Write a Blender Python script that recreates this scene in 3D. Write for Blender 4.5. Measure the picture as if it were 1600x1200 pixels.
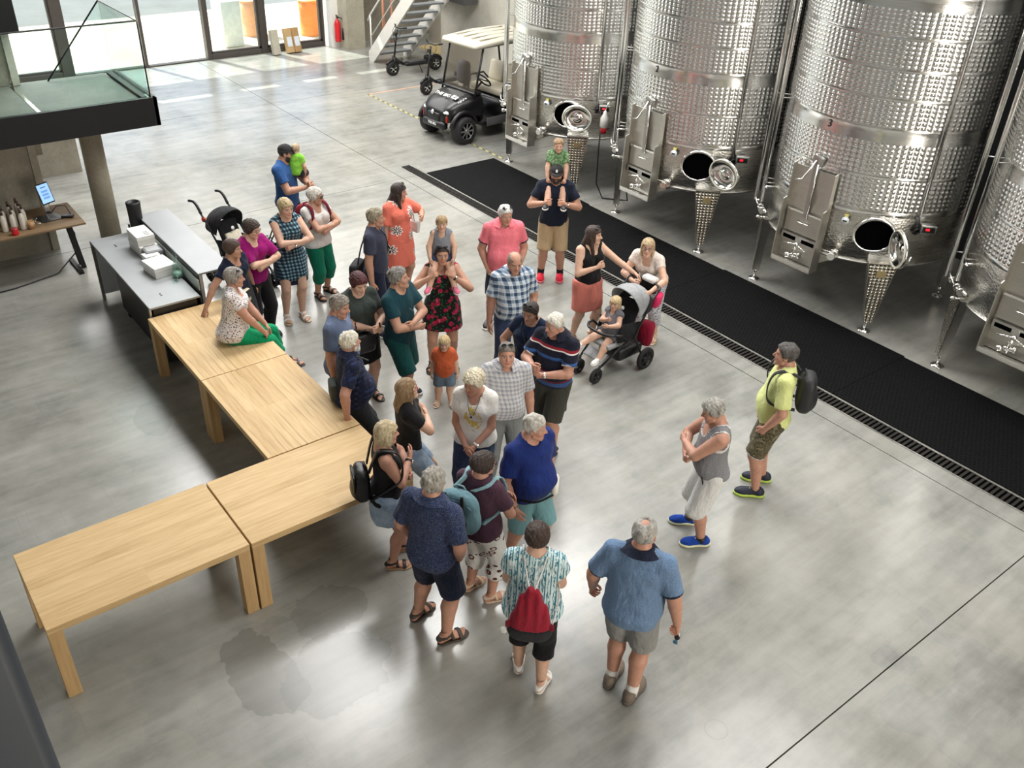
import bpy, bmesh, math, random
import numpy as np
from mathutils import Vector, Matrix, Euler

for o in list(bpy.data.objects):
    bpy.data.objects.remove(o)
SC = bpy.context.scene
COL = SC.collection
R = math.radians
PI = math.pi

# ------------------------------------------------------------------ camera
cam_d = bpy.data.cameras.new('camera')
cam = bpy.data.objects.new('camera', cam_d)
COL.objects.link(cam)
_r = Vector((0.609529, 0.791933, 0.036285))
_u = Vector((-0.449917, 0.307878, 0.838323))
_f = Vector((-0.652724, 0.527308, -0.543965))
cam.matrix_world = Matrix(((_r.x, _u.x, -_f.x, 0), (_r.y, _u.y, -_f.y, 0), (_r.z, _u.z, -_f.z, 6.0), (0, 0, 0, 1)))
cam_d.sensor_width = 36
cam_d.lens = 31.928
cam_d.clip_start = 0.05
cam_d.clip_end = 300
SC.camera = cam

# ------------------------------------------------------------------ world, sun, assumed area lamps, an added fill lamp
w = bpy.data.worlds.new('sky')
SC.world = w
w.use_nodes = True
_bg = w.node_tree.nodes['Background']
_bg.inputs[0].default_value = (0.60, 0.73, 1.0, 1)
_bg.inputs[1].default_value = 3.0

def light(name, kind, loc, direction, energy, color=(1, 1, 1), size=None, angle=None, spread=None):
    d = bpy.data.lights.new(name, kind)
    d.energy = energy
    d.color = color
    if size:
        d.shape = 'RECTANGLE'
        d.size, d.size_y = size
    if angle is not None:
        d.angle = angle
    if spread is not None:
        d.spread = spread
    o = bpy.data.objects.new(name, d)
    COL.objects.link(o)
    o.location = loc
    o.rotation_euler = Vector(direction).to_track_quat('-Z', 'Y').to_euler()
    return o

light('sun', 'SUN', (-40, 0, 30), (0.60, 0.20, -0.80), 18.0, (1.0, 0.95, 0.86), angle=R(0.5))
# assumed area lamp before the solid far gable, for daylight from that end
light('assumed_gable_lamp', 'AREA', (-23.3, 6.0, 7.2), (1.0, 0.06, -0.30), 2000, (1.0, 0.99, 0.97), size=(18, 4.2))
# assumed area lamps under the solid ceiling, light the floor from above
for lx, le in ((-18.5, 1150), (-11.5, 1300), (-5.0, 600), (1.0, 330)):
    light('assumed_overhead_lamp', 'AREA', (lx, 8.2, 9.3), (0, 0, -1), le, (1.0, 0.99, 0.97), size=(3.0, 7.5))
# added fill lamp high behind the gallery, brightens faces turned to the camera
light('gallery_fill_light', 'AREA', (-5.0, -4.3, 7.6), (-0.1, 1.0, -0.62), 170, (1.0, 0.99, 0.97), size=(15, 2.2))
# assumed warm area lamp before the solid end wall, right of the view
light('assumed_end_lamp', 'AREA', (7.7, 4.6, 3.9), (-1, 0.1, -0.06), 900, (1.0, 0.92, 0.80), size=(3.2, 5.6))

vs = SC.view_settings
vs.view_transform = 'Standard'
vs.look = 'None'
vs.exposure = -0.05
vs.gamma = 1.0
vs.use_curve_mapping = False
try:
    SC.cycles.use_denoising = True
    SC.cycles.max_bounces = 8
    SC.cycles.caustics_reflective = False
    SC.cycles.caustics_refractive = False
    SC.cycles.sample_clamp_indirect = 6.0
except Exception:
    pass

# ------------------------------------------------------------------ materials
MATS = {}

def new_mat(name):
    m = bpy.data.materials.new(name)
    m.use_nodes = True
    return m, m.node_tree, m.node_tree.nodes['Principled BSDF']

def srgb(r, g, b):
    f = lambda c: (c / 255 / 12.92) if c <= 10.3 else ((c / 255 + 0.055) / 1.055) ** 2.4
    return (f(r), f(g), f(b), 1)

class NT:
    """tiny node-tree writer"""
    def __init__(s, nt): s.nt = nt
    def n(s, typ, ins=None, **kw):
        x = s.nt.nodes.new(typ)
        for k, v in kw.items(): setattr(x, k, v)
        for k, v in (ins or {}).items():
            if isinstance(v, bpy.types.NodeSocket): s.nt.links.new(v, x.inputs[k])
            else: x.inputs[k].default_value = v
        return x
    def math(s, op, a, b=0.0, c=None):
        x = s.nt.nodes.new('ShaderNodeMath'); x.operation = op
        for i, v in enumerate((a, b) if c is None else (a, b, c)):
            if isinstance(v, bpy.types.NodeSocket): s.nt.links.new(v, x.inputs[i])
            else: x.inputs[i].default_value = v
        return x.outputs[0]
    def mix(s, f, a, b, typ='MIX'):
        x = s.nt.nodes.new('ShaderNodeMix'); x.data_type = 'RGBA'; x.blend_type = typ
        for i, v in ((0, f), (6, a), (7, b)):
            if isinstance(v, bpy.types.NodeSocket): s.nt.links.new(v, x.inputs[i])
            else: x.inputs[i].default_value = v
        return x.outputs[2]
    def ramp(s, f, stops, interp='LINEAR'):
        x = s.nt.nodes.new('ShaderNodeValToRGB'); cr = x.color_ramp; cr.interpolation = interp
        while len(cr.elements) < len(stops): cr.elements.new(0.5)
        for e, (p, c) in zip(cr.elements, stops):
            e.position = p; e.color = c if len(c) == 4 else (*c, 1)
        s.nt.links.new(f, x.inputs[0]); return x.outputs[0]
    def noise(s, vec, scale, detail=3, rough=0.55, out=0):
        x = s.n('ShaderNodeTexNoise', {'Scale': scale, 'Detail': detail, 'Roughness': rough})
        if vec is not None: s.nt.links.new(vec, x.inputs['Vector'])
        return x.outputs[out]
    def bump(s, h, strength, dist, bsdf):
        x = s.n('ShaderNodeBump', {'Strength': strength, 'Distance': dist, 'Height': h})
        s.nt.links.new(x.outputs[0], bsdf.inputs['Normal'])
    def link(s, a, b): s.nt.links.new(a, b)
    def obj(s): return s.n('ShaderNodeTexCoord').outputs['Object']
    def pos(s): return s.n('ShaderNodeNewGeometry').outputs['Position']
    def vmap(s, vec, scale=(1, 1, 1), rot=(0, 0, 0), loc=(0, 0, 0)):
        return s.n('ShaderNodeMapping', {'Vector': vec, 'Scale': scale, 'Rotation': rot, 'Location': loc}).outputs[0]
    def xyz(s, vec):
        x = s.n('ShaderNodeSeparateXYZ', {0: vec}); return x.outputs[0], x.outputs[1], x.outputs[2]

def mat(name, col, rough=0.5, metal=0.0, var=0.08, vscale=9.0, bump=0.0, bscale=60.0, spec=0.5, sheen=0.0, emit=0.0, coat=0.0):
    """plain material with a little mottling and relief"""
    if name in MATS: return MATS[name]
    m, nt, b = new_mat(name)
    t = NT(nt)
    c = col if len(col) == 4 else (*col, 1)
    if var:
        nz = t.noise(t.obj(), vscale, 3)
        lo = tuple(max(0, x * (1 - var)) for x in c[:3]); hi = tuple(min(1, x * (1 + var)) for x in c[:3])
        t.link(t.ramp(nz, [(0.3, lo), (0.7, hi)]), b.inputs['Base Color'])
    else:
        b.inputs['Base Color'].default_value = c
    b.inputs['Roughness'].default_value = rough
    b.inputs['Metallic'].default_value = metal
    b.inputs['Specular IOR Level'].default_value = spec
    if sheen: b.inputs['Sheen Weight'].default_value = sheen
    if coat: b.inputs['Coat Weight'].default_value = coat
    if bump: t.bump(t.noise(t.obj(), bscale, 4), bump, 0.01, b)
    if emit:
        b.inputs['Emission Color'].default_value = c
        b.inputs['Emission Strength'].default_value = emit
    MATS[name] = m
    return m

def m_floor():
    m, nt, b = new_mat('polished_concrete'); t = NT(nt); p = t.pos()
    big = t.noise(p, 0.35, 5, 0.62); mid = t.noise(p, 1.6, 6, 0.68); fin = t.noise(p, 14, 4, 0.6)
    streak = t.noise(t.vmap(p, (5.5, 0.8, 1), (0, 0, R(24))), 1.3, 4, 0.6)
    v = t.math('ADD', t.math('MULTIPLY', big, 0.46), t.math('ADD', t.math('MULTIPLY', mid, 0.30), t.math('MULTIPLY', streak, 0.24)))
    c = t.ramp(v, [(0.36, srgb(104, 104, 99)), (0.48, srgb(138, 138, 132)), (0.62, srgb(162, 161, 155))])
    c = t.mix(t.math('MULTIPLY', t.math('GREATER_THAN', fin, 0.68), 0.03), c, srgb(205, 204, 198))
    scr = t.noise(t.vmap(p, (0.7, 34, 1), (0, 0, R(4))), 1.0, 5, 0.75); c = t.mix(t.math('MULTIPLY', t.math('GREATER_THAN', scr, 0.63), 0.16), c, srgb(96, 95, 90))
    scr2 = t.noise(t.vmap(p, (22, 0.9, 1), (0, 0, R(38))), 1.0, 4, 0.7); c = t.mix(t.math('MULTIPLY', t.math('GREATER_THAN', scr2, 0.66), 0.05), c, srgb(206, 205, 200))
    warm = t.noise(p, 0.55, 3); c = t.mix(t.math('MULTIPLY', t.math('GREATER_THAN', warm, 0.5), 0.10), c, srgb(176, 168, 150))
    # worn scuffs and a few old spills, with outlines of their own
    vo = t.n('ShaderNodeTexVoronoi', {'Vector': t.mix(0.12, p, t.n('ShaderNodeTexNoise', {'Vector': p, 'Scale': 3.0}).outputs['Color']), 'Scale': 0.9})
    sc = t.math('LESS_THAN', vo.outputs['Distance'], 0.055)
    c = t.mix(t.math('MULTIPLY', t.math('MULTIPLY', sc, t.math('GREATER_THAN', t.noise(p, 0.8, 2), 0.58)), 0.30), c, srgb(88, 87, 82))
    x, y, z = t.xyz(p)
    wob = t.math('MULTIPLY', t.math('SUBTRACT', t.noise(p, 3.2, 3), 0.5), 0.42)
    for sx, sy, rx, ry, k in ((-4.95, 1.55, 0.55, 0.30, 0.45), (-4.62, 2.05, 0.45, 0.55, 0.38), (-5.25, 2.3, 0.35, 0.4, 0.3), (-8.9, 2.05, 0.42, 0.22, 0.4)):
        dx = t.math('DIVIDE', t.math('SUBTRACT', x, sx), rx); dy = t.math('DIVIDE', t.math('SUBTRACT', y, sy), ry)
        d = t.math('SQRT', t.math('ADD', t.math('MULTIPLY', dx, dx), t.math('MULTIPLY', dy, dy)))
        c = t.mix(t.math('MULTIPLY', t.math('LESS_THAN', t.math('ADD', d, t.math('MULTIPLY', wob, 2.2)), 0.85), k), c, srgb(104, 103, 98))
    # ring left by a cask at the right
    dx = t.math('SUBTRACT', x, -2.42); dy = t.math('SUBTRACT', y, 4.13)
    d = t.math('SQRT', t.math('ADD', t.math('MULTIPLY', dx, dx), t.math('MULTIPLY', dy, dy)))
    ring = t.math('LESS_THAN', t.math('ABSOLUTE', t.math('SUBTRACT', d, 0.088)), 0.006)
    c = t.mix(t.math('MULTIPLY', ring, 0.3), c, srgb(110, 108, 100))
    t.link(c, b.inputs['Base Color'])
    rg = t.math('ADD', t.math('MULTIPLY', big, 0.20), 0.14)
    t.link(rg, b.inputs['Roughness'])
    b.inputs['Specular IOR Level'].default_value = 0.6
    b.inputs['Coat Weight'].default_value = 0.28; b.inputs['Coat Roughness'].default_value = 0.20
    t.bump(t.math('ADD', mid, t.math('MULTIPLY', fin, 0.3)), 0.06, 0.02, b)
    MATS['floor'] = m; return m

def m_steel(name='brushed_steel', rough=0.20, col=(0.90, 0.90, 0.88), fine=False):
    if name in MATS: return MATS[name]
    m, nt, b = new_mat(name); t = NT(nt); o = t.obj()
    nz = t.noise(t.vmap(o, (1, 1, 26)), 5, 4, 0.6)
    t.link(t.ramp(nz, [(0.3, tuple(c * 0.86 for c in col)), (0.7, tuple(min(1, c * 1.08) for c in col))]), b.inputs['Base Color'])
    t.link(t.math('ADD', t.math('MULTIPLY', nz, 0.16), rough - 0.08), b.inputs['Roughness'])
    b.inputs['Metallic'].default_value = 1.0
    if fine:   # small rolled dapple of the lower shell
        vo = t.n('ShaderNodeTexVoronoi', {'Vector': o, 'Scale': 38.0})
        t.bump(vo.outputs['Distance'], 0.35, 0.01, b)
    else:
        t.bump(nz, 0.08, 0.004, b)
    MATS[name] = m; return m

def m_wood(name, c0, c1, axis=0, scale=1.0, cath=0.0, rough=0.42):
    """oak: long grain along an axis; cath adds cathedral figure"""
    if name in MATS: return MATS[name]
    m, nt, b = new_mat(name); t = NT(nt); o = t.obj()
    sc = [16 * scale] * 3; sc[axis] = 1.0 * scale
    g = t.noise(t.vmap(o, tuple(sc)), 2.4, 6, 0.65)
    sc2 = [70 * scale] * 3; sc2[axis] = 3.0 * scale
    g2 = t.noise(t.vmap(o, tuple(sc2)), 2.0, 3, 0.6)
    lane = [9.1] * 3; lane[axis] = 0.01
    pl = t.n('ShaderNodeTexWhiteNoise', {'Vector': t.n('ShaderNodeVectorMath', {0: t.vmap(o, tuple(lane))}, operation='FLOOR').outputs[0]}).outputs[0]
    v = t.math('ADD', t.math('MULTIPLY', g, 0.62), t.math('ADD', t.math('MULTIPLY', g2, 0.24), t.math('MULTIPLY', pl, 0.16)))
    c = t.ramp(v, [(0.33, c0), (0.66, c1)])
    if cath:
        wv = t.n('ShaderNodeTexWave', {'Vector': t.vmap(o, (1.0, 5.5, 1.0) if axis == 0 else (5.5, 1.0, 1.0)), 'Scale': 0.9, 'Distortion': 11.0, 'Detail': 3.0, 'Detail Scale': 0.45, 'Detail Roughness': 0.6}, wave_type='RINGS')
        c = t.mix(t.math('MULTIPLY', t.math('MULTIPLY', t.math('POWER', wv.outputs['Fac'], 9.0), t.ramp(t.noise(o, 1.3, 2), [(0.42, (0, 0, 0)), (0.6, (1, 1, 1))])), cath), c, tuple(x * 0.55 for x in c0[:3]) + (1,))
    t.link(c, b.inputs['Base Color'])
    b.inputs['Roughness'].default_value = rough + 0.16; b.inputs['Specular IOR Level'].default_value = 0.25
    t.bump(g2, 0.1, 0.004, b)
    MATS[name] = m; return m

def m_concrete(name, c0, c1, scale=1.2, rough=0.75):
    if name in MATS: return MATS[name]
    m, nt, b = new_mat(name); t = NT(nt); p = t.pos()
    v = t.math('ADD', t.math('MULTIPLY', t.noise(p, scale, 6, 0.65), 0.75), t.math('MULTIPLY', t.noise(p, 22, 3), 0.25))
    t.link(t.ramp(v, [(0.32, c0), (0.68, c1)]), b.inputs['Base Color'])
    b.inputs['Roughness'].default_value = rough
    t.bump(v, 0.15, 0.02, b)
    MATS[name] = m; return m

def m_glass(name='clear_glass', tint=(0.93, 0.985, 0.97), alpha=0.12, rough=0.02):
    """thin pane: mostly see-through, a little mirror"""
    if name in MATS: return MATS[name]
    m = bpy.data.materials.new(name); m.use_nodes = True; nt = m.node_tree; t = NT(nt)
    nt.nodes.remove(nt.nodes['Principled BSDF']); out = nt.nodes['Material Output']
    tr = t.n('ShaderNodeBsdfTransparent', {0: (*tint, 1)}); gl = t.n('ShaderNodeBsdfGlossy', {0: (1, 1, 1, 1), 'Roughness': rough})
    fr = t.n('ShaderNodeFresnel', {'IOR': 1.45})
    mx = t.n('ShaderNodeMixShader', {0: t.math('MULTIPLY', fr.outputs[0], 0.45), 1: tr.outputs[0], 2: gl.outputs[0]})
    t.link(mx.outputs[0], out.inputs[0])
    MATS[name] = m; return m

# ------------------------------------------------------------------ mesh helpers
class MB:
    """collects shapes, then links them as ONE mesh object"""
    def __init__(s): s.v = []; s.f = []; s.sm = []; s.mi = []; s.cur = 0
    def add(s, verts, faces, smooth=False):
        k = len(s.v); s.v += [tuple(p) for p in verts]
        s.f += [tuple(i + k for i in f) for f in faces]; s.sm += [smooth] * len(faces); s.mi += [s.cur] * len(faces); return s
    def box(s, c, size, rot=None, taper=1.0):
        x, y, z = (a / 2 for a in size)
        P = [Vector((sx * x * (taper if sz < 0 else 1), sy * y * (taper if sz < 0 else 1), sz * z)) for sz in (-1, 1) for sy in (-1, 1) for sx in (-1, 1)]
        if rot is not None:
            M = rot if isinstance(rot, Matrix) else Euler(rot).to_matrix(); P = [M @ p for p in P]
        return s.add([p + Vector(c) for p in P], [(0, 2, 3, 1), (4, 5, 7, 6), (0, 1, 5, 4), (2, 6, 7, 3), (0, 4, 6, 2), (1, 3, 7, 5)])
    def span(s, lo, hi): return s.box([(a + b) / 2 for a, b in zip(lo, hi)], [abs(b - a) for a, b in zip(lo, hi)])
    def rbox(s, c, size, r=0.01, rot=None, seg=2):
        bm = bmesh.new(); bmesh.ops.create_cube(bm, size=1)
        for v in bm.verts: v.co = Vector((v.co.x * size[0], v.co.y * size[1], v.co.z * size[2]))
        bmesh.ops.bevel(bm, geom=list(bm.edges), offset=min(r, min(size) * 0.45), segments=seg, affect='EDGES', profile=0.5)
        M = (rot if isinstance(rot, Matrix) else Euler(rot).to_matrix()) if rot is not None else Matrix.Identity(3)
        bm.verts.index_update(); s.add([M @ v.co + Vector(c) for v in bm.verts], [[v.index for v in f.verts] for f in bm.faces], True); bm.free(); return s
    def cyl(s, a, b, r0, r1=None, n=16, cap=True, smooth=True):
        a, b = Vector(a), Vector(b); r1 = r0 if r1 is None else r1
        d = (b - a).normalized(); q = d.orthogonal().normalized(); e = d.cross(q); k = len(s.v)
        ring = lambda c, r: [c + (q * math.cos(2 * PI * i / n) + e * math.sin(2 * PI * i / n)) * r for i in range(n)]
        s.add(ring(a, r0) + ring(b, r1), [(i, (i + 1) % n, n + (i + 1) % n, n + i) for i in range(n)], smooth)
        if cap:
            s.f += [tuple(k + i for i in reversed(range(n))), tuple(k + n + i for i in range(n))]; s.sm += [False] * 2; s.mi += [s.cur] * 2
        return s
    def tube(s, pts, r, n=8, closed=False, cap=True):
        P = [Vector(p) for p in pts]; m = len(P); rr = r if isinstance(r, (list, tuple)) else [r] * m; V = []; q = None
        for i in range(m):
            if closed: d = P[(i + 1) % m] - P[i - 1]
            else: d = P[min(i + 1, m - 1)] - P[max(i - 1, 0)]
            d.normalize()
            q = d.orthogonal().normalized() if q is None else (q - d * q.dot(d)).normalized()
            e = d.cross(q)
            V += [P[i] + (q * math.cos(2 * PI * j / n) + e * math.sin(2 * PI * j / n)) * rr[i] for j in range(n)]
        F = []
        for i in range(m if closed else m - 1):
            a, b = i * n, ((i + 1) % m) * n
            F += [(a + j, a + (j + 1) % n, b + (j + 1) % n, b + j) for j in range(n)]
        if cap and not closed: F += [tuple(reversed(range(n))), tuple((m - 1) * n + j for j in range(n))]
        return s.add(V, F, True)
    def lathe(s, prof, c=(0, 0, 0), axis=(0, 0, 1), n=24, smooth=True, cap=True, scl=(1, 1)):
        d = Vector(axis).normalized(); q = Vector((1, 0, 0)) if abs(d.z) > 0.9 else d.orthogonal().normalized(); e = d.cross(q); c = Vector(c); V = []
        for r, h in prof: V += [c + d * h + (q * math.cos(2 * PI * j / n) * scl[0] + e * math.sin(2 * PI * j / n) * scl[1]) * r for j in range(n)]
        F = [(i * n + j, i * n + (j + 1) % n, (i + 1) * n + (j + 1) % n, (i + 1) * n + j) for i in range(len(prof) - 1) for j in range(n)]
        s.add(V, F, smooth)
        if cap:
            k = len(s.v) - len(V)
            for base, rev in ((0, True), ((len(prof) - 1) * n, False)):
                ids = [k + base + j for j in range(n)]; s.f.append(tuple(reversed(ids)) if rev else tuple(ids)); s.sm.append(False); s.mi.append(s.cur)
        return s
    def prism(s, poly, d, smooth=False):
        """polygon (3-D points) pushed along vector d"""
        n = len(poly); P = [Vector(p) for p in poly]; d = Vector(d)
        return s.add(P + [p + d for p in P], [tuple(reversed(range(n))), tuple(range(n, 2 * n))] + [(i, (i + 1) % n, n + (i + 1) % n, n + i) for i in range(n)], smooth)
    def torus(s, c, R_, r, axis=(0, 0, 1), n=28, m=8, scl=(1, 1)):
        d = Vector(axis).normalized(); q = Vector((1, 0, 0)) if abs(d.z) > 0.9 else d.orthogonal().normalized(); e = d.cross(q); c = Vector(c)
        return s.tube([c + q * math.cos(2 * PI * i / n) * R_ * scl[0] + e * math.sin(2 * PI * i / n) * R_ * scl[1] for i in range(n)], r, m, closed=True)
    def ball(s, c, r, n=14, m=9):
        rx, ry, rz = (r, r, r) if not isinstance(r, (tuple, list)) else r; V = []; F = []
        for i in range(m + 1):
            a = PI * i / m
            V += [(c[0] + rx * math.sin(a) * math.cos(2 * PI * j / n), c[1] + ry * math.sin(a) * math.sin(2 * PI * j / n), c[2] + rz * math.cos(a)) for j in range(n)]
        for i in range(m): F += [(i * n + j, (i + 1) * n + j, (i + 1) * n + (j + 1) % n, i * n + (j + 1) % n) for j in range(n)]
        return s.add(V, F, True)
    def xform(s, M): s.v = [tuple(M @ Vector(p)) for p in s.v]; return s
    def mesh(s, name):
        me = bpy.data.meshes.new(name); me.from_pydata(s.v, [], s.f); me.polygons.foreach_set('use_smooth', s.sm); me.polygons.foreach_set('material_index', s.mi); me.update(); return me
    def build(s, name, m, parent=None, bevel=0.0, loc=None, rot=None):
        me = s.mesh(name)
        for mm in (m if isinstance(m, (list, tuple)) else [m]): me.materials.append(mm)
        o = bpy.data.objects.new(name, me); COL.objects.link(o)
        if parent: o.parent = parent
        if loc is not None: o.location = loc
        if rot is not None: o.rotation_euler = rot
        if bevel:
            md = o.modifiers.new('bevel', 'BEVEL'); md.width = bevel; md.segments = 2; md.limit_method = 'ANGLE'
        return o

def tag(o, label=None, cat=None, group=None, kind=None):
    if label: o['label'] = label
    if cat: o['category'] = cat
    if group: o['group'] = group
    if kind: o['kind'] = kind
    return o

def empty(name, loc=(0, 0, 0), rz=0.0):
    o = bpy.data.objects.new(name, None); COL.objects.link(o); o.location = loc; o.rotation_euler = (0, 0, rz); o.empty_display_size = 0.1; return o

def copy_tree(o, parent=None):
    c = o.copy(); COL.objects.link(c)
    if parent: c.parent = parent; c.matrix_parent_inverse = Matrix.Identity(4)
    for ch in [x for x in bpy.data.objects if x.parent == o]: copy_tree(ch, c)
    return c

def arc(c, r, a0, a1, n, u=(1, 0, 0), v=(0, 0, 1)):
    c, u, v = Vector(c), Vector(u), Vector(v)
    return [c + u * math.cos(a0 + (a1 - a0) * i / (n - 1)) * r + v * math.sin(a0 + (a1 - a0) * i / (n - 1)) * r for i in range(n)]

def text_mesh(body, size, depth, name, m, parent, M):
    cu = bpy.data.curves.new(name, 'FONT'); cu.body = body; cu.size = size; cu.extrude = depth; cu.align_x = 'CENTER'; cu.align_y = 'CENTER'
    t = bpy.data.objects.new(name + '_tmp', cu); COL.objects.link(t)
    me = bpy.data.meshes.new_from_object(t.evaluated_get(bpy.context.evaluated_depsgraph_get()))
    bpy.data.objects.remove(t); bpy.data.curves.remove(cu)
    me.name = name; me.materials.clear(); me.materials.append(m)
    o = bpy.data.objects.new(name, me); COL.objects.link(o)
    if parent: o.parent = parent
    o.matrix_local = M
    return o

# ------------------------------------------------------------------ the hall
FLOOR = m_floor()
CONC = m_concrete('fair_faced_concrete', srgb(118, 112, 98), srgb(158, 152, 138))
CONC_L = m_concrete('pale_concrete', srgb(170, 165, 152), srgb(205, 201, 190))
WHITE = mat('white_plaster', srgb(222, 220, 214), 0.7, var=0.03)
DARK = mat('dark_steel_paint', srgb(20, 21, 22), 0.55, var=0.1, spec=0.3)
BLACK = mat('black_plastic', srgb(18, 18, 20), 0.42, var=0.15)
RUBBER = mat('black_rubber', srgb(22, 22, 23), 0.7, var=0.15, bump=0.2, bscale=120)
STEEL = m_steel()
POLISH = m_steel('polished_steel', 0.14, (0.86, 0.85, 0.82))
STEELD = m_steel('dull_steel', 0.36, (0.55, 0.54, 0.51))
SHELL = m_steel('dappled_steel_shell', 0.28, (0.70, 0.68, 0.63), fine=True)
FRAME = mat('bronze_window_frame', srgb(74, 68, 64), 0.45, 0.3, var=0.06)
GLASS = m_glass()
GREENGLASS = m_glass('green_edge_glass', (0.90, 0.975, 0.95))
VOID = mat('unlit_interior', (0.002, 0.002, 0.002), 0.9, var=0, spec=0.0)  # black colour stands in for the shade inside hatch, slots and drain

base = MB().span((-23.95, -4.5, -0.2), (8.2, 17.2, -0.03)).build('floor', mat('joint_filler', srgb(58, 56, 52), 0.9, var=0.1))
tag(base, kind='structure')
xc = [-23.95, -19.40, -13.85, -1.97, 8.2]; yc = [-4.5, 8.40, 17.2]; g = 0.006
for i in range(4):
    for j in range(2):
        MB().span((xc[i] + g, yc[j] + g, -0.03), (xc[i + 1] - g, yc[j + 1] - g, 0.0)).build('slab', FLOOR, base)
ext = MB().span((-75, -40, -0.25), (-23.95, 60, -0.04)).build('courtyard_ground', m_concrete('courtyard_paving', srgb(176, 162, 140), srgb(200, 186, 164), 0.6))
tag(ext, kind='structure')
bld = MB().span((-46, -40, -0.04), (-40, 60, 13.5)).build('wall_courtyard', mat('courtyard_render', srgb(200, 205, 215), 0.8, var=0.05))
tag(bld, kind='structure')

def struct(name, lo, hi, m, bevel=0.0): return tag(MB().span(lo, hi).build(name, m, bevel=bevel), kind='structure')
struct('ceiling', (-23.95, -4.5, 9.6), (8.2, 17.2, 9.9), mat('ceiling_paint', srgb(110, 109, 106), 0.8, var=0.03))
struct('wall_right', (8.0, -4.5, 0), (8.2, 17.2, 9.6), mat('wall_end', srgb(120, 110, 96), 0.8, var=0.05))
struct('wall_camera_side', (-23.95, -4.7, 0), (8.2, -4.5, 9.6), mat('wall_side', srgb(150, 152, 150), 0.8, var=0.05))
struct('wall_tanks', (-23.95, 17.2, 0), (8.2, 17.4, 9.6), mat('wall_dark', srgb(70, 68, 64), 0.8, var=0.05))

# far glazed wall, x = -23.8
WX = -23.8
struct('wall_spandrel', (WX - 0.15, 3.4, 2.55), (WX + 0.1, 12.1, 3.85), FRAME)
struct('wall_gable', (WX - 0.15, -4.5, 4.47), (WX + 0.1, 17.2, 9.6), CONC_L)
struct('wall_far_left', (WX - 0.15, -4.5, 0), (WX + 0.1, 3.4, 4.95), CONC)
struct('wall_far_right', (WX - 0.15, 12.75, 0), (WX + 0.1, 17.2, 4.95), CONC)
posts = [3.45, 5.30, 7.13, 8.74, 10.25, 12.02]; pw = [0.10, 0.26, 0.07, 0.10, 0.16, 0.12]
for i in range(5):
    y0, y1 = posts[i] + pw[i] / 2, posts[i + 1] - pw[i + 1] / 2
    wn = tag(empty('window_%d' % (i + 1), (WX, (y0 + y1) / 2, 0)), kind='structure')
    h = (y1 - y0) / 2; deep = i in (0, 3, 4); sill = 0.13 if deep else 0.035
    MB().span((-0.09, -h, 0), (0.09, h, sill)).build('window_sill', FRAME, wn, bevel=0.01)
    MB().span((-0.06, -h, 2.45), (0.06, h, 2.55)).build('head_rail', FRAME, wn)
    for sgn, ww in ((-1, pw[i]), (1, pw[i + 1])):
        MB().span((-0.10, sgn * h, 0), (0.10, sgn * (h + ww / 2), 2.55)).build('window_frame', FRAME, wn)
    if deep:
        for sgn in (-1, 1): MB().span((-0.05, sgn * h, sill), (0.05, sgn * (h - 0.05), 2.45)).build('sash', FRAME, wn)
        MB().span((-0.05, -h, sill), (0.05, h, sill + 0.05)).build('sash', FRAME, wn)
    MB().span((-0.008, -h, sill), (0.008, h, 2.45)).build('pane', GLASS, wn)
    up = tag(empty('window_%d' % (i + 6), (WX, (y0 + y1) / 2, 3.85)), kind='structure')  # assumed upper panes, out of view, sized to shape the sun patches
    MB().span((-0.008, -h, 0), (0.008, h * 0.35, 0.62)).build('pane', GLASS, up)
    MB().span((-0.09, h * 0.35, 0), (0.09, h + 0.12, 0.62)).build('window_frame', FRAME, up)
# white reveal and concrete pier right of the glazing
struct('wall_reveal', (WX - 0.15, 12.1, 0), (WX + 0.35, 12.32, 4.95), WHITE)
struct('pillar_gable', (-23.5, 12.32, 0), (-22.95, 12.85, 9.6), m_concrete('pier_concrete', srgb(150, 144, 126), srgb(186, 180, 162)))
struct('wall_stair', (-20.95, 14.0, 0), (-15.2, 14.25, 3.2), CONC_L)
struct('wall_niche', (-22.9, 14.9, 0), (-20.95, 15.1, 9.6), CONC)
struct('wall_niche_side', (-20.95, 14.25, 0), (-20.75, 15.1, 3.2), CONC_L)
tag(MB().box((-20.1, 13.75, 1.95), (1.7, 0.4, 0.6)).build('air_duct', mat('duct_grey', srgb(84, 84, 84), 0.5), bevel=0.01), 'grey sheet metal duct hanging above the stair', 'duct')

# drain channel and rubber matting along the tanks
dr = tag(empty('floor_drain', (-14.4, 8.66, 0)), 'long dark floor drain channel beside the black mat', 'drain')
MB().span((0, 0.0, 0.0005), (18.6, 0.022, 0.006)).build('frame_rail', STEELD, dr)
MB().span((0, 0.215, 0.0005), (18.6, 0.237, 0.006)).build('frame_rail', STEELD, dr)
MB().span((0, 0.022, 0.0005), (18.6, 0.215, 0.001)).build('channel_bed', VOID, dr)
sl = MB()
for k in range(320): sl.box((0.03 + k * 0.058, 0.1185, 0.004), (0.030, 0.193, 0.005))
tag(sl.build('grate_bars', mat('grate_iron', srgb(52, 50, 47), 0.5, 0.6, var=0.1), dr), kind='stuff')

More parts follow.
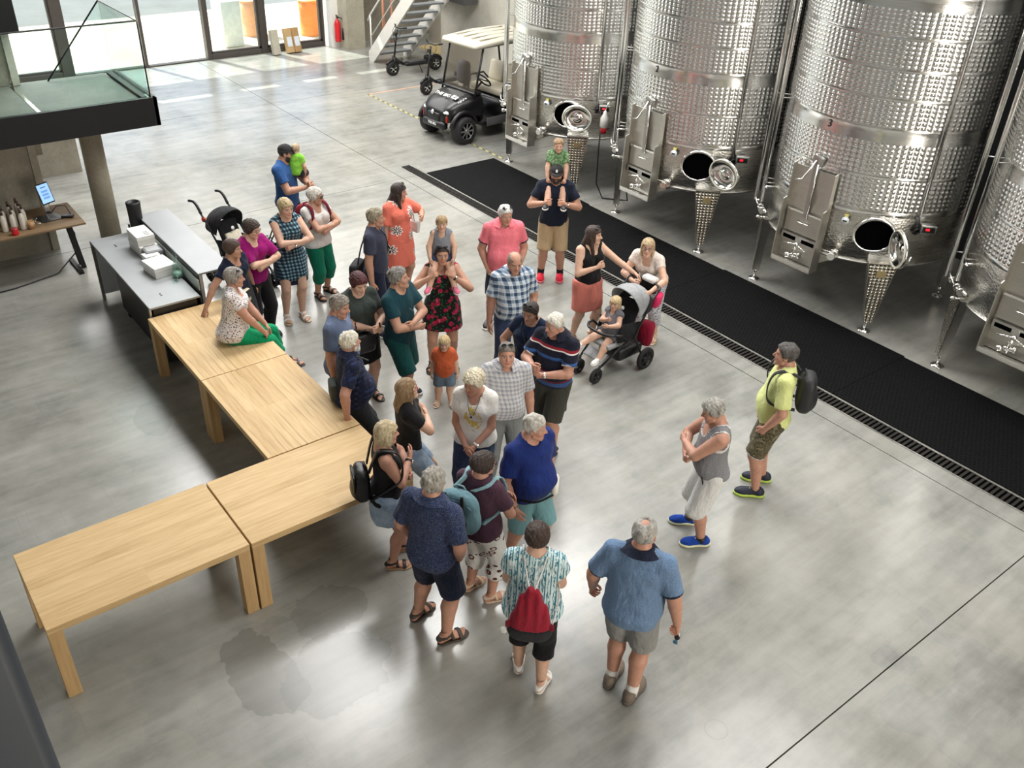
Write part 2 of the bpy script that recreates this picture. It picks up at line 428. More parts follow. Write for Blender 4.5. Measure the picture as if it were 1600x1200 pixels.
def m_mat():
    m, nt, b = new_mat('holed_rubber'); t = NT(nt); x, y, z = t.xyz(t.obj())
    P = 0.052
    row = t.math('FLOOR', t.math('DIVIDE', y, P))
    fx = t.math('SUBTRACT', t.math('FRACT', t.math('ADD', t.math('DIVIDE', x, P), t.math('MULTIPLY', row, 0.5))), 0.5)
    fy = t.math('SUBTRACT', t.math('FRACT', t.math('DIVIDE', y, P)), 0.5)
    d = t.math('SQRT', t.math('ADD', t.math('MULTIPLY', fx, fx), t.math('MULTIPLY', fy, fy)))
    c = t.ramp(d, [(0.22, (0.002, 0.002, 0.002)), (0.32, srgb(10, 10, 11)), (0.42, srgb(24, 24, 25)), (0.5, srgb(8, 8, 9))])
    nz = t.noise(t.obj(), 1.1, 4)
    c = t.mix(t.math('MULTIPLY', nz, 0.35), c, srgb(8, 8, 9), 'MIX')
    t.link(c, b.inputs['Base Color']); b.inputs['Roughness'].default_value = 0.75; b.inputs['Specular IOR Level'].default_value = 0.10
    t.bump(t.math('MULTIPLY', t.math('MINIMUM', d, 0.40), 2.2), 0.9, 0.012, b)
    return m
MATM = m_mat()
mat_x = [-13.84, -11.02, -7.9, -4.8, -1.7, 1.4]
mt = tag(empty('rubber_mat', (0, 0, 0)), 'long black holed rubber matting in front of the steel tanks', 'mat')
for k in range(5):
    MB().span((mat_x[k] + (0.004 if k else 0), 8.915 + 0.0 * k, 0.001), (mat_x[k + 1], 10.47 - (0.03 if k % 2 else 0), 0.016)).build('mat_section', MATM, mt, bevel=0.004)

# yellow and black floor tape round the parking bay
tp = tag(empty('floor_tape', (0, 0, 0)), 'striped yellow and black warning tape on the floor', 'tape')
def m_tape():
    m, nt, b = new_mat('warning_tape'); t = NT(nt); x, y, z = t.xyz(t.pos())
    k = t.math('FRACT', t.math('MULTIPLY', t.math('ADD', x, y), 4.6))
    t.link(t.mix(t.math('GREATER_THAN', k, 0.5), srgb(186, 178, 108), srgb(92, 90, 76)), b.inputs['Base Color']); b.inputs['Roughness'].default_value = 0.6
    return m
TAPE = m_tape()
MB().span((-19.0, 10.60, 0.0), (-13.75, 10.65, 0.0015)).build('tape_strip', TAPE, tp)
MB().span((-19.0, 10.65, 0.0), (-18.95, 12.6, 0.0015)).build('tape_strip', mat('worn_tape', srgb(196, 150, 120), 0.6), tp)

# ------------------------------------------------------------------ stair landing at the left, with column, concrete walls and glass balustrade
LZ = 2.27
ld = tag(empty('stair_landing', (-13.07, 3.92, LZ)), 'dark edged concrete stair landing with glass balustrade', 'landing')
MB().span((-1.70, -6.5, -0.33), (0, 0, -0.03)).build('slab', CONC, ld)
MB().span((-0.04, -6.5, -0.36), (0.03, 0.04, 0.03)).build('edge_fascia', DARK, ld)
MB().span((-1.70, -0.0, -0.36), (0.03, 0.05, 0.03)).build('edge_fascia', DARK, ld)
MB().span((-1.72, -6.5, -0.03), (-0.05, -1.47, -0.004)).build('floor_panel', m_concrete('landing_screed', srgb(96, 98, 92), srgb(124, 126, 119)), ld)
MB().span((-1.72, -1.42, -0.03), (-0.05, -0.14, -0.004)).build('floor_panel', MATS['landing_screed'], ld)
MB().span((-1.6, -1.47, -0.006), (-0.05, -1.42, 0.002)).build('joint_strip', POLISH, ld)
MB().span((-1.6, -0.13, -0.004), (-0.05, -0.05, 0.035)).build('glass_channel', DARK, ld, bevel=0.006)
MB().span((-0.035, -6.5, 0.03), (-0.02, -0.01, 1.02)).build('glass_panel', GREENGLASS, ld)
MB().span((-1.62, -0.055, 0.03), (-0.03, -0.04, 1.02)).build('glass_panel', GREENGLASS, ld)
MB().tube([(-0.027, -6.5, 1.03), (-0.027, -0.03, 1.03), (-1.60, -0.047, 1.03), (-1.62, -0.95, 0.0)], 0.012, 8).build('handrail', DARK, ld)
MB().cyl((-0.02, -0.02, 0.0), (-0.02, -0.02, 1.02), 0.010).build('glass_edge_post', DARK, ld)
MB().prism([(-1.62, -0.06, 0.02), (-1.62, -0.06, 1.0), (-1.62, -0.94, 0.02)], (0.012, 0, 0)).build('glass_panel', GREENGLASS, ld)
for k in range(2, 10):
    MB().span((-2.6, -0.15 - k * 0.27, -0.03 - (k + 1) * 0.21), (-1.75, -0.42 - k * 0.27, -0.03 - k * 0.21 - 0.02)).build('tread', CONC, ld)
struct('wall_under_stair', (-17.5, -4.5, 0.0), (-17.2, 3.7, 0.95), CONC)
col = tag(MB().lathe([(0.155, 0), (0.155, LZ - 0.33)], (-14.12, 3.24, 0), n=32).build('pillar_landing', m_concrete('column_concrete', srgb(122, 114, 98), srgb(160, 152, 134))), kind='structure')
struct('wall_landing', (-14.3, -4.5, 0), (-14.05, 2.36, LZ - 0.33), CONC)
struct('wall_landing_edge', (-14.3, 2.36, 0), (-14.02, 2.46, LZ - 0.33), m_concrete('wall_edge_concrete', srgb(138, 132, 116), srgb(168, 162, 148)))
struct('wall_upper_left', (-15.1, -4.5, LZ), (-14.70, 2.50, 3.02), CONC)
struct('wall_upper_edge', (-15.1, 2.50, LZ), (-14.66, 2.60, 3.02), CONC_L)
struct('wall_upper_soffit', (-15.6, -4.5, 3.02), (-14.5, 2.72, 5.2), DARK)

# ------------------------------------------------------------------ steel stair behind the scooters
st = tag(empty('steel_stair', (-21.6, 12.25, 0)), 'white painted steel stair with open treads behind the scooters', 'stair')
STW = mat('stair_white_paint', srgb(214, 210, 202), 0.5, var=0.05)
run, rise = 3.0, 2.75
for yy in (0.0, 1.05):
    MB().prism([(-0.12, yy, 0.0), (0.10, yy, 0.0), (run + 0.1, yy, rise), (run - 0.12, yy, rise + 0.22), (-0.12, yy, 0.24)], (0, 0.045, 0)).build('stringer', STW, st)
for k in range(11):
    MB().box((0.15 + k * run / 11.5, 0.54, 0.22 + k * rise / 11.5), (0.25, 1.02, 0.035)).build('tread', mat('tread_grating', srgb(150, 154, 156), 0.5, 0.4, var=0.1), st)
MB().tube([(0.0, 0.02, 0.15), (0.0, 0.02, 1.15)], 0.022).build('rail_post', STW, st)
MB().tube([(1.5, 0.02, 1.5), (1.5, 0.02, 2.5)], 0.022).build('rail_post', STW, st)
MB().tube([(-0.12, 0.02, 1.0), (0.0, 0.02, 1.15), (run, 0.02, rise + 1.1)], 0.024).build('handrail', STW, st)
MB().tube([(0.0, 0.02, 0.62), (run, 0.02, rise + 0.58)], 0.017).build('mid_rail', STW, st)
tag(MB().span((-22.35, 14.2, 0.0), (-20.97, 14.85, 0.04)).build('timber_pallet', m_wood('pallet_timber', srgb(160, 140, 100), srgb(190, 170, 126), 0)), 'pale timber board lying under the steel stair', 'board')
for k, (yy, hh) in enumerate(((13.35, 1.5), (13.62, 1.3))):
    b_ = MB(); b_.tube([(-22.75, yy - 0.06, 0.02), (-22.78, yy - 0.02, 0.5), (-22.8, yy, hh)], 0.03, 8).tube([(-22.75, yy + 0.06, 0.02), (-22.78, yy + 0.02, 0.5), (-22.8, yy, hh)], 0.03, 8)
    tag(b_.build('hanging_hose', mat('hose_copper', srgb(176, 120, 92), 0.5), None), ('longer' if k == 0 else 'shorter') + ' copper coloured hose hanging between pier and stair', 'hose', 'hoses by the stair')

# ------------------------------------------------------------------ by the windows: extinguisher, cartons, barrels outside
fe = tag(empty('fire_extinguisher', (-23.28, 12.20, 0.18)), 'red fire extinguisher with black hose on the white reveal', 'extinguisher')
REDP = mat('extinguisher_red', srgb(196, 24, 34), 0.35, var=0.03)
MB().lathe([(0.02, 0), (0.075, 0.0), (0.08, 0.03), (0.08, 0.46), (0.06, 0.53), (0.025, 0.57), (0.025, 0.62)], n=20).build('cylinder', REDP, fe)
MB().box((0.02, 0, 0.65), (0.13, 0.03, 0.03), (0, 0.3, 0)).box((0, 0, 0.62), (0.05, 0.04, 0.04)).build('valve_handle', BLACK, fe)
MB().tube([(0, 0.03, 0.62), (0.05, 0.12, 0.6), (0.08, 0.15, 0.45), (0.09, 0.13, 0.3)], 0.014).cyl((0.09, 0.13, 0.34), (0.09, 0.12, 0.06), 0.035, 0.045).build('hose_horn', BLACK, fe)
KRAFT = mat('kraft_card', srgb(176, 146, 104), 0.75)
for k, (yy, lean, m_, lb) in enumerate(((10.42, 0.16, mat('grey_card', srgb(170, 164, 148), 0.7), 'tall grey card carton leaning on the window frame'), (10.82, 0.24, KRAFT, 'brown kraft carton with pale label leaning by the window'), (11.03, 0.24, mat('kraft_card_dark', srgb(160, 126, 84), 0.75), 'brown kraft carton with grey label standing next to the first'))):
    c_ = tag(empty('carton', (-23.42, yy, 0.0)), lb, 'carton', 'cartons by the window')
    c_.rotation_euler = (0, -lean, 0.1)
    MB().span((-0.03, -0.10, 0.005), (0.10, 0.10, 0.62)).build('box_body', m_, c_, bevel=0.006)
    if k: MB().span((0.1005, -0.07, 0.16), (0.104, 0.07, 0.4)).build('paper_label', mat('label_paper%d' % k, srgb(196, 204, 214), 0.6), c_)
for k, (bx, by, m_, lb) in enumerate(((-25.3, 12.4, mat('orange_drum', srgb(232, 138, 70), 0.5), 'orange drum standing in the sun outside the window'), (-26.0, 10.95, mat('terracotta_drum', srgb(214, 160, 120), 0.6), 'pale terracotta drum outside behind the window post'))):
    d_ = tag(empty('drum', (bx, by, -0.04)), lb, 'drum', 'drums in the courtyard')
    MB().lathe([(0.30, 0), (0.31, 0.02), (0.29, 0.06), (0.30, 0.3), (0.285, 0.34), (0.30, 0.38), (0.29, 0.6), (0.30, 0.66), (0.31, 0.92), (0.28, 0.93)], n=28).build('barrel_body', m_, d_)
    MB().lathe([(0.31, 0.90), (0.325, 0.93), (0.31, 0.96), (0.02, 0.965)], n=28).build('lid', m_, d_)
tag(MB().rbox((-25.2, 9.9, 0.55), (0.7, 0.55, 1.18), 0.03).build('white_cabinet', mat('cabinet_white', srgb(235, 235, 232), 0.5)), 'white cabinet standing in the sun outside the door', 'cabinet')

# ------------------------------------------------------------------ steel tanks
TX = [-12.6, -9.56, -6.5, -3.47]; TY = 11.57; TR = 1.32
def build_jacket():
    """dimpled cooling jacket: real dents pressed into the sheet, plain bands and welded seams"""
    A0, A1 = R(-115), R(125); nd = 76; nu = nd * 5
    bands = [(1.69, 2.14, 7), (2.14, 2.59, 7), (2.74, 3.10, 6), (3.10, 3.44, 6), (3.44, 3.80, 6), (3.80, 4.12, 6), (4.25, 4.7, 7), (4.7, 5.15, 7)]
    zs = []; amp = []
    zs += [1.64, 1.66, 1.675]; amp += [(0, 0.0), (0, 0.004), (0, 0.004)]
    for (a, b, n) in bands:
        if zs[-1] < a - 0.02:
            zs += [zs[-1] + 0.012, (zs[-1] + a) / 2, a - 0.012]; amp += [(0, 0.0)] * 3
        zs.append(a); amp.append((0, 0.004))
        zs.append(a + 0.012); amp.append((0, 0.0))
        for k in range(n * 5):
            t = (k + 0.5) / (n * 5); z = a + 0.02 + (b - a - 0.04) * t
            v = 0.5 - 0.5 * math.cos(2 * PI * (t * n)); zs.append(z); amp.append((v, 0.0))
        zs.append(b - 0.012); amp.append((0, 0.0))
    zs += [5.16, 5.9]; amp += [(0, 0.004), (0, 0)]
    th = np.linspace(A0, A1, nu + 1); u = 0.5 - 0.5 * np.cos(2 * PI * (np.arange(nu + 1) / 5.0))
    Z = np.array(zs); D = np.array([a[0] for a in amp]); S = np.array([a[1] for a in amp])
    du = np.clip((D[:, None] * u[None, :] - 0.28) / 0.72, 0, 1); du = du * du * (3 - 2 * du)
    rr = TR + 0.004 + S[:, None] + 0.0115 * du - 0.0015 * (np.arange(nu + 1) % 5 == 0)[None, :] * (D[:, None] > 0)
    X = rr * np.sin(th)[None, :]; Y = -rr * np.cos(th)[None, :]; ZZ = np.repeat(Z[:, None], nu + 1, 1)
    V = np.stack([X, Y, ZZ], -1).reshape(-1, 3); nz_ = len(zs); w_ = nu + 1
    i, j = np.meshgrid(np.arange(nz_ - 1), np.arange(nu), indexing='ij'); a = (i * w_ + j).ravel()
    F = np.stack([a, a + 1, a + w_ + 1, a + w_], -1)
    me = bpy.data.meshes.new('cooling_jacket'); me.from_pydata(V.tolist(), [], F.tolist()); me.polygons.foreach_set('use_smooth', [True] * len(F)); me.materials.append(STEEL); me.update()
    return me
jacket_me = build_jacket()

def m_leg():
    m, nt, b = new_mat('dimpled_leg_steel'); t = NT(nt)
    b.inputs['Base Color'].default_value = (0.60, 0.56, 0.47, 1); b.inputs['Metallic'].default_value = 1; b.inputs['Roughness'].default_value = 0.2
    return m
LEGM = m_leg()

def leg_mesh():
    """tapering box leg with dimpled face, adjustable foot; local: face towards -Y, foot at origin"""
    mb = MB(); w0, w1, h0, h1, dp = 0.055, 0.19, 0.16, 1.02, 0.10
    mb.prism([(-w0, -dp * .4, h0), (w0, -dp * .4, h0), (w1, -dp * .4, h1), (-w1, -dp * .4, h1)], (0, dp, 0))
    return mb
def leg_face():
    n, m = 7, 22; V = []; F = []
    k = 4
    for j in range(m * k + 1):
        t = j / (m * k); w_ = 0.05 + (0.182 - 0.05) * t; z = 0.165 + 0.85 * t
        for i in range(n * k + 1):
            s = i / (n * k); x = (s * 2 - 1) * w_
            ux = 0.5 - 0.5 * math.cos(2 * PI * (x / 0.052)); uz = 0.5 - 0.5 * math.cos(2 * PI * (z / 0.045))
            e = min(1, 8 * min(s, 1 - s)) ; V.append((x, -0.043 - 0.002 + 0.015 * (1 - ux) * (1 - uz) * e, z))
    q = n * k + 1
    for j in range(m * k):
        for i in range(n * k): F.append((j * q + i, j * q + i + 1, (j + 1) * q + i + 1, (j + 1) * q + i))
    return MB().add(V, F, True)

def build_tank():
    t = empty('steel_tank', (0, 0, 0))
    # shell: dapped lower course, plain back, dished bottom
    MB().lathe([(0.05, 0.80), (0.7, 0.86), (1.15, 0.93), (1.29, 0.955), (TR, 0.985), (TR, 1.63), (TR - 0.004, 1.65), (TR - 0.012, 5.95), (0.9, 6.25), (0.2, 6.4)], n=96).build('shell', SHELL, t)
    jo = bpy.data.objects.new('cooling_jacket', jacket_me); COL.objects.link(jo); jo.parent = t
    MB().torus((0, 0, 0.985), TR + 0.002, 0.014, n=72, m=6).build('bottom_rim', STEELD, t)
    for a in (-46, 46, 134, 226):
        r_ = 1.35
        o = leg_mesh().build('leg', STEELD, t, loc=(r_ * math.sin(R(a)), -r_ * math.cos(R(a)), 0), rot=(0, 0, R(a)))
        if a < 90: leg_face().build('dimpled_plate', LEGM, o)
        MB().cyl((0, 0.01, 0.02), (0, 0.01, 0.20), 0.022).lathe([(0.085, 0.0), (0.085, 0.012), (0.04, 0.03), (0.025, 0.035)], (0, 0.01, 0)).build('levelling_foot', POLISH, o)
        if a == 46: MB().box((0.0, -0.052, 0.88), (0.12, 0.006, 0.10)).build('rating_plate', mat('brass_plate', srgb(176, 160, 120), 0.4, 0.6), o)
    # manhole with ring, dark opening, and door swung open to the right
    a = R(37.5); n = Vector((math.sin(a), -math.cos(a), 0)); tg = Vector((math.cos(a), math.sin(a), 0)); c = n * (TR - 0.005) + Vector((0, 0, 1.385))
    def ring(mb, cc, d, rx, rz, r, u_=tg, v_=Vector((0, 0, 1)), nn=40, m_=10): mb.tube([cc + u_ * math.cos(2 * PI * k / nn) * rx + v_ * math.sin(2 * PI * k / nn) * rz + d for k in range(nn)], r, m_, closed=True)
    fr_ = MB()
    N = 40
    def loft(mb, cc, prof, u_, v_, nn, dvec, cap_last=False):
        V = []; F = []
        for (sx, sz, dd) in prof: V += [cc + u_ * math.cos(2 * PI * k / nn) * sx + v_ * math.sin(2 * PI * k / nn) * sz + dvec * dd for k in range(nn)]
        for i in range(len(prof) - 1): F += [(i * nn + k, i * nn + (k + 1) % nn, (i + 1) * nn + (k + 1) % nn, (i + 1) * nn + k) for k in range(nn)]
        mb.add(V, F, True)
        if cap_last:
            kk = len(mb.v) - nn; mb.f.append(tuple(kk + k for k in range(nn))); mb.sm.append(True); mb.mi.append(mb.cur)
    loft(fr_, c, [(0.275, 0.245, -0.03), (0.275, 0.245, 0.035), (0.268, 0.238, 0.05), (0.245, 0.215, 0.055), (0.232, 0.202, 0.045), (0.232, 0.202, -0.02)], tg, Vector((0, 0, 1)), N, n)
    fr_.build('manhole_ring', POLISH, t)
    vo = MB(); loft(vo, c, [(0.234, 0.204, 0.028), (0.23, 0.20, 0.027)], tg, Vector((0, 0, 1)), N, n, True); vo.build('manhole_opening', VOID, t)
    # probe pipe and display
    a2 = R(58.5); n2 = Vector((math.sin(a2), -math.cos(a2), 0))
    MB().tube([n2 * (TR + 0.045) + Vector((0, 0, 1.55)), n2 * (TR + 0.045) + Vector((0, 0, 5.9))], 0.022, 10).build('level_pipe', POLISH, t)
    pc = n2 * (TR + 0.05) + Vector((0, 0, 1.5))
    MB().torus(pc + n2 * 0.03, 0.035, 0.012, axis=n2).box(pc, (0.05, 0.05, 0.1)).build('pipe_clamp', BLACK, t)
    a3 = R(63.5); n3 = Vector((math.sin(a3), -math.cos(a3), 0)); dc = n3 * (TR + 0.10) + Vector((0, 0, 1.55)); rz3 = a3
    d_ = MB().rbox((0, 0, 0), (0.19, 0.11, 0.10), 0.006).build('display_housing', STEELD, t, loc=dc, rot=(0, 0, rz3 - 0.35))
    MB().box((0, -0.057, -0.005), (0.15, 0.008, 0.07)).build('display_screen', BLACK, d_)
    MB().box((-0.015, -0.0625, 0.0), (0.05, 0.004, 0.03)).build('red_digits', mat('red_led', (1.0, 0.02, 0.04), 0.4, var=0, emit=0.9), d_)
    # sampling valve left of the manhole, thermometer
    a4 = R(19.5); n4 = Vector((math.sin(a4), -math.cos(a4), 0)); q4 = n4 * TR + Vector((0, 0, 1.07))
    v_ = MB(); v_.cyl(q4, q4 + n4 * 0.09, 0.05).cyl(q4 + n4 * 0.09, q4 + n4 * 0.12, 0.062).cyl(q4 + n4 * 0.12, q4 + n4 * 0.22, 0.038).cyl(q4 + n4 * 0.2, q4 + n4 * 0.24, 0.05)
    v_.tube([q4 + n4 * 0.17 + Vector((0, 0, 0.03)), q4 + n4 * 0.17 + Vector((-0.16, 0, 0.02))], 0.012).build('outlet_valve', POLISH, t)
    a5 = R(21.0); n5 = Vector((math.sin(a5), -math.cos(a5), 0)); q5 = n5 * TR + Vector((0, 0, 1.53))
    g_ = MB(); g_.cyl(q5, q5 + n5 * 0.05, 0.018).lathe([(0.045, 0), (0.05, 0.01), (0.05, 0.035), (0.0, 0.036)], q5 + n5 * 0.045, n5, n=20); gg = g_.build('thermometer', mat('gauge_white', srgb(214, 220, 222), 0.4), t)
    MB().box(q5 + n5 * 0.085, (0.055, 0.005, 0.018), (0, 0, a5)).build('gauge_window', BLACK, gg)
    MB().box(q5 + n5 * 0.03 + Vector((0, 0, 0.06)), (0.05, 0.03, 0.03), (0, 0, a5)).build('gauge_cap', mat('cap_yellow', srgb(216, 204, 120), 0.5), gg)
    # control cabinet: open-fronted chute with side cheeks, sliding plate, spindle and tap
    cx, fy = -0.03, -1.52
    p = empty('x'); bpy.data.objects.remove(p)
    pb = MB().span((cx - 0.31, fy + 0.16, 0.76), (cx + 0.31, fy + 0.175, 2.06)).build('cabinet_back', m_steel('cabinet_steel', 0.40, (0.56, 0.54, 0.49)), t)
    CB = MATS['cabinet_steel']
    for sx in (-1, 1):
        x0 = cx + sx * 0.31
        MB().prism([(x0, fy + 0.17, 2.1), (x0, fy + 0.10, 2.08), (x0, fy + 0.09, 1.62), (x0, fy + 0.02, 1.60), (x0, fy, 0.74), (x0, fy + 0.17, 0.74)], (0.014 * sx, 0, 0)).build('cabinet_cheek', CB, t)
    MB().prism([(cx + 0.20, fy + 0.17, 0.78), (cx + 0.40, fy + 0.30, 0.90), (cx + 0.40, fy + 0.30, 1.46), (cx + 0.20, fy + 0.17, 1.52)], (0.0, 0.2, 0)).build('cabinet_side_box', CB, t)
    MB().span((cx - 0.31, fy, 0.735), (cx + 0.31, fy + 0.17, 0.75)).build('drip_lip', POLISH, t)
    MB().span((cx - 0.31, fy, 0.735), (cx + 0.31, fy + 0.012, 0.80)).build('drip_lip', POLISH, t)
    MB().span((cx - 0.29, fy + 0.13, 1.16), (cx + 0.29, fy + 0.15, 1.46)).build('slide_gate', m_steel('gate_steel', 0.34, (0.50, 0.48, 0.44)), t)
    MB().span((cx - 0.29, fy + 0.115, 1.45), (cx + 0.29, fy + 0.13, 1.475)).build('gate_edge', POLISH, t)
    MB().tube([(cx - 0.08, fy + 0.13, 1.34), (cx - 0.08, fy + 0.09, 1.33), (cx + 0.08, fy + 0.09, 1.33), (cx + 0.08, fy + 0.13, 1.34)], 0.008).build('gate_handle', POLISH, t)
    MB().span((cx - 0.29, fy + 0.10, 1.04), (cx + 0.29, fy + 0.15, 1.14)).build('gate_guide', STEELD, t)
    for k in range(2): MB().span((cx - 0.26 + k * 0.30, fy + 0.095, 1.06), (cx - 0.06 + k * 0.30, fy + 0.10, 1.11)).build('guide_slot', VOID, t)
    MB().span((cx - 0.03, fy + 0.11, 1.42), (cx + 0.02, fy + 0.15, 2.22)).build('spindle_channel', m_steel('channel_steel', 0.4, (0.42, 0.40, 0.37)), t)
    MB().cyl((cx + 0.035, fy + 0.11, 1.40), (cx + 0.035, fy + 0.11, 2.15), 0.010).build('spindle', POLISH, t)
    MB().tube([(cx + 0.0, fy + 0.1, 2.2), (cx - 0.04, fy + 0.04, 2.06), (cx - 0.09, fy + 0.0, 1.94), (cx - 0.17, fy - 0.02, 1.92)], 0.011).build('crank_handle', POLISH, t)
    MB().box((cx, fy + 0.14, 2.2), (0.14, 0.06, 0.10), (0, 0.3, 0)).build('spindle_bracket', STEELD, t)
    hub = MB(); hub.ball((cx + 0.02, fy + 0.03, 1.05), 0.032)
    for ang in (200, 320, 265): hub.tube([(cx + 0.02, fy + 0.03, 1.05), (cx + 0.02 + 0.2 * math.cos(R(ang)), fy + 0.02, 1.05 + 0.2 * math.sin(R(ang)) * (0.4 if ang != 265 else 1.0))], 0.011)
    hub.build('hand_wheel', POLISH, t)
    tp_ = MB(); tp_.cyl((cx - 0.10, fy + 0.08, 0.86), (cx + 0.04, fy + 0.10, 0.88), 0.03).cyl((cx - 0.13, fy + 0.05, 0.84), (cx - 0.08, fy + 0.08, 0.86), 0.04).cyl((cx + 0.03, fy + 0.10, 0.88), (cx + 0.07, fy + 0.1, 0.885), 0.042).tube([(cx - 0.02, fy + 0.08, 0.9), (cx - 0.02, fy + 0.04, 0.98)], 0.01)
    tp_.build('tasting_tap', POLISH, t)
    # risers at the left flank, with valves
    for k, (aa, rr_) in enumerate(((-46, 0.13), (-54, 0.20))):
        a6 = R(aa); n6 = Vector((math.sin(a6), -math.cos(a6), 0)) * (TR + rr_)
        MB().tube([n6 + Vector((0, 0, 1.22 - 0.05 * k)), n6 + Vector((0, 0, 6.1))], 0.032, 12).build('riser_pipe', POLISH, t)
        for zz in (1.5, 2.7, 4.0): MB().tube([n6 + Vector((0, 0, zz)), n6.normalized() * TR + Vector((0, 0, zz))], 0.009, 6).build('pipe_bracket', STEELD, t)
    a7 = R(-44); n7 = Vector((math.sin(a7), -math.cos(a7), 0)); t7 = Vector((math.cos(a7), math.sin(a7), 0))
    vv = MB(); q = n7 * (TR + 0.14) + Vector((0, 0, 1.17))
    vv.tube([q - t7 * 0.16, q + t7 * 0.28 - n7 * 0.04], 0.026, 10).cyl(q + t7 * 0.02, q + t7 * 0.07, 0.048).cyl(q + t7 * 0.15, q + t7 * 0.20, 0.048).cyl(q - t7 * 0.18, q - t7 * 0.15, 0.04)
    vv.tube([q + t7 * 0.05, q + t7 * 0.05 + n7 * 0.06 + Vector((0, 0, 0.05)), q - t7 * 0.1 + n7 * 0.08 + Vector((0, 0, 0.13))], 0.011).tube([q + t7 * 0.18, q + t7 * 0.2 + n7 * 0.07 + Vector((0, 0, 0.06))], 0.011)
    vv.build('valve_manifold', POLISH, t)
    q = n7 * (TR) + t7 * 0.02 + Vector((0, 0, 1.47)); MB().tube([q, q + n7 * 0.12], 0.014).tube([q + n7 * 0.12 - t7 * 0.05, q + n7 * 0.12 + t7 * 0.07], 0.012).build('vent_cock', POLISH, t)
    q = n7 * (TR + 0.0) + t7 * 0.06 + Vector((0, 0, 1.02)); MB().tube([q, q + n7 * 0.14], 0.02).ball(q + n7 * 0.15, 0.035).build('drain_cock', POLISH, t)
    # black cable duct between tanks
    a8 = R(97); n8 = Vector((math.sin(a8), -math.cos(a8), 0)) * (TR + 0.12)
    MB().box(n8 + Vector((0, 0, 3.5)), (0.09, 0.16, 5.0)).build('cable_duct', DARK, t)
    return t

def door_of(t, ang, tilt, off):
    """round manhole door hung on its hinge at the right of the ring; ang = opening angle"""
    a = R(37.5); n = Vector((math.sin(a), -math.cos(a), 0)); tg = Vector((math.cos(a), math.sin(a), 0)); up = Vector((0, 0, 1))
    hinge = n * (TR + 0.07) + tg * 0.27 + Vector((0, 0, 1.36))
    e = tg * math.cos(R(ang)) + n * math.sin(R(ang)); d = n * math.cos(R(ang)) - tg * math.sin(R(ang))     # e: out from hinge, d: face normal
    e2 = (e * math.cos(R(tilt)) - up * math.sin(R(tilt))); v2 = (up * math.cos(R(tilt)) + e * math.sin(R(tilt)))
    cc = n * (TR + off[1]) + tg * off[0] + Vector((0, 0, 1.385 + off[2]))
    mb = MB(); V = []; F = []; N = 40
    prof = [(0.255, 0.225, -0.012), (0.262, 0.232, 0.0), (0.255, 0.225, 0.022), (0.238, 0.208, 0.024), (0.222, 0.192, 0.004), (0.19, 0.165, -0.02), (0.09, 0.08, -0.05), (0.06, 0.055, -0.02), (0.03, 0.03, -0.015)]
    for (sx, sz, dd) in prof: V += [cc + e2 * math.cos(2 * PI * k / N) * sx + v2 * math.sin(2 * PI * k / N) * sz + d * dd for k in range(N)]
    for i in range(len(prof) - 1): F += [(i * N + k, i * N + (k + 1) % N, (i + 1) * N + (k + 1) % N, (i + 1) * N + k) for k in range(N)]
    F += [tuple((len(prof) - 1) * N + k for k in range(N))]
    mb.add(V, F, True)
    o = mb.build('manhole_door', POLISH, t)
    g_ = MB(); g_.tube([cc + e2 * math.cos(2 * PI * k / N) * 0.243 + v2 * math.sin(2 * PI * k / N) * 0.213 + d * 0.027 for k in range(N)], 0.011, 8, closed=True)
    g_.build('door_gasket', mat('pale_gasket', srgb(206, 204, 188), 0.6), o)
    h_ = MB(); h_.tube([hinge - up * 0.10, hinge + up * 0.10], 0.02).tube([hinge, cc - e2 * 0.1 - d * 0.03, cc + e2 * 0.10 - d * 0.035], 0.016).tube([cc + e2 * 0.16 - d * 0.02 - v2 * 0.06, cc + e2 * 0.24 - d * 0.05, cc + e2 * 0.18 - d * 0.08 + v2 * 0.10], 0.012)
    h_.build('door_hinge_arm', STEEL, o)
    return o

t0 = build_tank()
tanks = [t0] + [copy_tree(t0) for _ in range(3)]
TLAB = ['steel wine tank nearest the golf cart, its shiny door facing out', 'steel wine tank marked 2 with its hatch open', 'large steel wine tank marked 3 with its hatch door swung edge-on', 'rightmost steel wine tank, cut off by the picture edge']
for k, t in enumerate(tanks):
    t.location = (TX[k], TY, 0)
    tag(t, TLAB[k], 'tank', 'steel wine tanks')
door_of(tanks[0], -8, 8, (0.20, 0.24, 0.02)); door_of(tanks[1], 30, 20, (0.40, 0.20, -0.02)); door_of(tanks[2], 74, 30, (0.30, 0.26, -0.05)); door_of(tanks[3], 40, 20, (0.40, 0.2, 0.0))
INK = mat('stencil_black', (0.01, 0.01, 0.01), 0.6, var=0)
for k, ch in ((1, '2'), (2, '3')):
    text_mesh(ch, 0.13, 0.002, 'number', INK, tanks[k], Matrix.Translation((-0.02, -TR - 0.012, 2.665)) @ Matrix.Rotation(PI / 2, 4, 'X'))
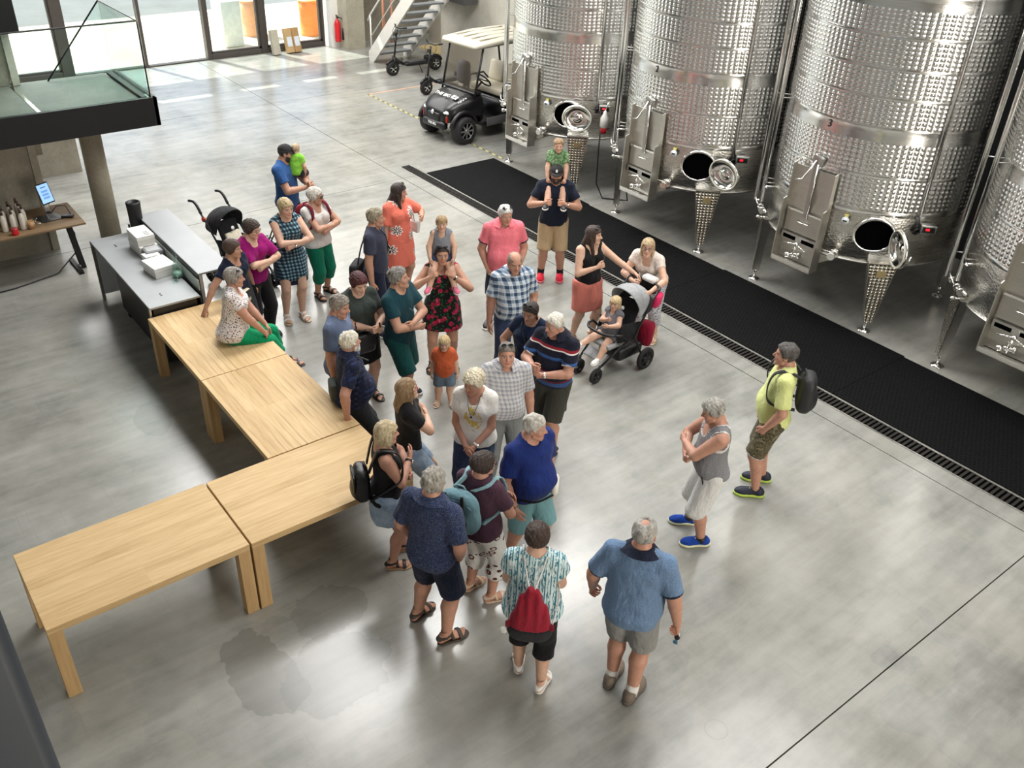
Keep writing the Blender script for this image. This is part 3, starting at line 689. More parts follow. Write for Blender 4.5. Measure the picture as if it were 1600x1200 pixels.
# round white tag on the first tank's leg; sampling bottle hung by the first tank's display
MB().lathe([(0.035, 0), (0.035, 0.008), (0.0, 0.009)], (-0.93, -1.03, 0.55), (-0.2, -1, 0.3), n=20).build('round_tag', WHITE, tanks[0])
sb = tag(empty('sampling_bottle', (-11.17, 10.80, 1.22)), 'white bottle with red cap hung beside the first tank', 'bottle')
MB().lathe([(0.03, 0.02), (0.075, 0.08), (0.07, 0.22), (0.03, 0.30), (0.02, 0.34)], n=18).build('bottle_body', mat('milky_plastic', srgb(224, 222, 216), 0.4), sb)
MB().lathe([(0.02, -0.05), (0.05, -0.03), (0.06, 0.06), (0.03, 0.075)], n=18).build('cap', REDP, sb)
MB().tube([(0, 0, 0.34), (0, 0.05, 0.46), (0, 0.13, 0.48)], 0.008).build('hook', STEEL, sb)
hose = tag(MB().tube([(-11.35, 10.9, 1.5), (-11.2, 10.75, 0.9), (-11.15, 10.72, 0.3), (-11.1, 10.85, 0.02), (-10.85, 11.1, 0.015), (-10.62, 11.0, 0.1), (-10.6, 10.85, 0.6)], 0.012, 8).build('cable', BLACK), 'black cable looping to the floor between two tanks', 'cable')

# ------------------------------------------------------------------ oak tables
OAK_Y = m_wood('oak_along_y', srgb(184, 151, 105), srgb(214, 185, 139), 1, cath=0.0)
OAK_X = m_wood('oak_along_x', srgb(184, 151, 105), srgb(214, 185, 139), 0, cath=0.6)
OAK_Z = m_wood('oak_leg', srgb(170, 136, 94), srgb(198, 166, 120), 2)
def table(name_lab, x0, x1, y0, y1, long_axis, seed):
    t = tag(empty('oak_table', ((x0 + x1) / 2, (y0 + y1) / 2, 0)), name_lab, 'table', 'oak tables pushed together')
    a, b = (x1 - x0) / 2, (y1 - y0) / 2; H = 0.76
    mtop = OAK_Y if long_axis == 1 else OAK_X
    MB().span((-a, -b, H - 0.062), (a, b, H)).build('table_top', mtop, t, bevel=0.004)
    for sx in (-1, 1):
        for sy in (-1, 1):
            MB().span((sx * a * 0.999, sy * b * 0.999, 0.0), (sx * (a - 0.105), sy * (b - 0.105), H - 0.062)).build('leg', OAK_Z, t, bevel=0.004)
    return t
table('oak table standing free at the near end of the row', -6.555, -5.59, 0.245, 1.820, 1, 1)
table('oak table at the corner, next to the near one', -6.550, -5.585, 1.836, 3.40, 1, 2)
table('oak table running back from the corner, bearded man leaning on it', -8.17, -6.565, 2.435, 3.405, 0, 3)
table('oak table against the grey counter with woman seated on it', -9.775, -8.178, 2.435, 3.405, 0, 4)

# ------------------------------------------------------------------ grey service counter with boxes
cn = tag(empty('service_counter', (-10.9, 3.0, 0)), 'grey metal service counter with raised back shelf', 'counter')
GREYT = mat('counter_grey_top', srgb(156, 158, 160), 0.5, 0.1, var=0.05, vscale=3)
GREYP = mat('counter_panel', srgb(186, 188, 190), 0.5, var=0.03)
MB().span((-1.16, -0.52, 0.845), (1.11, 0.08, 0.87)).build('counter_top', GREYT, cn, bevel=0.004)
MB().span((-1.20, 0.15, 1.045), (0.95, 0.57, 1.07)).build('raised_shelf', GREYT, cn, bevel=0.004)
MB().span((-1.18, 0.14, 0.86), (0.95, 0.16, 1.045)).build('shelf_upstand', mat('upstand_black', srgb(32, 32, 34), 0.4), cn)
MB().span((-1.10, 0.125, 0.87), (0.98, 0.139, 1.0)).build('glass_strip', mat('pale_back_panel', srgb(196, 206, 198), 0.3), cn)
MB().span((-1.16, 0.16, 0.02), (0.95, 0.20, 1.045)).build('back_panel', GREYP, cn)
MB().span((-1.13, -0.48, 0.10), (-1.10, 0.10, 0.845)).build('end_panel', GREYP, cn)
MB().span((-0.62, -0.40, 0.08), (1.06, 0.10, 0.80)).build('fridge_body', mat('fridge_black', srgb(28, 28, 30), 0.4), cn)
MB().span((1.06, -0.50, 0.68), (1.10, 0.10, 0.845)).build('front_rail', BLACK, cn)
for sx, sy in ((-1.14, -0.50), (1.08, -0.50), (-1.14, 0.06), (1.08, 0.06)): MB().span((sx - 0.02, sy - 0.02, 0.0), (sx + 0.02, sy + 0.02, 0.845)).build('leg', STEELD, cn)
for sx in (-0.45, 0.9): MB().lathe([(0.045, 0), (0.045, 0.03)], (sx, -0.36, 0.05), (1, 0, 0), n=16).build('castor', BLACK, cn)
for sx in (-0.85, 0.8): MB().span((sx, -0.30, 0.8702), (sx + 0.03, -0.28, 0.8725)).span((sx + 0.05, -0.30, 0.8702), (sx + 0.07, -0.28, 0.8725)).build('fixing_slot', BLACK, cn)
CARTON = mat('white_carton', srgb(214, 212, 206), 0.6, var=0.04)
def carton(x, y, z, s, rz, lab, lid=True):
    c = tag(empty('white_box', (x, y, z), rz), lab, 'box', 'boxes on the counter')
    MB().span((-s[0] / 2, -s[1] / 2, 0), (s[0] / 2, s[1] / 2, s[2])).build('box_body', CARTON, c, bevel=0.004)
    if lid: MB().span((-s[0] / 2 - .004, -s[1] / 2 - .004, s[2] - 0.045), (s[0] / 2 + .004, s[1] / 2 + .004, s[2] + 0.004)).build('lid', mat('white_lid', srgb(226, 225, 220), 0.55), c, bevel=0.003)
    return c
c1 = carton(-11.38, 2.97, 0.871, (0.40, 0.22, 0.13), 0.05, 'lower white carton of the stack at the back of the counter')
c2 = carton(-11.40, 2.97, 1.006, (0.36, 0.22, 0.12), 0.02, 'upper white carton of the stack, small grey print on its lid')
for k in range(3): MB().box((0.05 + k * 0.045, 0.04, 0.1246), (0.02, 0.06, 0.001)).build('printed_mark', mat('print_grey', srgb(120, 120, 120), 0.6), c2)
carton(-10.98, 2.93, 0.871, (0.14, 0.18, 0.11), 0.1, 'small white box between grey tray and flat white box')
carton(-10.66, 2.92, 0.871, (0.34, 0.27, 0.13), 0.12, 'flat white box nearest the glass bottle on the counter')
tr = tag(empty('grey_tray', (-11.08, 3.0, 0.871)), 'grey plastic tray with black insert on the counter', 'tray')
MB().span((-0.15, -0.12, 0), (0.09, 0.10, 0.13)).build('tray_body', mat('tray_grey', srgb(120, 122, 124), 0.5), tr, bevel=0.015)
MB().span((-0.12, -0.09, 0.131), (0.06, 0.07, 0.134)).build('tray_well', mat('tray_well_grey', srgb(176, 178, 178), 0.4), tr)
tr2 = tag(MB().rbox((-10.86, 3.0, 0.915), (0.15, 0.15, 0.085), 0.01).build('black_tin', BLACK), 'black square tin beside the grey tray', 'tin')
wb = tag(empty('roll_disc', (-10.86, 3.0, 0.958)), 'round white disc lying on the black tin', 'disc')
MB().lathe([(0.055, 0), (0.06, 0.008), (0.06, 0.018), (0.02, 0.022), (0.018, 0.012)], n=24).build('disc_body', WHITE, wb)
CARAFE = m_glass('carafe_glass', (0.90, 0.97, 0.945))
cf = tag(empty('glass_carafe', (-10.40, 3.05, 0.871)), 'greenish glass carafe on the counter end', 'carafe')
MB().lathe([(0.05, 0), (0.06, 0.01), (0.058, 0.1), (0.05, 0.16), (0.02, 0.23), (0.018, 0.31), (0.024, 0.32)], n=22, cap=False).build('glass_body', CARAFE, cf)
MB().lathe([(0.052, 0.008), (0.054, 0.07), (0.0, 0.071)], n=22).build('water', mat('aqua_water', srgb(150, 186, 170), 0.1), cf)
for k, (gx, gy) in enumerate(((-10.52, 3.06), (-10.30, 2.98))):
    gl = tag(empty('drinking_glass', (gx, gy, 0.871)), ('tall clear glass behind the carafe', 'short clear glass in front of the carafe')[k], 'glass', 'glasses on the counter')
    MB().lathe([(0.03, 0), (0.034, 0.004), (0.038, 0.14 if k == 0 else 0.09)], n=18, cap=False).build('glass_body', CARAFE, gl)
    MB().lathe([(0.03, 0.002), (0.030, 0.008), (0, 0.009)], n=18).build('glass_base', CARAFE, gl)
cs = tag(empty('cooler_sleeve', (-11.98, 3.10, 0.871)), 'black fabric bottle cooler sleeve standing on the counter', 'cooler')
MB().lathe([(0.080, 0), (0.085, 0.02), (0.088, 0.30), (0.092, 0.40), (0.094, 0.43), (0.075, 0.44), (0.07, 0.40)], n=24).build('sleeve', mat('black_nylon', srgb(16, 16, 17), 0.5, var=0.2, bump=0.3, bscale=25), cs)
MB().box((-0.02, -0.10, 0.10), (0.03, 0.02, 0.06)).build('strap_tab', BLACK, cs)

# ------------------------------------------------------------------ desk under the landing
dk = tag(empty('till_desk', (-13.46, 1.6, 0)), 'wooden till desk on black steel legs under the landing', 'desk')
WALN = m_wood('desk_walnut', srgb(104, 84, 62), srgb(138, 114, 86), 1)
MB().span((-0.42, -1.8, 0.725), (0.48, 1.08, 0.75)).build('desk_top', WALN, dk, bevel=0.003)
for k in range(2): MB().box((0.12 + k * 0.14, 0.93, 0.37), (0.05, 0.06, 0.74), (0.10, 0.0, 0)).build('leg', BLACK, dk)
MB().box((0.2, 0.88, 0.02), (0.55, 0.06, 0.04)).build('foot_bar', BLACK, dk)
MB().tube([(0.1, 0.9, 0.70), (0.15, 0.97, 0.5), (0.1, 0.95, 0.2), (0.3, 0.6, 0.02), (0.45, 0.0, 0.015), (0.5, -0.9, 0.015)], 0.009).build('power_cable', BLACK, dk)
tb = tag(empty('tablet_stand', (-13.42, 2.31, 0.75), R(25)), 'tablet till with blue screen on a black stand', 'tablet')
MB().prism([(-0.16, -0.14, 0.001), (0.10, -0.17, 0.001), (0.19, 0.10, 0.001), (-0.05, 0.16, 0.001)], (0, 0, 0.012)).build('base_plate', BLACK, tb)
MB().box((0, 0, 0.14), (0.02, 0.07, 0.26)).build('neck', POLISH, tb)
scr = MB().rbox((0, 0, 0), (0.012, 0.20, 0.29), 0.005).build('tablet_body', BLACK, tb, loc=(0.04, 0, 0.37), rot=(0, -0.28, 0))
MB().box((0.0075, 0, 0), (0.002, 0.175, 0.255)).build('screen', mat('screen_blue', srgb(150, 192, 244), 0.3, var=0, emit=0.9), scr)
for k in range(3): MB().box((0.0092, 0, 0.03 - k * 0.045), (0.001, 0.10, 0.028)).build('screen_tile', mat('screen_tile', srgb(118, 164, 226), 0.3, var=0, emit=0.6), scr)
MB().box((0.0092, 0, 0.085), (0.001, 0.08, 0.014)).build('screen_title', mat('screen_ink', srgb(90, 120, 170), 0.3, var=0, emit=0.3), scr)
sc_ = tag(empty('card_reader', (-13.30, 2.53, 0.75)), 'black card reader with looping cable on the desk', 'card reader')
MB().rbox((0, 0, 0.02), (0.09, 0.16, 0.035), 0.012, (0, 0, -0.5)).build('reader_body', BLACK, sc_)
MB().tube([(-0.02, 0.05, 0.03), (-0.10, 0.02, 0.14), (-0.17, -0.08, 0.13), (-0.2, -0.17, 0.03)], 0.006).build('cable', BLACK, sc_)
for k, (dx, dy, an) in enumerate(((0, 0, 0.3), (0.05, -0.02, 1.0), (-0.1, 0.05, -0.4), (-0.12, 0.0, 0.9))):
    sp_ = tag(empty('spoon', (-13.36 + dx, 2.10 + dy, 0.752), an), 'shiny steel spoon lying between bottles and tablet on the desk', 'spoon', 'spoons on the till desk')
    MB().ball((0, 0, 0.008), (0.02, 0.014, 0.006)).build('bowl', POLISH, sp_); MB().tube([(0.015, 0, 0.01), (0.10, 0, 0.006)], 0.004).build('handle', POLISH, sp_)
CREAM = mat('bottle_label_cream', srgb(206, 200, 188), 0.55)
bspots = [(-13.20, 1.93), (-13.22, 1.82), (-13.24, 1.71), (-13.34, 1.98), (-13.37, 1.86), (-13.40, 1.74), (-13.48, 1.97), (-13.52, 1.85), (-13.60, 1.97)]
bl0 = None
for k, (bx, by) in enumerate(bspots):
    if bl0 is None:
        bl0 = empty('wine_bottle', (0, 0, 0))
        MB().lathe([(0.036, 0), (0.038, 0.01), (0.038, 0.17), (0.03, 0.205), (0.015, 0.235), (0.014, 0.29)], n=20).build('bottle_body', CREAM, bl0)
        MB().lathe([(0.0165, 0.235), (0.0165, 0.30), (0.0, 0.301)], n=16).build('capsule', mat('capsule_dark', srgb(70, 50, 44), 0.4), bl0)
        o = bl0
    else: o = copy_tree(bl0)
    o.location = (bx, by, 0.75)
    tag(o, 'cream bottle standing among the cluster on the till desk', 'bottle', 'bottles on the till desk')
cup = tag(empty('wooden_cup', (-13.16, 2.02, 0.75)), 'small wooden beaker in front of the bottles', 'cup')
MB().lathe([(0.03, 0), (0.036, 0.0), (0.046, 0.11), (0.042, 0.11), (0.034, 0.012), (0.0, 0.012)], n=20).build('cup_body', m_wood('cup_wood', srgb(150, 116, 80), srgb(190, 152, 112), 2), cup)
rd = tag(empty('red_tin', (-13.06, 1.79, 0.75)), 'small red tin on the desk edge', 'tin')
MB().lathe([(0.04, 0), (0.045, 0.01), (0.045, 0.07), (0.04, 0.08)], n=20).build('tin_body', REDP, rd); MB().lathe([(0.047, 0.07), (0.047, 0.09), (0.0, 0.091)], n=20).build('lid', mat('tin_lid_red', srgb(160, 40, 46), 0.4), rd)

# ------------------------------------------------------------------ golf cart
def wheel(parent, c, r, w, axis=(1, 0, 0), spokes=7, rim=0.62, face=1, rimmat=None, name='wheel'):
    a = Vector(axis)
    o = MB().lathe([(r * rim, -w / 2), (r * 0.9, -w / 2), (r, -w * 0.34), (r, w * 0.34), (r * 0.9, w / 2), (r * rim, w / 2)], (0, 0, 0), a, n=36, cap=False).build(name, RUBBER, parent, loc=c)
    MB().lathe([(r * rim, -w / 2), (r * rim * 0.95, w * 0.1 * face), (0.02, w * 0.1 * face)], (0, 0, 0), a, n=36, cap=False).build('rim_well', BLACK, o)
    q = Vector((0, 0, 1)); e = a.cross(q); sp = MB()
    for k in range(spokes):
        d = q * math.cos(2 * PI * k / spokes) + e * math.sin(2 * PI * k / spokes); s_ = a.cross(d)
        f = a * face * w
        sp.prism([d * r * 0.1 + s_ * r * 0.06 + f * 0.42, d * r * rim - f * 0.0 + s_ * r * 0.03 + f * 0.46, d * r * rim - s_ * r * 0.09 + f * 0.46, d * r * 0.1 - s_ * r * 0.06 + f * 0.42], f * -0.12)
    sp.torus(a * face * w * 0.44, r * rim, r * 0.03, axis=a).cyl(a * face * w * 0.2, a * face * w * 0.46, r * 0.13)
    sp.build('spokes', rimmat or m_steel('alloy_grey', 0.3, (0.45, 0.45, 0.46)), o)
    return o

gc = tag(empty('golf_cart', (-15.52, 11.45, 0), R(6)), 'black golf cart with cream seats and roof beside the first tank', 'golf cart')
BLKP = mat('gloss_black_paint', (0.005, 0.005, 0.006), 0.34, var=0, spec=0.35, coat=0.12)
CREAMS = mat('cream_vinyl', srgb(196, 188, 168), 0.5, var=0.04)
CREAMR = mat('cream_roof', srgb(198, 192, 174), 0.42, var=0.03)
for sx in (-1, 1):
    wheel(gc, (sx * 0.50, -1.0, 0.27), 0.27, 0.24, spokes=8, face=sx)
    wheel(gc, (sx * 0.50, 0.75, 0.27), 0.27, 0.24, spokes=8, face=sx)
def loft_x(mb, secs, sm=True):
    """sections: (y, half width, z low, z high, round) -> rounded body"""
    n = 20; V = []; F = []
    for (y, hw, z0, z1, p) in secs:
        for k in range(n):
            a = 2 * PI * k / n; ca, sa = math.cos(a), math.sin(a)
            V.append((hw * math.copysign(abs(ca) ** p, ca), y, (z0 + z1) / 2 + (z1 - z0) / 2 * math.copysign(abs(sa) ** p, sa)))
    for i in range(len(secs) - 1): F += [(i * n + k, i * n + (k + 1) % n, (i + 1) * n + (k + 1) % n, (i + 1) * n + k) for k in range(n)]
    F += [tuple(reversed(range(n))), tuple((len(secs) - 1) * n + k for k in range(n))]
    return mb.add(V, F, sm)
hd = loft_x(MB(), [(-1.36, 0.24, 0.42, 0.58, .5), (-1.34, 0.36, 0.38, 0.68, .5), (-1.15, 0.47, 0.40, 0.80, .5), (-0.85, 0.52, 0.42, 0.90, .5), (-0.55, 0.54, 0.44, 0.95, .45), (-0.50, 0.53, 0.30, 0.93, .45)]).build('hood', BLKP, gc)
MB().rbox((0, -1.33, 0.36), (0.66, 0.16, 0.16), 0.05).build('bumper', BLACK, gc)
MB().rbox((0, -1.36, 0.50), (0.36, 0.06, 0.18), 0.03).build('grille', BLACK, gc)
for sx in (-1, 1):
    MB().ball((sx * 0.30, -1.30, 0.62), (0.085, 0.05, 0.05)).build('headlamp', mat('lamp_lens', srgb(225, 225, 225), 0.15, var=0), gc)
    MB().rbox((sx * 0.355, -1.32, 0.50), (0.04, 0.05, 0.14), 0.015).build('turn_signal', mat('signal_red', srgb(150, 42, 34), 0.3), gc)
    MB().tube(arc((sx * 0.5, -1.0, 0.30), 0.33, R(10), R(170), 9, (0, 1, 0)), 0.045, 8).build('wheel_arch', BLACK, gc)
MB().lathe([(0.045, 0), (0.045, 0.012), (0.0, 0.016)], (0, -1.395, 0.60), (0, -1, 0.25), n=20).build('badge', POLISH, gc)
LETT = mat('lettering_white', srgb(235, 235, 235), 0.5, var=0)
Mh = Matrix.Translation((-0.08, -1.06, 0.875)) @ Matrix.Rotation(R(22), 4, 'X')
text_mesh('THE BIG', 0.125, 0.003, 'lettering', LETT, gc, Mh)
MB().rbox((0.26, -1.03, 0.875), (0.15, 0.10, 0.012), 0.004, (R(22), R(6), 0)).build('logo_patch', LETT, gc)
text_mesh('GF', 0.085, 0.003, 'logo_letters', BLACK, gc, Matrix.Translation((0.26, -1.035, 0.884)) @ Matrix.Rotation(R(22), 4, 'X'))
for k in range(6): MB().box((0.40 + 0.02 * (k % 2), -1.05 + 0.035 * k, 0.80 + 0.012 * k), (0.025, 0.025, 0.025)).build('sticker_dot', LETT, gc)
text_mesh('THE BIG', 0.07, 0.003, 'plate_lettering', LETT, gc, Matrix.Translation((0, -1.418, 0.375)) @ Matrix.Rotation(R(82), 4, 'X'))
ch = MB().span((-0.52, -0.5, 0.26), (0.52, 1.15, 0.34)).build('floor_pan', BLACK, gc)
loft_x(MB(), [(0.0, 0.56, 0.30, 0.66, .35), (0.1, 0.58, 0.28, 0.72, .35), (1.1, 0.58, 0.30, 0.74, .35), (1.22, 0.5, 0.36, 0.68, .4)]).build('rear_body', BLKP, gc)
MB().rbox((0.565, -0.05, 0.34), (0.03, 0.75, 0.17), 0.01, (0, 0, 0)).build('sill_panel', mat('sill_grey', srgb(92, 92, 94), 0.4), gc)
MB().rbox((-0.565, -0.05, 0.34), (0.03, 0.75, 0.17), 0.01, (0, 0, 0)).build('sill_panel', MATS['sill_grey'], gc)
MB().rbox((0, 0.32, 0.80), (1.04, 0.52, 0.15), 0.05).build('seat_cushion', CREAMS, gc)
for sx in (-1, 1): MB().rbox((sx * 0.26, 0.62, 1.06), (0.46, 0.12, 0.42), 0.09, (R(-12), 0, 0), 3).build('seat_back', CREAMS, gc)
MB().rbox((0, 1.0, 0.80), (1.04, 0.42, 0.12), 0.05).build('rear_seat', CREAMS, gc)
for sx in (-1, 1):
    MB().tube([(sx * 0.53, 0.02, 0.72), (sx * 0.53, 0.04, 0.96), (sx * 0.53, 0.1, 1.0), (sx * 0.53, 0.45, 1.0), (sx * 0.53, 0.6, 0.86)], 0.02).build('arm_rest', BLACK, gc)
    MB().tube([(sx * 0.50, -0.72, 0.86), (sx * 0.50, -0.50, 1.80)], 0.022).build('roof_strut', BLACK, gc)
    MB().tube([(sx * 0.50, 0.95, 0.85), (sx * 0.50, 0.80, 1.80)], 0.022).build('roof_strut', BLACK, gc)
MB().tube([(0.26, -0.55, 0.90), (0.26, -0.30, 1.08)], 0.022).build('steering_column', BLACK, gc)
MB().torus((0.26, -0.26, 1.10), 0.17, 0.018, axis=(0, 0.75, 0.66)).tube([(0.10, -0.26, 1.10), (0.42, -0.26, 1.10)], 0.014).build('steering_wheel', BLACK, gc)
MB().box((0, -0.60, 1.36), (0.94, 0.006, 0.86), (R(-13), 0, 0)).build('windscreen', m_glass('screen_glass', (0.90, 0.88, 0.86)), gc)
MB().rbox((0, -0.62, 0.93), (1.0, 0.2, 0.05), 0.02).build('dashboard', BLACK, gc)
rf = loft_x(MB(), [(-0.72, 0.50, 1.79, 1.85, .4), (-0.66, 0.56, 1.78, 1.89, .4), (0.1, 0.60, 1.79, 1.93, .4), (1.0, 0.58, 1.79, 1.91, .4), (1.08, 0.5, 1.80, 1.87, .4)]).build('roof', CREAMR, gc)
for sx in (-0.36, -0.12, 0.12, 0.36): MB().rbox((sx, 0.15, 1.925), (0.045, 1.3, 0.02), 0.009).build('roof_rib', CREAMR, rf)
MB().box((-0.1, -0.56, 0.965), (0.12, 0.02, 0.08), (R(-13), 0, 0)).build('paper_note', WHITE, gc)
jk = tag(MB().rbox((-15.92, 11.2, 1.12), (0.30, 0.20, 0.48), 0.09, (0.1, 0.1, 0.3)).build('jacket_bundle', mat('slate_cloth', srgb(92, 90, 104), 0.8, bump=0.6, bscale=14)), 'slate coloured jacket slung over the cart seat back', 'jacket')

# ------------------------------------------------------------------ scooters
def scooter(name, lab, loc, rz, big=True):
    s = tag(empty(name, loc, rz), lab, 'scooter', 'black scooters')
    for k, yy in enumerate((-0.62, 0.62)):
        wheel(s, (0, yy, 0.17), 0.17, 0.09, spokes=5, face=1, rim=0.55, rimmat=POLISH)
    MB().rbox((0, 0.08, 0.24), (0.19, 0.70, 0.09), 0.03).build('deck', BLACK, s)
    MB().box((0, 0.08, 0.287), (0.15, 0.5, 0.006)).build('grip_pad', mat('grip_grey', srgb(70, 72, 74), 0.8, bump=0.5, bscale=90), s)
    MB().tube([(0, -0.30, 0.24), (0, -0.50, 0.36), (0, -0.56, 0.44)], 0.035).build('neck_frame', BLACK, s)
    for sx in (-1, 1): MB().tube([(sx * 0.065, -0.62, 0.17), (sx * 0.06, -0.58, 0.46)], 0.016).build('fork', BLACK, s)
    MB().tube([(0, -0.57, 0.42), (0, -0.47, 1.08)], 0.024).build('steering_tube', BLACK, s)
    MB().tube([(-0.27, -0.36, 1.16), (-0.10, -0.45, 1.12), (0.10, -0.45, 1.12), (0.27, -0.36, 1.16)], 0.014).build('handlebar', BLACK, s)
    for sx in (-1, 1):
        MB().tube([(sx * 0.19, -0.40, 1.14), (sx * 0.28, -0.355, 1.162)], 0.02).build('grip', RUBBER, s)
        MB().tube([(sx * 0.16, -0.44, 1.13), (sx * 0.2, -0.48, 1.02), (sx * 0.02, -0.53, 0.8)], 0.005).build('brake_cable', BLACK, s)
    MB().box((0, -0.52, 0.98), (0.09, 0.05, 0.07)).build('headlamp', BLACK, s)
    MB().tube(arc((0, -0.62, 0.17), 0.20, R(30), R(150), 8, (0, 1, 0)), 0.03, 8).build('mudguard', BLACK, s)
    MB().tube(arc((0, 0.62, 0.17), 0.20, R(20), R(160), 8, (0, 1, 0)), 0.03, 8).build('mudguard', BLACK, s)
    MB().tube([(0.04, 0.12, 0.2), (0.14, 0.16, 0.01)], 0.011).build('kick_stand', BLACK, s)
    MB().rbox((0, 0.42, 0.33), (0.16, 0.22, 0.12), 0.03).build('rear_frame', BLACK, s)
    return s
scooter('kick_scooter', 'black electric scooter standing in front of the steel stair', (-20.1, 12.62, 0), R(-2))
scooter('kick_scooter', 'black electric scooter half hidden behind the golf cart', (-18.35, 12.4, 0), R(8))

# ------------------------------------------------------------------ people: implicit bodies turned into one skin
f32 = np.float32
def nets(F, lo, h):
    """naive surface nets: scalar grid -> vertices, quads"""
    S = F < 0; nx, ny, nz = F.shape
    c = np.zeros((nx - 1, ny - 1, nz - 1), np.int8); CR = [(a, b, d) for a in (0, 1) for b in (0, 1) for d in (0, 1)]
    for a, b, d in CR: c += S[a:nx - 1 + a, b:ny - 1 + b, d:nz - 1 + d]
    act = (c > 0) & (c < 8); ijk = np.argwhere(act); n = len(ijk)
    idx = np.full(act.shape, -1, np.int32); idx[act] = np.arange(n)
    i, j, k = ijk.T; V = {q: F[i + q[0], j + q[1], k + q[2]] for q in CR}
    acc = np.zeros((n, 3), f32); cnt = np.zeros(n, f32)
    for q in CR:
        for ax in range(3):
            if q[ax]: continue
            e = list(q); e[ax] = 1; e = tuple(e); va, vb = V[q], V[e]; m = (va < 0) != (vb < 0)
            t = np.where(m, va / np.where(m, va - vb, 1), 0)
            p = np.tile(np.array(q, f32), (n, 1)); p[:, ax] = t; acc[m] += p[m]; cnt[m] += 1
    P = np.asarray(lo, f32) + h * (ijk + acc / np.maximum(cnt, 1)[:, None])
    Q = []
    for ax in range(3):
        b, d = (ax + 1) % 3, (ax + 2) % 3
        s0 = [slice(1, -1)] * 3; s1 = [slice(1, -1)] * 3; s0[ax] = slice(0, -1); s1[ax] = slice(1, None)
        A = S[tuple(s0)]; B = S[tuple(s1)]; e = np.argwhere(A != B)
        if not len(e): continue
        flip = ~A[tuple(e.T)]; o = np.ones(3, int); o[ax] = 0; e = e + o
        def cell(db, dd):
            z = e.copy(); z[:, b] += db; z[:, d] += dd; return idx[tuple(z.T)]
        q4 = np.stack([cell(-1, -1), cell(0, -1), cell(0, 0), cell(-1, 0)], 1); q4[flip] = q4[flip][:, ::-1]; Q.append(q4)
    return P, np.concatenate(Q)

def np_mesh(name, V, Q, mats, color=None):
    me = bpy.data.meshes.new(name); n = len(V); m = len(Q)
    me.vertices.add(n); me.vertices.foreach_set('co', np.ascontiguousarray(V, f32).ravel())
    me.loops.add(m * 4); me.loops.foreach_set('vertex_index', np.ascontiguousarray(Q, np.int32).ravel())
    me.polygons.add(m); me.polygons.foreach_set('loop_start', np.arange(0, m * 4, 4, dtype=np.int32))
    me.polygons.foreach_set('use_smooth', np.ones(m, bool))
    if color is not None:
        a = me.attributes.new('tint', 'FLOAT_COLOR', 'POINT'); a.data.foreach_set('color', np.ascontiguousarray(np.c_[color, np.ones(n)], f32).ravel())
    for mm in mats: me.materials.append(mm)
    me.update(calc_edges=True); me.validate()
    return me

def np_obj(name, V, Q, m, parent=None, color=None):
    o = bpy.data.objects.new(name, np_mesh(name, V, Q, [m], color)); COL.objects.link(o)
    if parent: o.parent = parent
    return o

SHARED = {}
def shared(name, key, VQ, m, parent, M, mirror=False):
    k = (key, mirror)
    if k not in SHARED:
        v, qd = VQ; SHARED[k] = np_mesh(name, v * np.array([-1, 1, 1]) if mirror else v, qd[:, ::-1] if mirror else qd, [m])
    o = bpy.data.objects.new(name, SHARED[k]); COL.objects.link(o); o.parent = parent; o.matrix_local = M
    o.material_slots[0].link = 'OBJECT'; o.material_slots[0].material = m
    return o

def gridpts(lo, hi, h):
    ax = [np.arange(a, b + h, h, dtype=f32) for a, b in zip(lo, hi)]
    return np.meshgrid(*ax, indexing='ij')

def smin(a, b, k):
    h = np.clip(0.5 + 0.5 * (b - a) / k, 0, 1); return b * (1 - h) + a * h - k * h * (1 - h)
def smax(a, b, k): return -smin(-a, -b, k)
def rcone(G, a, b, r0, r1, flat=None):
    X, Y, Z = G; ba = np.asarray(b, float) - np.asarray(a, float); L2 = max(float(ba @ ba), 1e-9)
    px, py, pz = X - f32(a[0]), Y - f32(a[1]), Z - f32(a[2])
    tt = (px * f32(ba[0]) + py * f32(ba[1]) + pz * f32(ba[2])) / f32(L2); t = np.clip(tt, 0, 1)
    d = np.sqrt((px - t * f32(ba[0])) ** 2 + (py - t * f32(ba[1])) ** 2 + (pz - t * f32(ba[2])) ** 2) - (f32(r0) + t * f32(r1 - r0))
    if flat is not None: d = np.maximum(d, (tt - f32(flat)) * f32(math.sqrt(L2)))
    return d
def ellip(G, c, r, rot=None):
    X, Y, Z = G; p = [X - f32(c[0]), Y - f32(c[1]), Z - f32(c[2])]
    if rot is not None: p = [p[0] * f32(rot[0][k]) + p[1] * f32(rot[1][k]) + p[2] * f32(rot[2][k]) for k in range(3)]
    k0 = np.sqrt((p[0] / f32(r[0])) ** 2 + (p[1] / f32(r[1])) ** 2 + (p[2] / f32(r[2])) ** 2); return (k0 - 1) * f32(min(r))
def wrinkle(G, seed, freq=22.0, n=5):
    rs = np.random.RandomState(seed); out = 0
    for k in range(n):
        v = rs.normal(size=3) * freq * (0.5 + rs.rand()); out = out + (0.5 - np.abs(np.sin(G[0] * f32(v[0] * .5) + G[1] * f32(v[1] * .5) + G[2] * f32(v[2] * 0.5) + f32(rs.rand() * 6.28)))) * 1.6
    return out / n

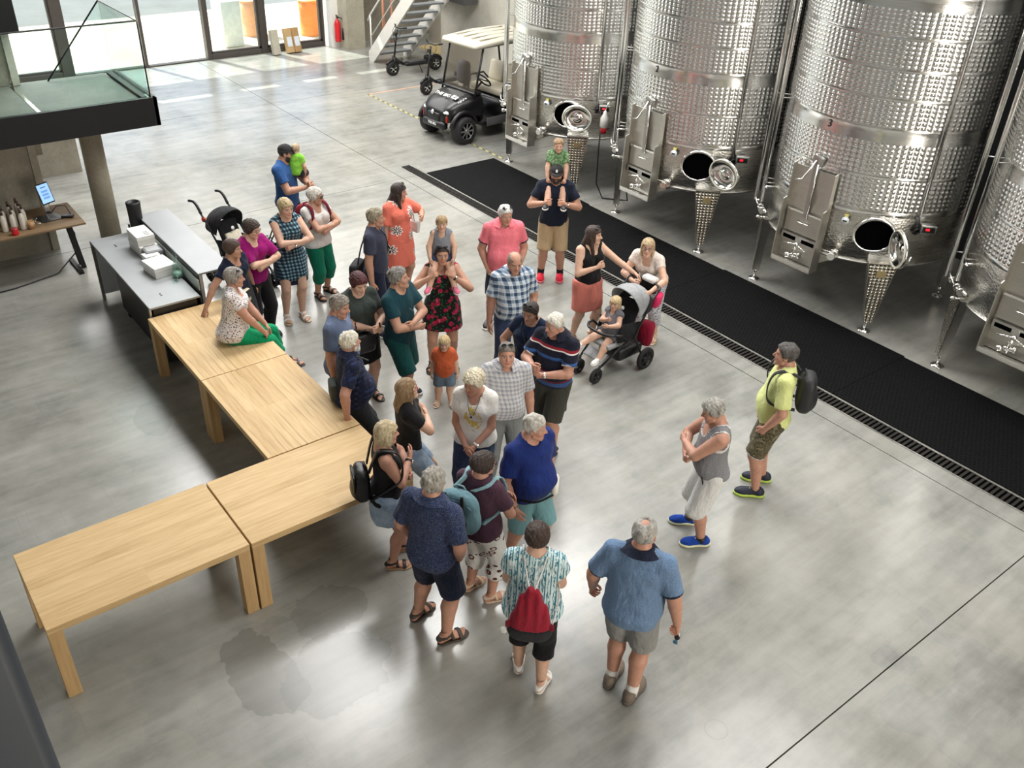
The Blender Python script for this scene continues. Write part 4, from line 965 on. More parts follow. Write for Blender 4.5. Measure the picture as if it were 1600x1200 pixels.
# ---- head (centimetres, +Y forward, origin mid-head); masks for lips, eyes, brows
def head_core(G):
    d = ellip(G, (0, -1.0, 3.0), (7.5, 9.3, 8.4)); d = smin(d, ellip(G, (0, 2.0, -2.6), (6.2, 6.6, 8.2)), 2.5)
    return d
def make_head(kind):
    h = 0.60; lo = (-9.5, -11.8, -14.0); hi = (9.5, 13, 13); G = gridpts(lo, hi, h); kid = kind == 'kid'; fem = kind == 'woman'
    d = head_core(G)
    jw = 4.3 if kind == 'man' else (3.7 if fem else 3.6)
    for s in (-1, 1):
        d = smin(d, rcone(G, (s * jw, 1.2, -6.0), (s * 1.5, 6.0, -9.0), 2.5, 2.2), 1.6)
        d = smin(d, ellip(G, (s * 3.9, 5.3, -2.2), (2.3, 2.4, 2.4)), 1.6)
    d = smin(d, ellip(G, (0, 6.4, -9.4), (2.2, 2.0, 1.8)), 1.4)
    d = smin(d, rcone(G, (-3.4, 7.2, 2.2), (3.4, 7.2, 2.2), 0.9, 0.9), 1.3 if kind == 'man' else 0.9)
    for s in (-1, 1):
        d = smax(d, -ellip(G, (s * 3.1, 9.2, 0.7), (1.9, 1.5, 1.2)), 0.8)
        d = smin(d, ellip(G, (s * 3.1, 6.95, 0.6), (1.45, 1.35, 1.25)), 0.25)
    nl = 0.7 if kid else 1.0
    d = smin(d, rcone(G, (0, 8.0, 1.4), (0, 8.4 + 2.1 * nl, -2.3), 0.65, 1.1), 0.8)
    for s in (-1, 1): d = smin(d, ellip(G, (s * 1.15, 9.0, -2.7), (0.85, 0.95, 0.75)), 0.5)
    d = smin(d, ellip(G, (0, 8.1, -5.55), (2.3, 0.95, 0.6)), 0.45); d = smin(d, ellip(G, (0, 8.0, -6.6), (1.9, 0.95, 0.65)), 0.45)
    d = smax(d, -rcone(G, (-1.9, 9.1, -6.05), (1.9, 9.1, -6.05), 0.35, 0.35), 0.35)
    for s in (-1, 1):
        e = ellip(G, (s * 7.5, -0.6, -0.4), (0.75, 1.9, 3.2)); e = smax(e, -ellip(G, (s * 8.5, -0.1, -0.2), (0.9, 1.0, 1.9)), 0.4); d = smin(d, e, 0.5)
    V, Q = nets(d, lo, h)
    x, y, z = V.T; ax = np.abs(x); front = y > 5
    lip = np.clip(1.15 - np.sqrt((x / 2.35) ** 2 + ((z + 6.05) / 1.15) ** 2), 0, 0.35) / 0.35 * (y > 7.2)
    ex = (ax - 3.1) / 1.55; ez = (z - 0.55) / 0.62
    white = np.clip((1.15 - np.sqrt(ex ** 2 + ez ** 2)) / 0.3, 0, 1) * (y > 6.3)
    iris = np.clip((1.2 - np.sqrt(((ax - 3.05) / 0.72) ** 2 + ((z - 0.55) / 0.75) ** 2)) / 0.35, 0, 1) * (y > 6.3)
    bz = 2.35 - 0.10 * (ax - 3) ** 2; brow = np.clip((1.2 - np.abs(z - bz) / 0.55) / 0.4, 0, 1) * (ax > 1.2) * (ax < 5.0) * (y > 4.5)
    lid = np.clip((1.7 - np.sqrt(ex ** 2 + ((z - 0.6) / 1.0) ** 2)) / 0.6, 0, 1) * (y > 5.8)
    cheek = np.clip(1.2 - np.sqrt(((ax - 4.0) / 2.4) ** 2 + ((z + 2.6) / 2.2) ** 2), 0, 1) * (y > 4)
    nose = np.clip(1.2 - np.sqrt((x / 1.6) ** 2 + ((z + 2.5) / 1.4) ** 2), 0, 1) * (y > 8.3)
    beard = np.clip((-3.9 - z + 0.25 * np.maximum(0, 3 - ax)) / 0.8, 0, 1) * (y > 0.5) * np.clip((y + 1 - 0.0) / 2, 0, 1) * (1 - lip)
    stache = np.clip(1.1 - np.sqrt((x / 2.9) ** 2 + ((z + 4.4) / 0.85) ** 2), 0, 0.3) / 0.3 * (y > 7)
    return V / 100, Q, dict(lip=lip, white=white, iris=iris, brow=brow, lid=lid, cheek=cheek, nose=nose, beard=beard, stache=stache)
HEADS = {k: make_head(k) for k in ('man', 'woman', 'kid')}

HAIR_CACHE = {}
def make_hair(style):
    if style in HAIR_CACHE: return HAIR_CACHE[style]
    h = 0.74; lo = [-13, -15, -16]; hi = [13, 11.5, 15]
    if style in ('long', 'straight'): lo[2] = -40 if style == 'straight' else -34; lo[1] = -18; hi[1] = 12
    if style == 'tied': lo[2] = -20
    if style == 'pony': lo[2] = -18; lo[1] = -19
    G = gridpts(lo, hi, h); X, Y, Z = G; ax = np.abs(X); base = head_core(G)
    nz = np.sin(X * 2.1 + Y * 0.7 + 1.6 * np.sin(Z * 0.9 + Y * 0.5)) * 0.5 + np.sin(Y * 1.9 - Z * 0.8 + 1.9 * np.sin(X * 0.8 + Z * 0.3)) * 0.5
    def line(pts, k=1.0):
        ys, zs = zip(*pts); return np.interp(Y, ys, zs).astype(f32)
    if style in ('short', 'fringe', 'thin', 'crop', 'wavy', 'mcurl'):
        zh = line([(-10, -6.8), (-5, -6.2), (-1.5, -3.2), (0.5, 0.4), (2.8, -0.6), (3.8, 2.4), (5.5, 4.6), (7.5, 6.4), (10, 7.4)])
        th = {'short': 0.8, 'fringe': 0.5, 'thin': 0.55, 'crop': 0.45, 'wavy': 1.15, 'mcurl': 1.1}[style]
        th = th + np.clip((Z - 4) * 0.10, 0, 0.6) * (style != 'fringe')
        lf = np.sin(X * 0.55 + Y * 0.35 + 1.0) * np.sin(Z * 0.6 + 0.5) * 0.35 + np.sin(Y * 0.75 + Z * 0.4) * 0.25
        F = smax(base - th - lf * (style != 'crop') * (style != 'fringe') - nz * {'short': 0.30, 'fringe': 0.1, 'thin': 0.16, 'crop': 0.06, 'wavy': 0.55, 'mcurl': 0.6}[style], (zh - Z) * 0.75, 0.5)
        if style == 'fringe': F = smax(F, -ellip(G, (0, 2.6, 11.5), (5.4, 8.6, 7.2)), 0.6)
        if style == 'thin': F = smax(F, -ellip(G, (0, -2.2, 12.6), (3.4, 3.6, 3.0)) + nz * 0.3, 0.8)
    elif style in ('wshort', 'curly'):
        zh = line([(-10, -7.6), (-5, -7.4), (-1.0, -5.0), (1.5, -2.8), (3.4, -1.2), (5.0, 3.0), (7.0, 5.2), (10, 6.6)])
        cu = style == 'curly'
        F = smax(base - (1.6 if not cu else 2.3) - np.clip((-Y - 2) * 0.10, 0, 0.8) * np.clip((Z + 4) * 0.2, 0, 1) - nz * (0.45 if not cu else 0.2) - (0.55 * np.sin(X * 1.6) * np.sin(Y * 1.6 + 0.5) * np.sin(Z * 1.6) * 1.6 if cu else 0), (zh - Z) * 0.75, 0.7)
    elif style in ('bob', 'toddler'):
        bot = -11.5 if style == 'bob' else -8.0
        F = base - 1.25 - nz * 0.35
        cur = smax(ellip(G, (0, -1.6, -3), (9.3 if style == 'bob' else 8.7, 9.8, 14)), base * -1 - 2.0, 0.5)
        F = smin(F, cur, 0.8)
        face = np.maximum(np.maximum(ax - 5.6 - np.clip((Z + 2) * 0.0, 0, 1), 2.6 - Y), Z - (5.0 if style == 'bob' else 4.0))
        F = smax(F, -face, 0.6); F = smax(F, bot - Z + nz * 0.5, 0.6)
        F = smax(F, -(np.maximum(4.8 - Y, Z - 3.5)), 0.5)
    elif style in ('long', 'straight'):
        F = base - 1.2 - nz * 0.15
        end = -29 if style == 'long' else -35
        cur = ellip((X, Y * 1.0, Z), (0, -3.2, -4), (8.9, 8.2, 15))
        tail = smin(smin(rcone(G, (-4.2, -6.5, -4), (-5.0, -11.5, -16), 4.4, 3.9), rcone(G, (-5.0, -11.5, -16), (-5.0, -12.5, end), 3.9, 2.6), 2), smin(rcone(G, (4.2, -6.5, -4), (5.0, -11.5, -16), 4.4, 3.9), rcone(G, (5.0, -11.5, -16), (5.0, -12.5, end), 3.9, 2.6), 2), 2.5)
        tail = smin(tail, smin(rcone(G, (0, -7.0, -4), (0, -12, -16), 4.6, 4.0), rcone(G, (0, -12, -16), (0, -13, end + 1), 4.0, 2.8), 2), 2.5)
        if style == 'long':
            for s in (-1, 1): tail = smin(tail, rcone(G, (s * 7.0, -0.5, -3), (s * 8.0, 4.0, -24), 2.5, 2.0), 1.5)
        cur = smin(cur, tail + nz * 0.25, 1.5)
        F = smin(F, smax(cur, -(base + 0.2), 0.4), 1.0)
        face = np.maximum(np.maximum(ax - 5.4, 2.2 - Y), np.maximum(Z - 5.2, -14 - Z))
        F = smax(F, -face, 0.6); F = smax(F, -(np.maximum(4.6 - Y, Z - 3.8) + np.where(Z < -12, 20, 0)), 0.5)
    elif style in ('tied', 'pony'):
        zh = line([(-10, -6.5), (-5, -6.2), (-1.5, -3.2), (0.8, 0.2), (3.0, 0.6), (4.6, 3.6), (6.5, 5.8), (10, 7.0)])
        F = smax(base - 0.9 - nz * 0.12, (zh - Z) * 0.75, 0.5)
        if style == 'tied':
            F = smin(F, rcone(G, (0, -9.5, -1.0), (0, -9.5, -17), 3.0, 1.8) + nz * 0.2, 0.8)
            for s in (-1, 1): F = smin(F, rcone(G, (s * 6.5, 0.5, 3), (s * 7.2, -1.5, -8), 1.5, 1.1), 0.8)
        else:
            F = smin(F, rcone(G, (0, -10, 3.5), (0, -14.5, -12), 2.3, 1.2) + nz * 0.2, 0.6)
            F = smin(F, smax(base - 0.7, np.maximum(np.maximum(ax - 5.2, 2.5 - Y), 3.0 - Z), 0.4), 0.4)
    V, Q = nets(F, lo, h); HAIR_CACHE[style] = (V / 100, Q); return HAIR_CACHE[style]

def make_beard():
    h = 0.55; lo = (-9, -3, -15); hi = (9, 12, 0); G = gridpts(lo, hi, h); X, Y, Z = G; b = head_core(G)
    for s in (-1, 1): b = smin(b, rcone(G, (s * 4.3, 1.2, -6.0), (s * 1.5, 6.0, -9.0), 2.5, 2.2), 1.6)
    b = smin(b, ellip(G, (0, 6.4, -9.4), (2.2, 2.0, 1.8)), 1.4)
    F = smax(b - 0.7 - 0.15 * np.sin(X * 3) * np.sin(Z * 3), np.maximum(Z + 3.6 - 0.32 * np.maximum(0, np.abs(X) - 3.0) * 1.0, 1.2 - Y), 0.6)
    F = smax(F, -ellip(G, (0, 9.0, -6.0), (2.2, 3.0, 0.8)), 0.3)
    V, Q = nets(F, lo, h); return V / 100, Q
BEARD = make_beard()

# ---- hands (metres; wrist at origin, fingers to -Z, palm towards -X, thumb to +Y), right hand
def make_hand(curl, spread=0.0):
    h = 0.0057; lo = (-0.085, -0.07, -0.215); hi = (0.04, 0.085, 0.03); G = gridpts(lo, hi, h)
    d = rcone(G, (0, 0, 0.02), (0, 0, -0.015), 0.026, 0.027)
    for yy in (-0.025, -0.008, 0.009, 0.025): d = smin(d, rcone(G, (0, yy * 0.5, -0.02), (0, yy, -0.085), 0.017, 0.0125), 0.014)
    for k, yy in enumerate((-0.031, -0.0105, 0.0105, 0.031)):
        ln = (0.026, 0.031, 0.034, 0.030)[k]; p = np.array([0.0, yy * 0.95, -0.088]); a = R(6); first = True
        for s in range(3):
            a += R(curl * (0.75, 1.0, 0.8)[s]); l = ln * (1.15, 0.8, 0.62)[s]
            q = p + l * np.array([-math.sin(a), yy * (0.10 + spread), -math.cos(a)]); e = rcone(G, p, q, 0.0098 - 0.0008 * s, 0.009 - 0.0008 * s); d = smin(d, e, 0.004 if first else 0.002); p = q; first = False
    p = np.array([-0.004, 0.020, -0.028]); d = smin(d, rcone(G, p, (-0.014, 0.046, -0.060), 0.017, 0.013), 0.012)
    d = smin(d, rcone(G, (-0.014, 0.046, -0.060), (-0.024 - curl * 0.0002, 0.052, -0.090), 0.0115, 0.0105), 0.004); d = smin(d, rcone(G, (-0.024 - curl * 0.0002, 0.052, -0.090), (-0.034 - curl * 0.0003, 0.046, -0.112), 0.010, 0.008), 0.003)
    return nets(d, lo, h)
HANDS = {'relax': make_hand(20), 'fist': make_hand(62), 'flat': make_hand(4, 0.15)}

# ---- feet and shoes (metres, sole at z 0, toes +Y, ankle above origin), right foot
def make_foot():
    h = 0.008; lo = (-0.075, -0.10, -0.012); hi = (0.075, 0.22, 0.12); G = gridpts(lo, hi, h)
    d = rcone(G, (0, -0.008, 0.12), (0, -0.01, 0.06), 0.036, 0.037); d = smin(d, ellip(G, (0, -0.045, 0.034), (0.034, 0.040, 0.036)), 0.02)
    d = smin(d, rcone(G, (0, 0.0, 0.055), (-0.004, 0.11, 0.028), 0.036, 0.022), 0.03); d = smin(d, ellip(G, (0.0, 0.11, 0.024), (0.047, 0.055, 0.022)), 0.03)
    for k in range(5):
        x = -0.034 + k * 0.0165; l = (0.190, 0.186, 0.177, 0.165, 0.150)[k]; d = smin(d, rcone(G, (x, 0.135 - 0.006 * k, 0.018), (x, l - 0.012, 0.015), 0.011 if k else 0.013, 0.010 if k else 0.013), 0.006)
    d = np.maximum(d, -G[2] + 0.003); return nets(d, lo, h)
def make_shoe():
    h = 0.0090; lo = (-0.085, -0.11, -0.012); hi = (0.085, 0.24, 0.14); G = gridpts(lo, hi, h)
    d = ellip(G, (0, -0.045, 0.045), (0.043, 0.050, 0.052)); d = smin(d, rcone(G, (0, -0.02, 0.065), (-0.004, 0.12, 0.040), 0.046, 0.038), 0.03); d = smin(d, ellip(G, (-0.002, 0.12, 0.036), (0.052, 0.085, 0.040)), 0.03)
    up = smax(d, 0.024 - G[2], 0.004); up = smax(up, -rcone(G, (0, -0.005, 0.16), (0, -0.005, 0.085), 0.040, 0.034), 0.004); up = smax(up, G[2] - 0.098 - 0.15 * np.maximum(0, -G[1]), 0.004)
    so = smax(smax(ellip(G, (0, -0.048, 0.02), (0.046, 0.054, 0.06)), -1e3 + 0 * G[0], 0.01), -1e3 + 0 * G[0], 0.01)
    so = smin(so, rcone(G, (0, -0.02, 0.02), (0, 0.12, 0.02), 0.046, 0.052), 0.02); so = smin(so, ellip(G, (-0.002, 0.125, 0.02), (0.057, 0.088, 0.06)), 0.02)
    so = smax(smax(so, G[2] - 0.032 - 0.03 * np.maximum(0, -G[1] - 0.02), 0.004), 0.001 - G[2], 0.003)
    return nets(up, lo, h), nets(so, lo, h)
FOOT = make_foot(); SHOE_UP, SHOE_SOLE = make_shoe()
def make_laces():
    mb = MB()
    for k in range(4): mb.tube([(dx, .035 + k * .024 + dy, .100 - k * .0078 + dz) for dx, dy, dz in ((-.024, .006, -.012), (-.008, 0, -.001), (.010, .002, -.001), (.024, -.004, -.012))], .0035, 4, cap=False)
    return np.array(mb.v, f32), np.array(mb.f)
LACES = make_laces()
def make_sandal():
    h = 0.0075; lo = (-0.085, -0.11, -0.014); hi = (0.085, 0.24, 0.14); G = gridpts(lo, hi, h)
    so = rcone(G, (0, -0.035, 0.012), (0, 0.12, 0.012), 0.045, 0.055); so = smin(so, ellip(G, (-0.002, 0.12, 0.012), (0.056, 0.09, 0.06)), 0.02)
    so = smax(smax(so, G[2] - 0.006, 0.003), -0.010 - G[2], 0.002)
    ft = rcone(G, (0, -0.008, 0.12), (0, -0.01, 0.06), 0.036, 0.037); ft = smin(ft, ellip(G, (0, -0.045, 0.034), (0.034, 0.040, 0.036)), 0.02)
    ft = smin(ft, rcone(G, (0, 0.0, 0.055), (-0.004, 0.11, 0.028), 0.036, 0.022), 0.03); ft = smin(ft, ellip(G, (0.0, 0.11, 0.024), (0.047, 0.055, 0.022)), 0.03)
    sh = np.abs(ft - 0.002) - 0.0055
    X, Y, Z = G
    b1 = np.abs(Y - 0.118) - 0.019; b2 = np.abs(Y - 0.045 + 0.15 * (Z - 0.05)) - 0.014; b3 = np.abs(Z - 0.068 - 0.25 * (Y + 0.02)) - 0.012; b3 = np.maximum(b3, Y - 0.03)
    stp = np.maximum(sh, np.minimum(np.minimum(b1, b2), b3)); stp = smax(stp, 0.0 - Z, 0.002)
    return nets(stp, lo, h), nets(so, lo, h)
SAND_ST, SAND_SO = make_sandal()

# ---- cloth and skin materials
def m_skin():
    m, nt, b = new_mat('skin'); t = NT(nt); at = t.n('ShaderNodeAttribute', attribute_name='tint')
    nz = t.noise(t.obj(), 26, 3); t.link(t.mix(1.0, at.outputs['Color'], t.ramp(nz, [(0.3, (0.88, 0.84, 0.83)), (0.7, (1.0, 1.0, 1.0))]), 'MULTIPLY'), b.inputs['Base Color'])
    b.inputs['Roughness'].default_value = 0.5; b.inputs['Subsurface Weight'].default_value = 0.0; b.inputs['Specular IOR Level'].default_value = 0.4
    return m
SKIN = m_skin()
TAN = np.array(srgb(192, 148, 124)[:3]); FAIR = np.array(srgb(216, 176, 152)[:3]); RUDDY = np.array(srgb(196, 148, 126)[:3]); DEEP = np.array(srgb(168, 118, 92)[:3])

def m_hair(rgb):
    nm = 'hair_%d_%d_%d' % rgb
    if nm in MATS: return MATS[nm]
    m, nt, b = new_mat(nm); t = NT(nt); c = srgb(*rgb)
    nz = t.math('ADD', t.math('MULTIPLY', t.noise(t.vmap(t.obj(), (22, 22, 8)), 1.6, 3, 0.6), 0.55), t.math('MULTIPLY', t.noise(t.vmap(t.obj(), (60, 60, 22)), 2.6, 4, 0.7), 0.45))
    t.link(t.ramp(nz, [(0.36, tuple(x * 0.32 for x in c[:3])), (0.49, tuple(x * 0.92 for x in c[:3])), (0.63, tuple(min(1, x * 0.85 + 0.55 * sum(c[:3]) / 3 + 0.01) for x in c[:3]))]), b.inputs['Base Color'])
    b.inputs['Roughness'].default_value = 0.5; t.bump(nz, 0.9, 0.02, b); MATS[nm] = m; return m

CLOTH_N = [0]
def cloth(kind, *cols, scale=1.0, rough=0.85):
    """woven or printed cloth in the wearer's own coordinates"""
    key = 'cloth_' + kind + '_' + '_'.join('%02x%02x%02x' % c for c in cols) + ('_%g' % scale)
    if key in MATS: return MATS[key]
    m, nt, b = new_mat(key); t = NT(nt); o = t.obj(); x, y, z = t.xyz(o); C_ = [tuple(v * 0.98 for v in srgb(*c)[:3]) + (1,) for c in cols]
    fold = t.noise(t.vmap(o, (7, 7, 3.2)), 1.4, 4, 0.6); wv = t.noise(o, 420, 2)
    if kind == 'plain': c = C_[0]
    elif kind == 'melange': c = t.ramp(t.noise(t.vmap(o, (1, 1, 1.6)), 90 * scale, 4, 0.7), [(0.32, C_[0]), (0.68, C_[1])])
    elif kind == 'plaid':
        P = 0.075 * scale
        def bars(v, ph, duty): return t.math('LESS_THAN', t.math('FRACT', t.math('ADD', t.math('DIVIDE', v, P), ph)), duty)
        u = t.math('ADD', x, t.math('MULTIPLY', y, 0.6)); a = bars(u, 0.1, 0.45); d = bars(z, 0.3, 0.45)
        k = t.math('MULTIPLY', t.math('ADD', a, d), 0.5); c = t.ramp(k, [(0.0, C_[0]), (0.5, C_[1]), (1.0, C_[2])])
        ln = t.math('MAXIMUM', bars(u, 0.55, 0.06), bars(z, 0.75, 0.06)); c = t.mix(t.math('MULTIPLY', ln, 0.6), c, C_[3] if len(C_) > 3 else C_[2])
    elif kind == 'blotch':   # small scattered print
        vo = t.n('ShaderNodeTexVoronoi', {'Vector': o, 'Scale': 62 * scale}); nz = t.noise(o, 45 * scale, 3)
        k = t.math('LESS_THAN', t.math('ADD', vo.outputs['Distance'], t.math('MULTIPLY', nz, 0.35)), 0.52)
        pick = t.n('ShaderNodeSeparateColor', {0: vo.outputs['Color']}).outputs[0]
        ink = t.ramp(pick, [(i / max(1, len(C_) - 1), q) for i, q in enumerate(C_[1:])], 'CONSTANT') if len(C_) > 2 else C_[1]
        c = t.mix(k, C_[0], ink)
    elif kind == 'paisley':
        nz = t.n('ShaderNodeTexNoise', {'Vector': o, 'Scale': 55 * scale, 'Detail': 3.0, 'Distortion': 2.2}).outputs[0]
        c = t.ramp(nz, [(0.40, C_[0]), (0.49, C_[0]), (0.52, C_[1]), (0.56, C_[0]), (0.62, C_[2])])
    elif kind == 'flowers':  # big blossoms on dark ground
        vo = t.n('ShaderNodeTexVoronoi', {'Vector': o, 'Scale': 13 * scale}); v2 = t.n('ShaderNodeTexVoronoi', {'Vector': o, 'Scale': 30 * scale}); nz = t.noise(o, 34, 4)
        c = t.mix(t.math('LESS_THAN', t.math('ADD', v2.outputs['Distance'], t.math('MULTIPLY', nz, 0.5)), 0.60), C_[0], C_[2])
        k = t.math('LESS_THAN', t.math('ADD', vo.outputs['Distance'], t.math('MULTIPLY', nz, 0.45)), 0.60)
        c = t.mix(k, c, t.ramp(nz, [(0.35, C_[1]), (0.6, C_[3]), (0.7, C_[4])]))
    elif kind == 'camo':
        c = t.ramp(t.noise(o, 16 * scale, 3, 0.5), [(0.0, C_[0]), (0.42, C_[1]), (0.50, C_[2]), (0.58, C_[3 % len(C_)])], 'CONSTANT')
    elif kind == 'streaks':  # broken vertical brush marks
        nz = t.noise(t.vmap(o, (52, 52, 17)), 1.0, 3, 0.6); n2 = t.noise(t.vmap(o, (24, 24, 7), loc=(3, 1, 2)), 1.2, 2)
        sx = t.math('SINE', t.math('ADD', t.math('MULTIPLY', x, 150), t.math('MULTIPLY', nz, 5)))
        c = t.ramp(t.math('ADD', t.math('MULTIPLY', sx, 0.26), nz), [(0.30, C_[0]), (0.45, C_[1]), (0.55, C_[2]), (0.66, C_[3]), (0.78, C_[0])])
        c = t.mix(t.math('MULTIPLY', t.math('GREATER_THAN', n2, 0.58), 0.55), c, C_[4])
    elif kind == 'bands':    # cols: ground then (handled by caller through extra list)
        c = C_[0]
        for (z0, z1, q) in BANDS: c = t.mix(t.math('MULTIPLY', t.math('GREATER_THAN', z, z0), t.math('LESS_THAN', z, z1)), c, srgb(*q))
    elif kind == 'denim':
        c = t.ramp(t.math('ADD', t.math('MULTIPLY', t.noise(o, 9, 4), 0.8), t.math('MULTIPLY', t.noise(o, 160, 2), 0.2)), [(0.35, C_[0]), (0.65, C_[1])])
    elif kind == 'daisy':    # large star flowers
        vo = t.n('ShaderNodeTexVoronoi', {'Vector': o, 'Scale': 5.2 * scale, 'Randomness': 0.7}); df = t.n('ShaderNodeVectorMath', {0: o, 1: vo.outputs['Position']}, operation='SUBTRACT').outputs[0]
        a_, b_, c_ = t.xyz(df); r_ = t.math('SQRT', t.math('ADD', t.math('MULTIPLY', a_, a_), t.math('MULTIPLY', c_, c_))); th = t.math('ARCTAN2', c_, a_)
        pet = t.math('ABSOLUTE', t.math('COSINE', t.math('MULTIPLY', th, 4.5))); ro = t.math('MULTIPLY', t.math('ADD', 0.45, t.math('MULTIPLY', pet, 0.55)), 0.078); ri = t.math('MULTIPLY', t.math('POWER', pet, 1.6), 0.058)
        c = t.mix(t.math('LESS_THAN', r_, ro), C_[0], C_[1]); c = t.mix(t.math('MULTIPLY', t.math('LESS_THAN', r_, ri), t.math('GREATER_THAN', r_, 0.010)), c, C_[2])
    elif kind == 'print':    # one loose motif on the chest
        nz = t.noise(o, 26, 4); dx = t.math('DIVIDE', t.math('ADD', x, 0.01), 0.085); dz = t.math('DIVIDE', t.math('SUBTRACT', z, 1.13), 0.13)
        e_ = t.math('SQRT', t.math('ADD', t.math('MULTIPLY', dx, dx), t.math('MULTIPLY', dz, dz)))
        k = t.math('MULTIPLY', t.math('MULTIPLY', t.math('LESS_THAN', e_, 1.0), t.math('GREATER_THAN', nz, 0.52)), t.math('GREATER_THAN', y, 0.03)); c = t.mix(k, C_[0], C_[1])
    elif kind == 'smudge':   # sparse small motifs on pale ground
        vo = t.n('ShaderNodeTexVoronoi', {'Vector': t.vmap(o, (1, 1, 1.5)), 'Scale': 13.0 * scale}); nz = t.noise(o, 40, 3)
        dd = t.math('ADD', vo.outputs['Distance'], t.math('MULTIPLY', nz, 0.16))
        c = t.ramp(dd, [(0.20, C_[2]), (0.28, C_[1]), (0.38, C_[3]), (0.44, C_[0])], 'CONSTANT')
    if not isinstance(c, bpy.types.NodeSocket):
        c = t.ramp(fold, [(0.25, tuple(v * 0.86 for v in c[:3])), (0.75, tuple(min(1, v * 1.08) for v in c[:3]))])
    t.link(c, b.inputs['Base Color']); b.inputs['Roughness'].default_value = rough; b.inputs['Specular IOR Level'].default_value = 0.25
    b.inputs['Sheen Weight'].default_value = 0.08
    t.bump(t.math('ADD', fold, t.math('MULTIPLY', wv, 0.05)), 0.85, 0.04, b)
    MATS[key] = m; return m
BANDS = []

def ik(a, b, l1, l2, pole):
    a, b, pole = np.array(a, float), np.array(b, float), np.array(pole, float); d = b - a; L = np.linalg.norm(d); mx = (l1 + l2) * 0.995
    if L > mx: b = a + d / L * mx; d = b - a; L = mx
    L = max(L, abs(l1 - l2) * 1.02 + 1e-4); u = d / np.linalg.norm(d); x = (l1 * l1 - l2 * l2 + L * L) / (2 * L); hh = math.sqrt(max(l1 * l1 - x * x, 0))
    p = pole - u * (pole @ u); p /= np.linalg.norm(p) + 1e-9
    return a + u * x + p * hh, b

def rotm(ax, deg):
    return np.array(Matrix.Rotation(R(deg), 3, ax))

PR_M = [(0.445, .062, .052, -.004), (0.47, .088, .064, -.006), (0.515, .096, .070, -.008), (0.555, .092, .066, 0.0), (0.605, .086, .062, .004), (0.66, .088, .063, .004), (0.72, .097, .066, .004), (0.765, .102, .064, .000), (0.80, .094, .054, -.004), (0.825, .070, .044, -.007), (0.845, .042, .036, -.008), (0.87, .033, .034, -.004)]
PR_F = [(0.445, .062, .054, -.006), (0.47, .092, .068, -.010), (0.515, .103, .073, -.012), (0.555, .094, .064, -.002), (0.605, .078, .055, .002), (0.64, .075, .054, .002), (0.70, .084, .058, .002), (0.755, .088, .056, -.002), (0.795, .082, .048, -.006), (0.822, .060, .040, -.009), (0.845, .036, .032, -.008), (0.87, .028, .029, -.004)]
PR_K = [(0.40, .060, .060, -.006), (0.44, .088, .074, -.006), (0.50, .094, .078, 0.0), (0.56, .092, .078, .006), (0.62, .090, .072, .004), (0.68, .090, .066, .0), (0.72, .080, .054, -.003), (0.745, .056, .044, -.004), (0.765, .036, .036, -.004), (0.80, .034, .034, 0)]

ARM = {'down': ((.160, .015, .46), (.5, -.8, 0)), 'pocket': ((.118, .040, .50), (.75, -.7, 0)), 'cross_over': ((-.062, .122, .668), (.6, .55, -.6)), 'cross_under': ((.000, .128, .645), (.6, .55, -.6)),
       'clasp': ((.028, .125, .535), (.7, -.5, -.3)), 'back': ((.05, -.115, .52), (.7, -.7, 0)), 'chin': ((-.01, .13, .70), (.5, .2, -.9)), 'waist': ((.05, .15, .60), (.6, -.3, -.7))}

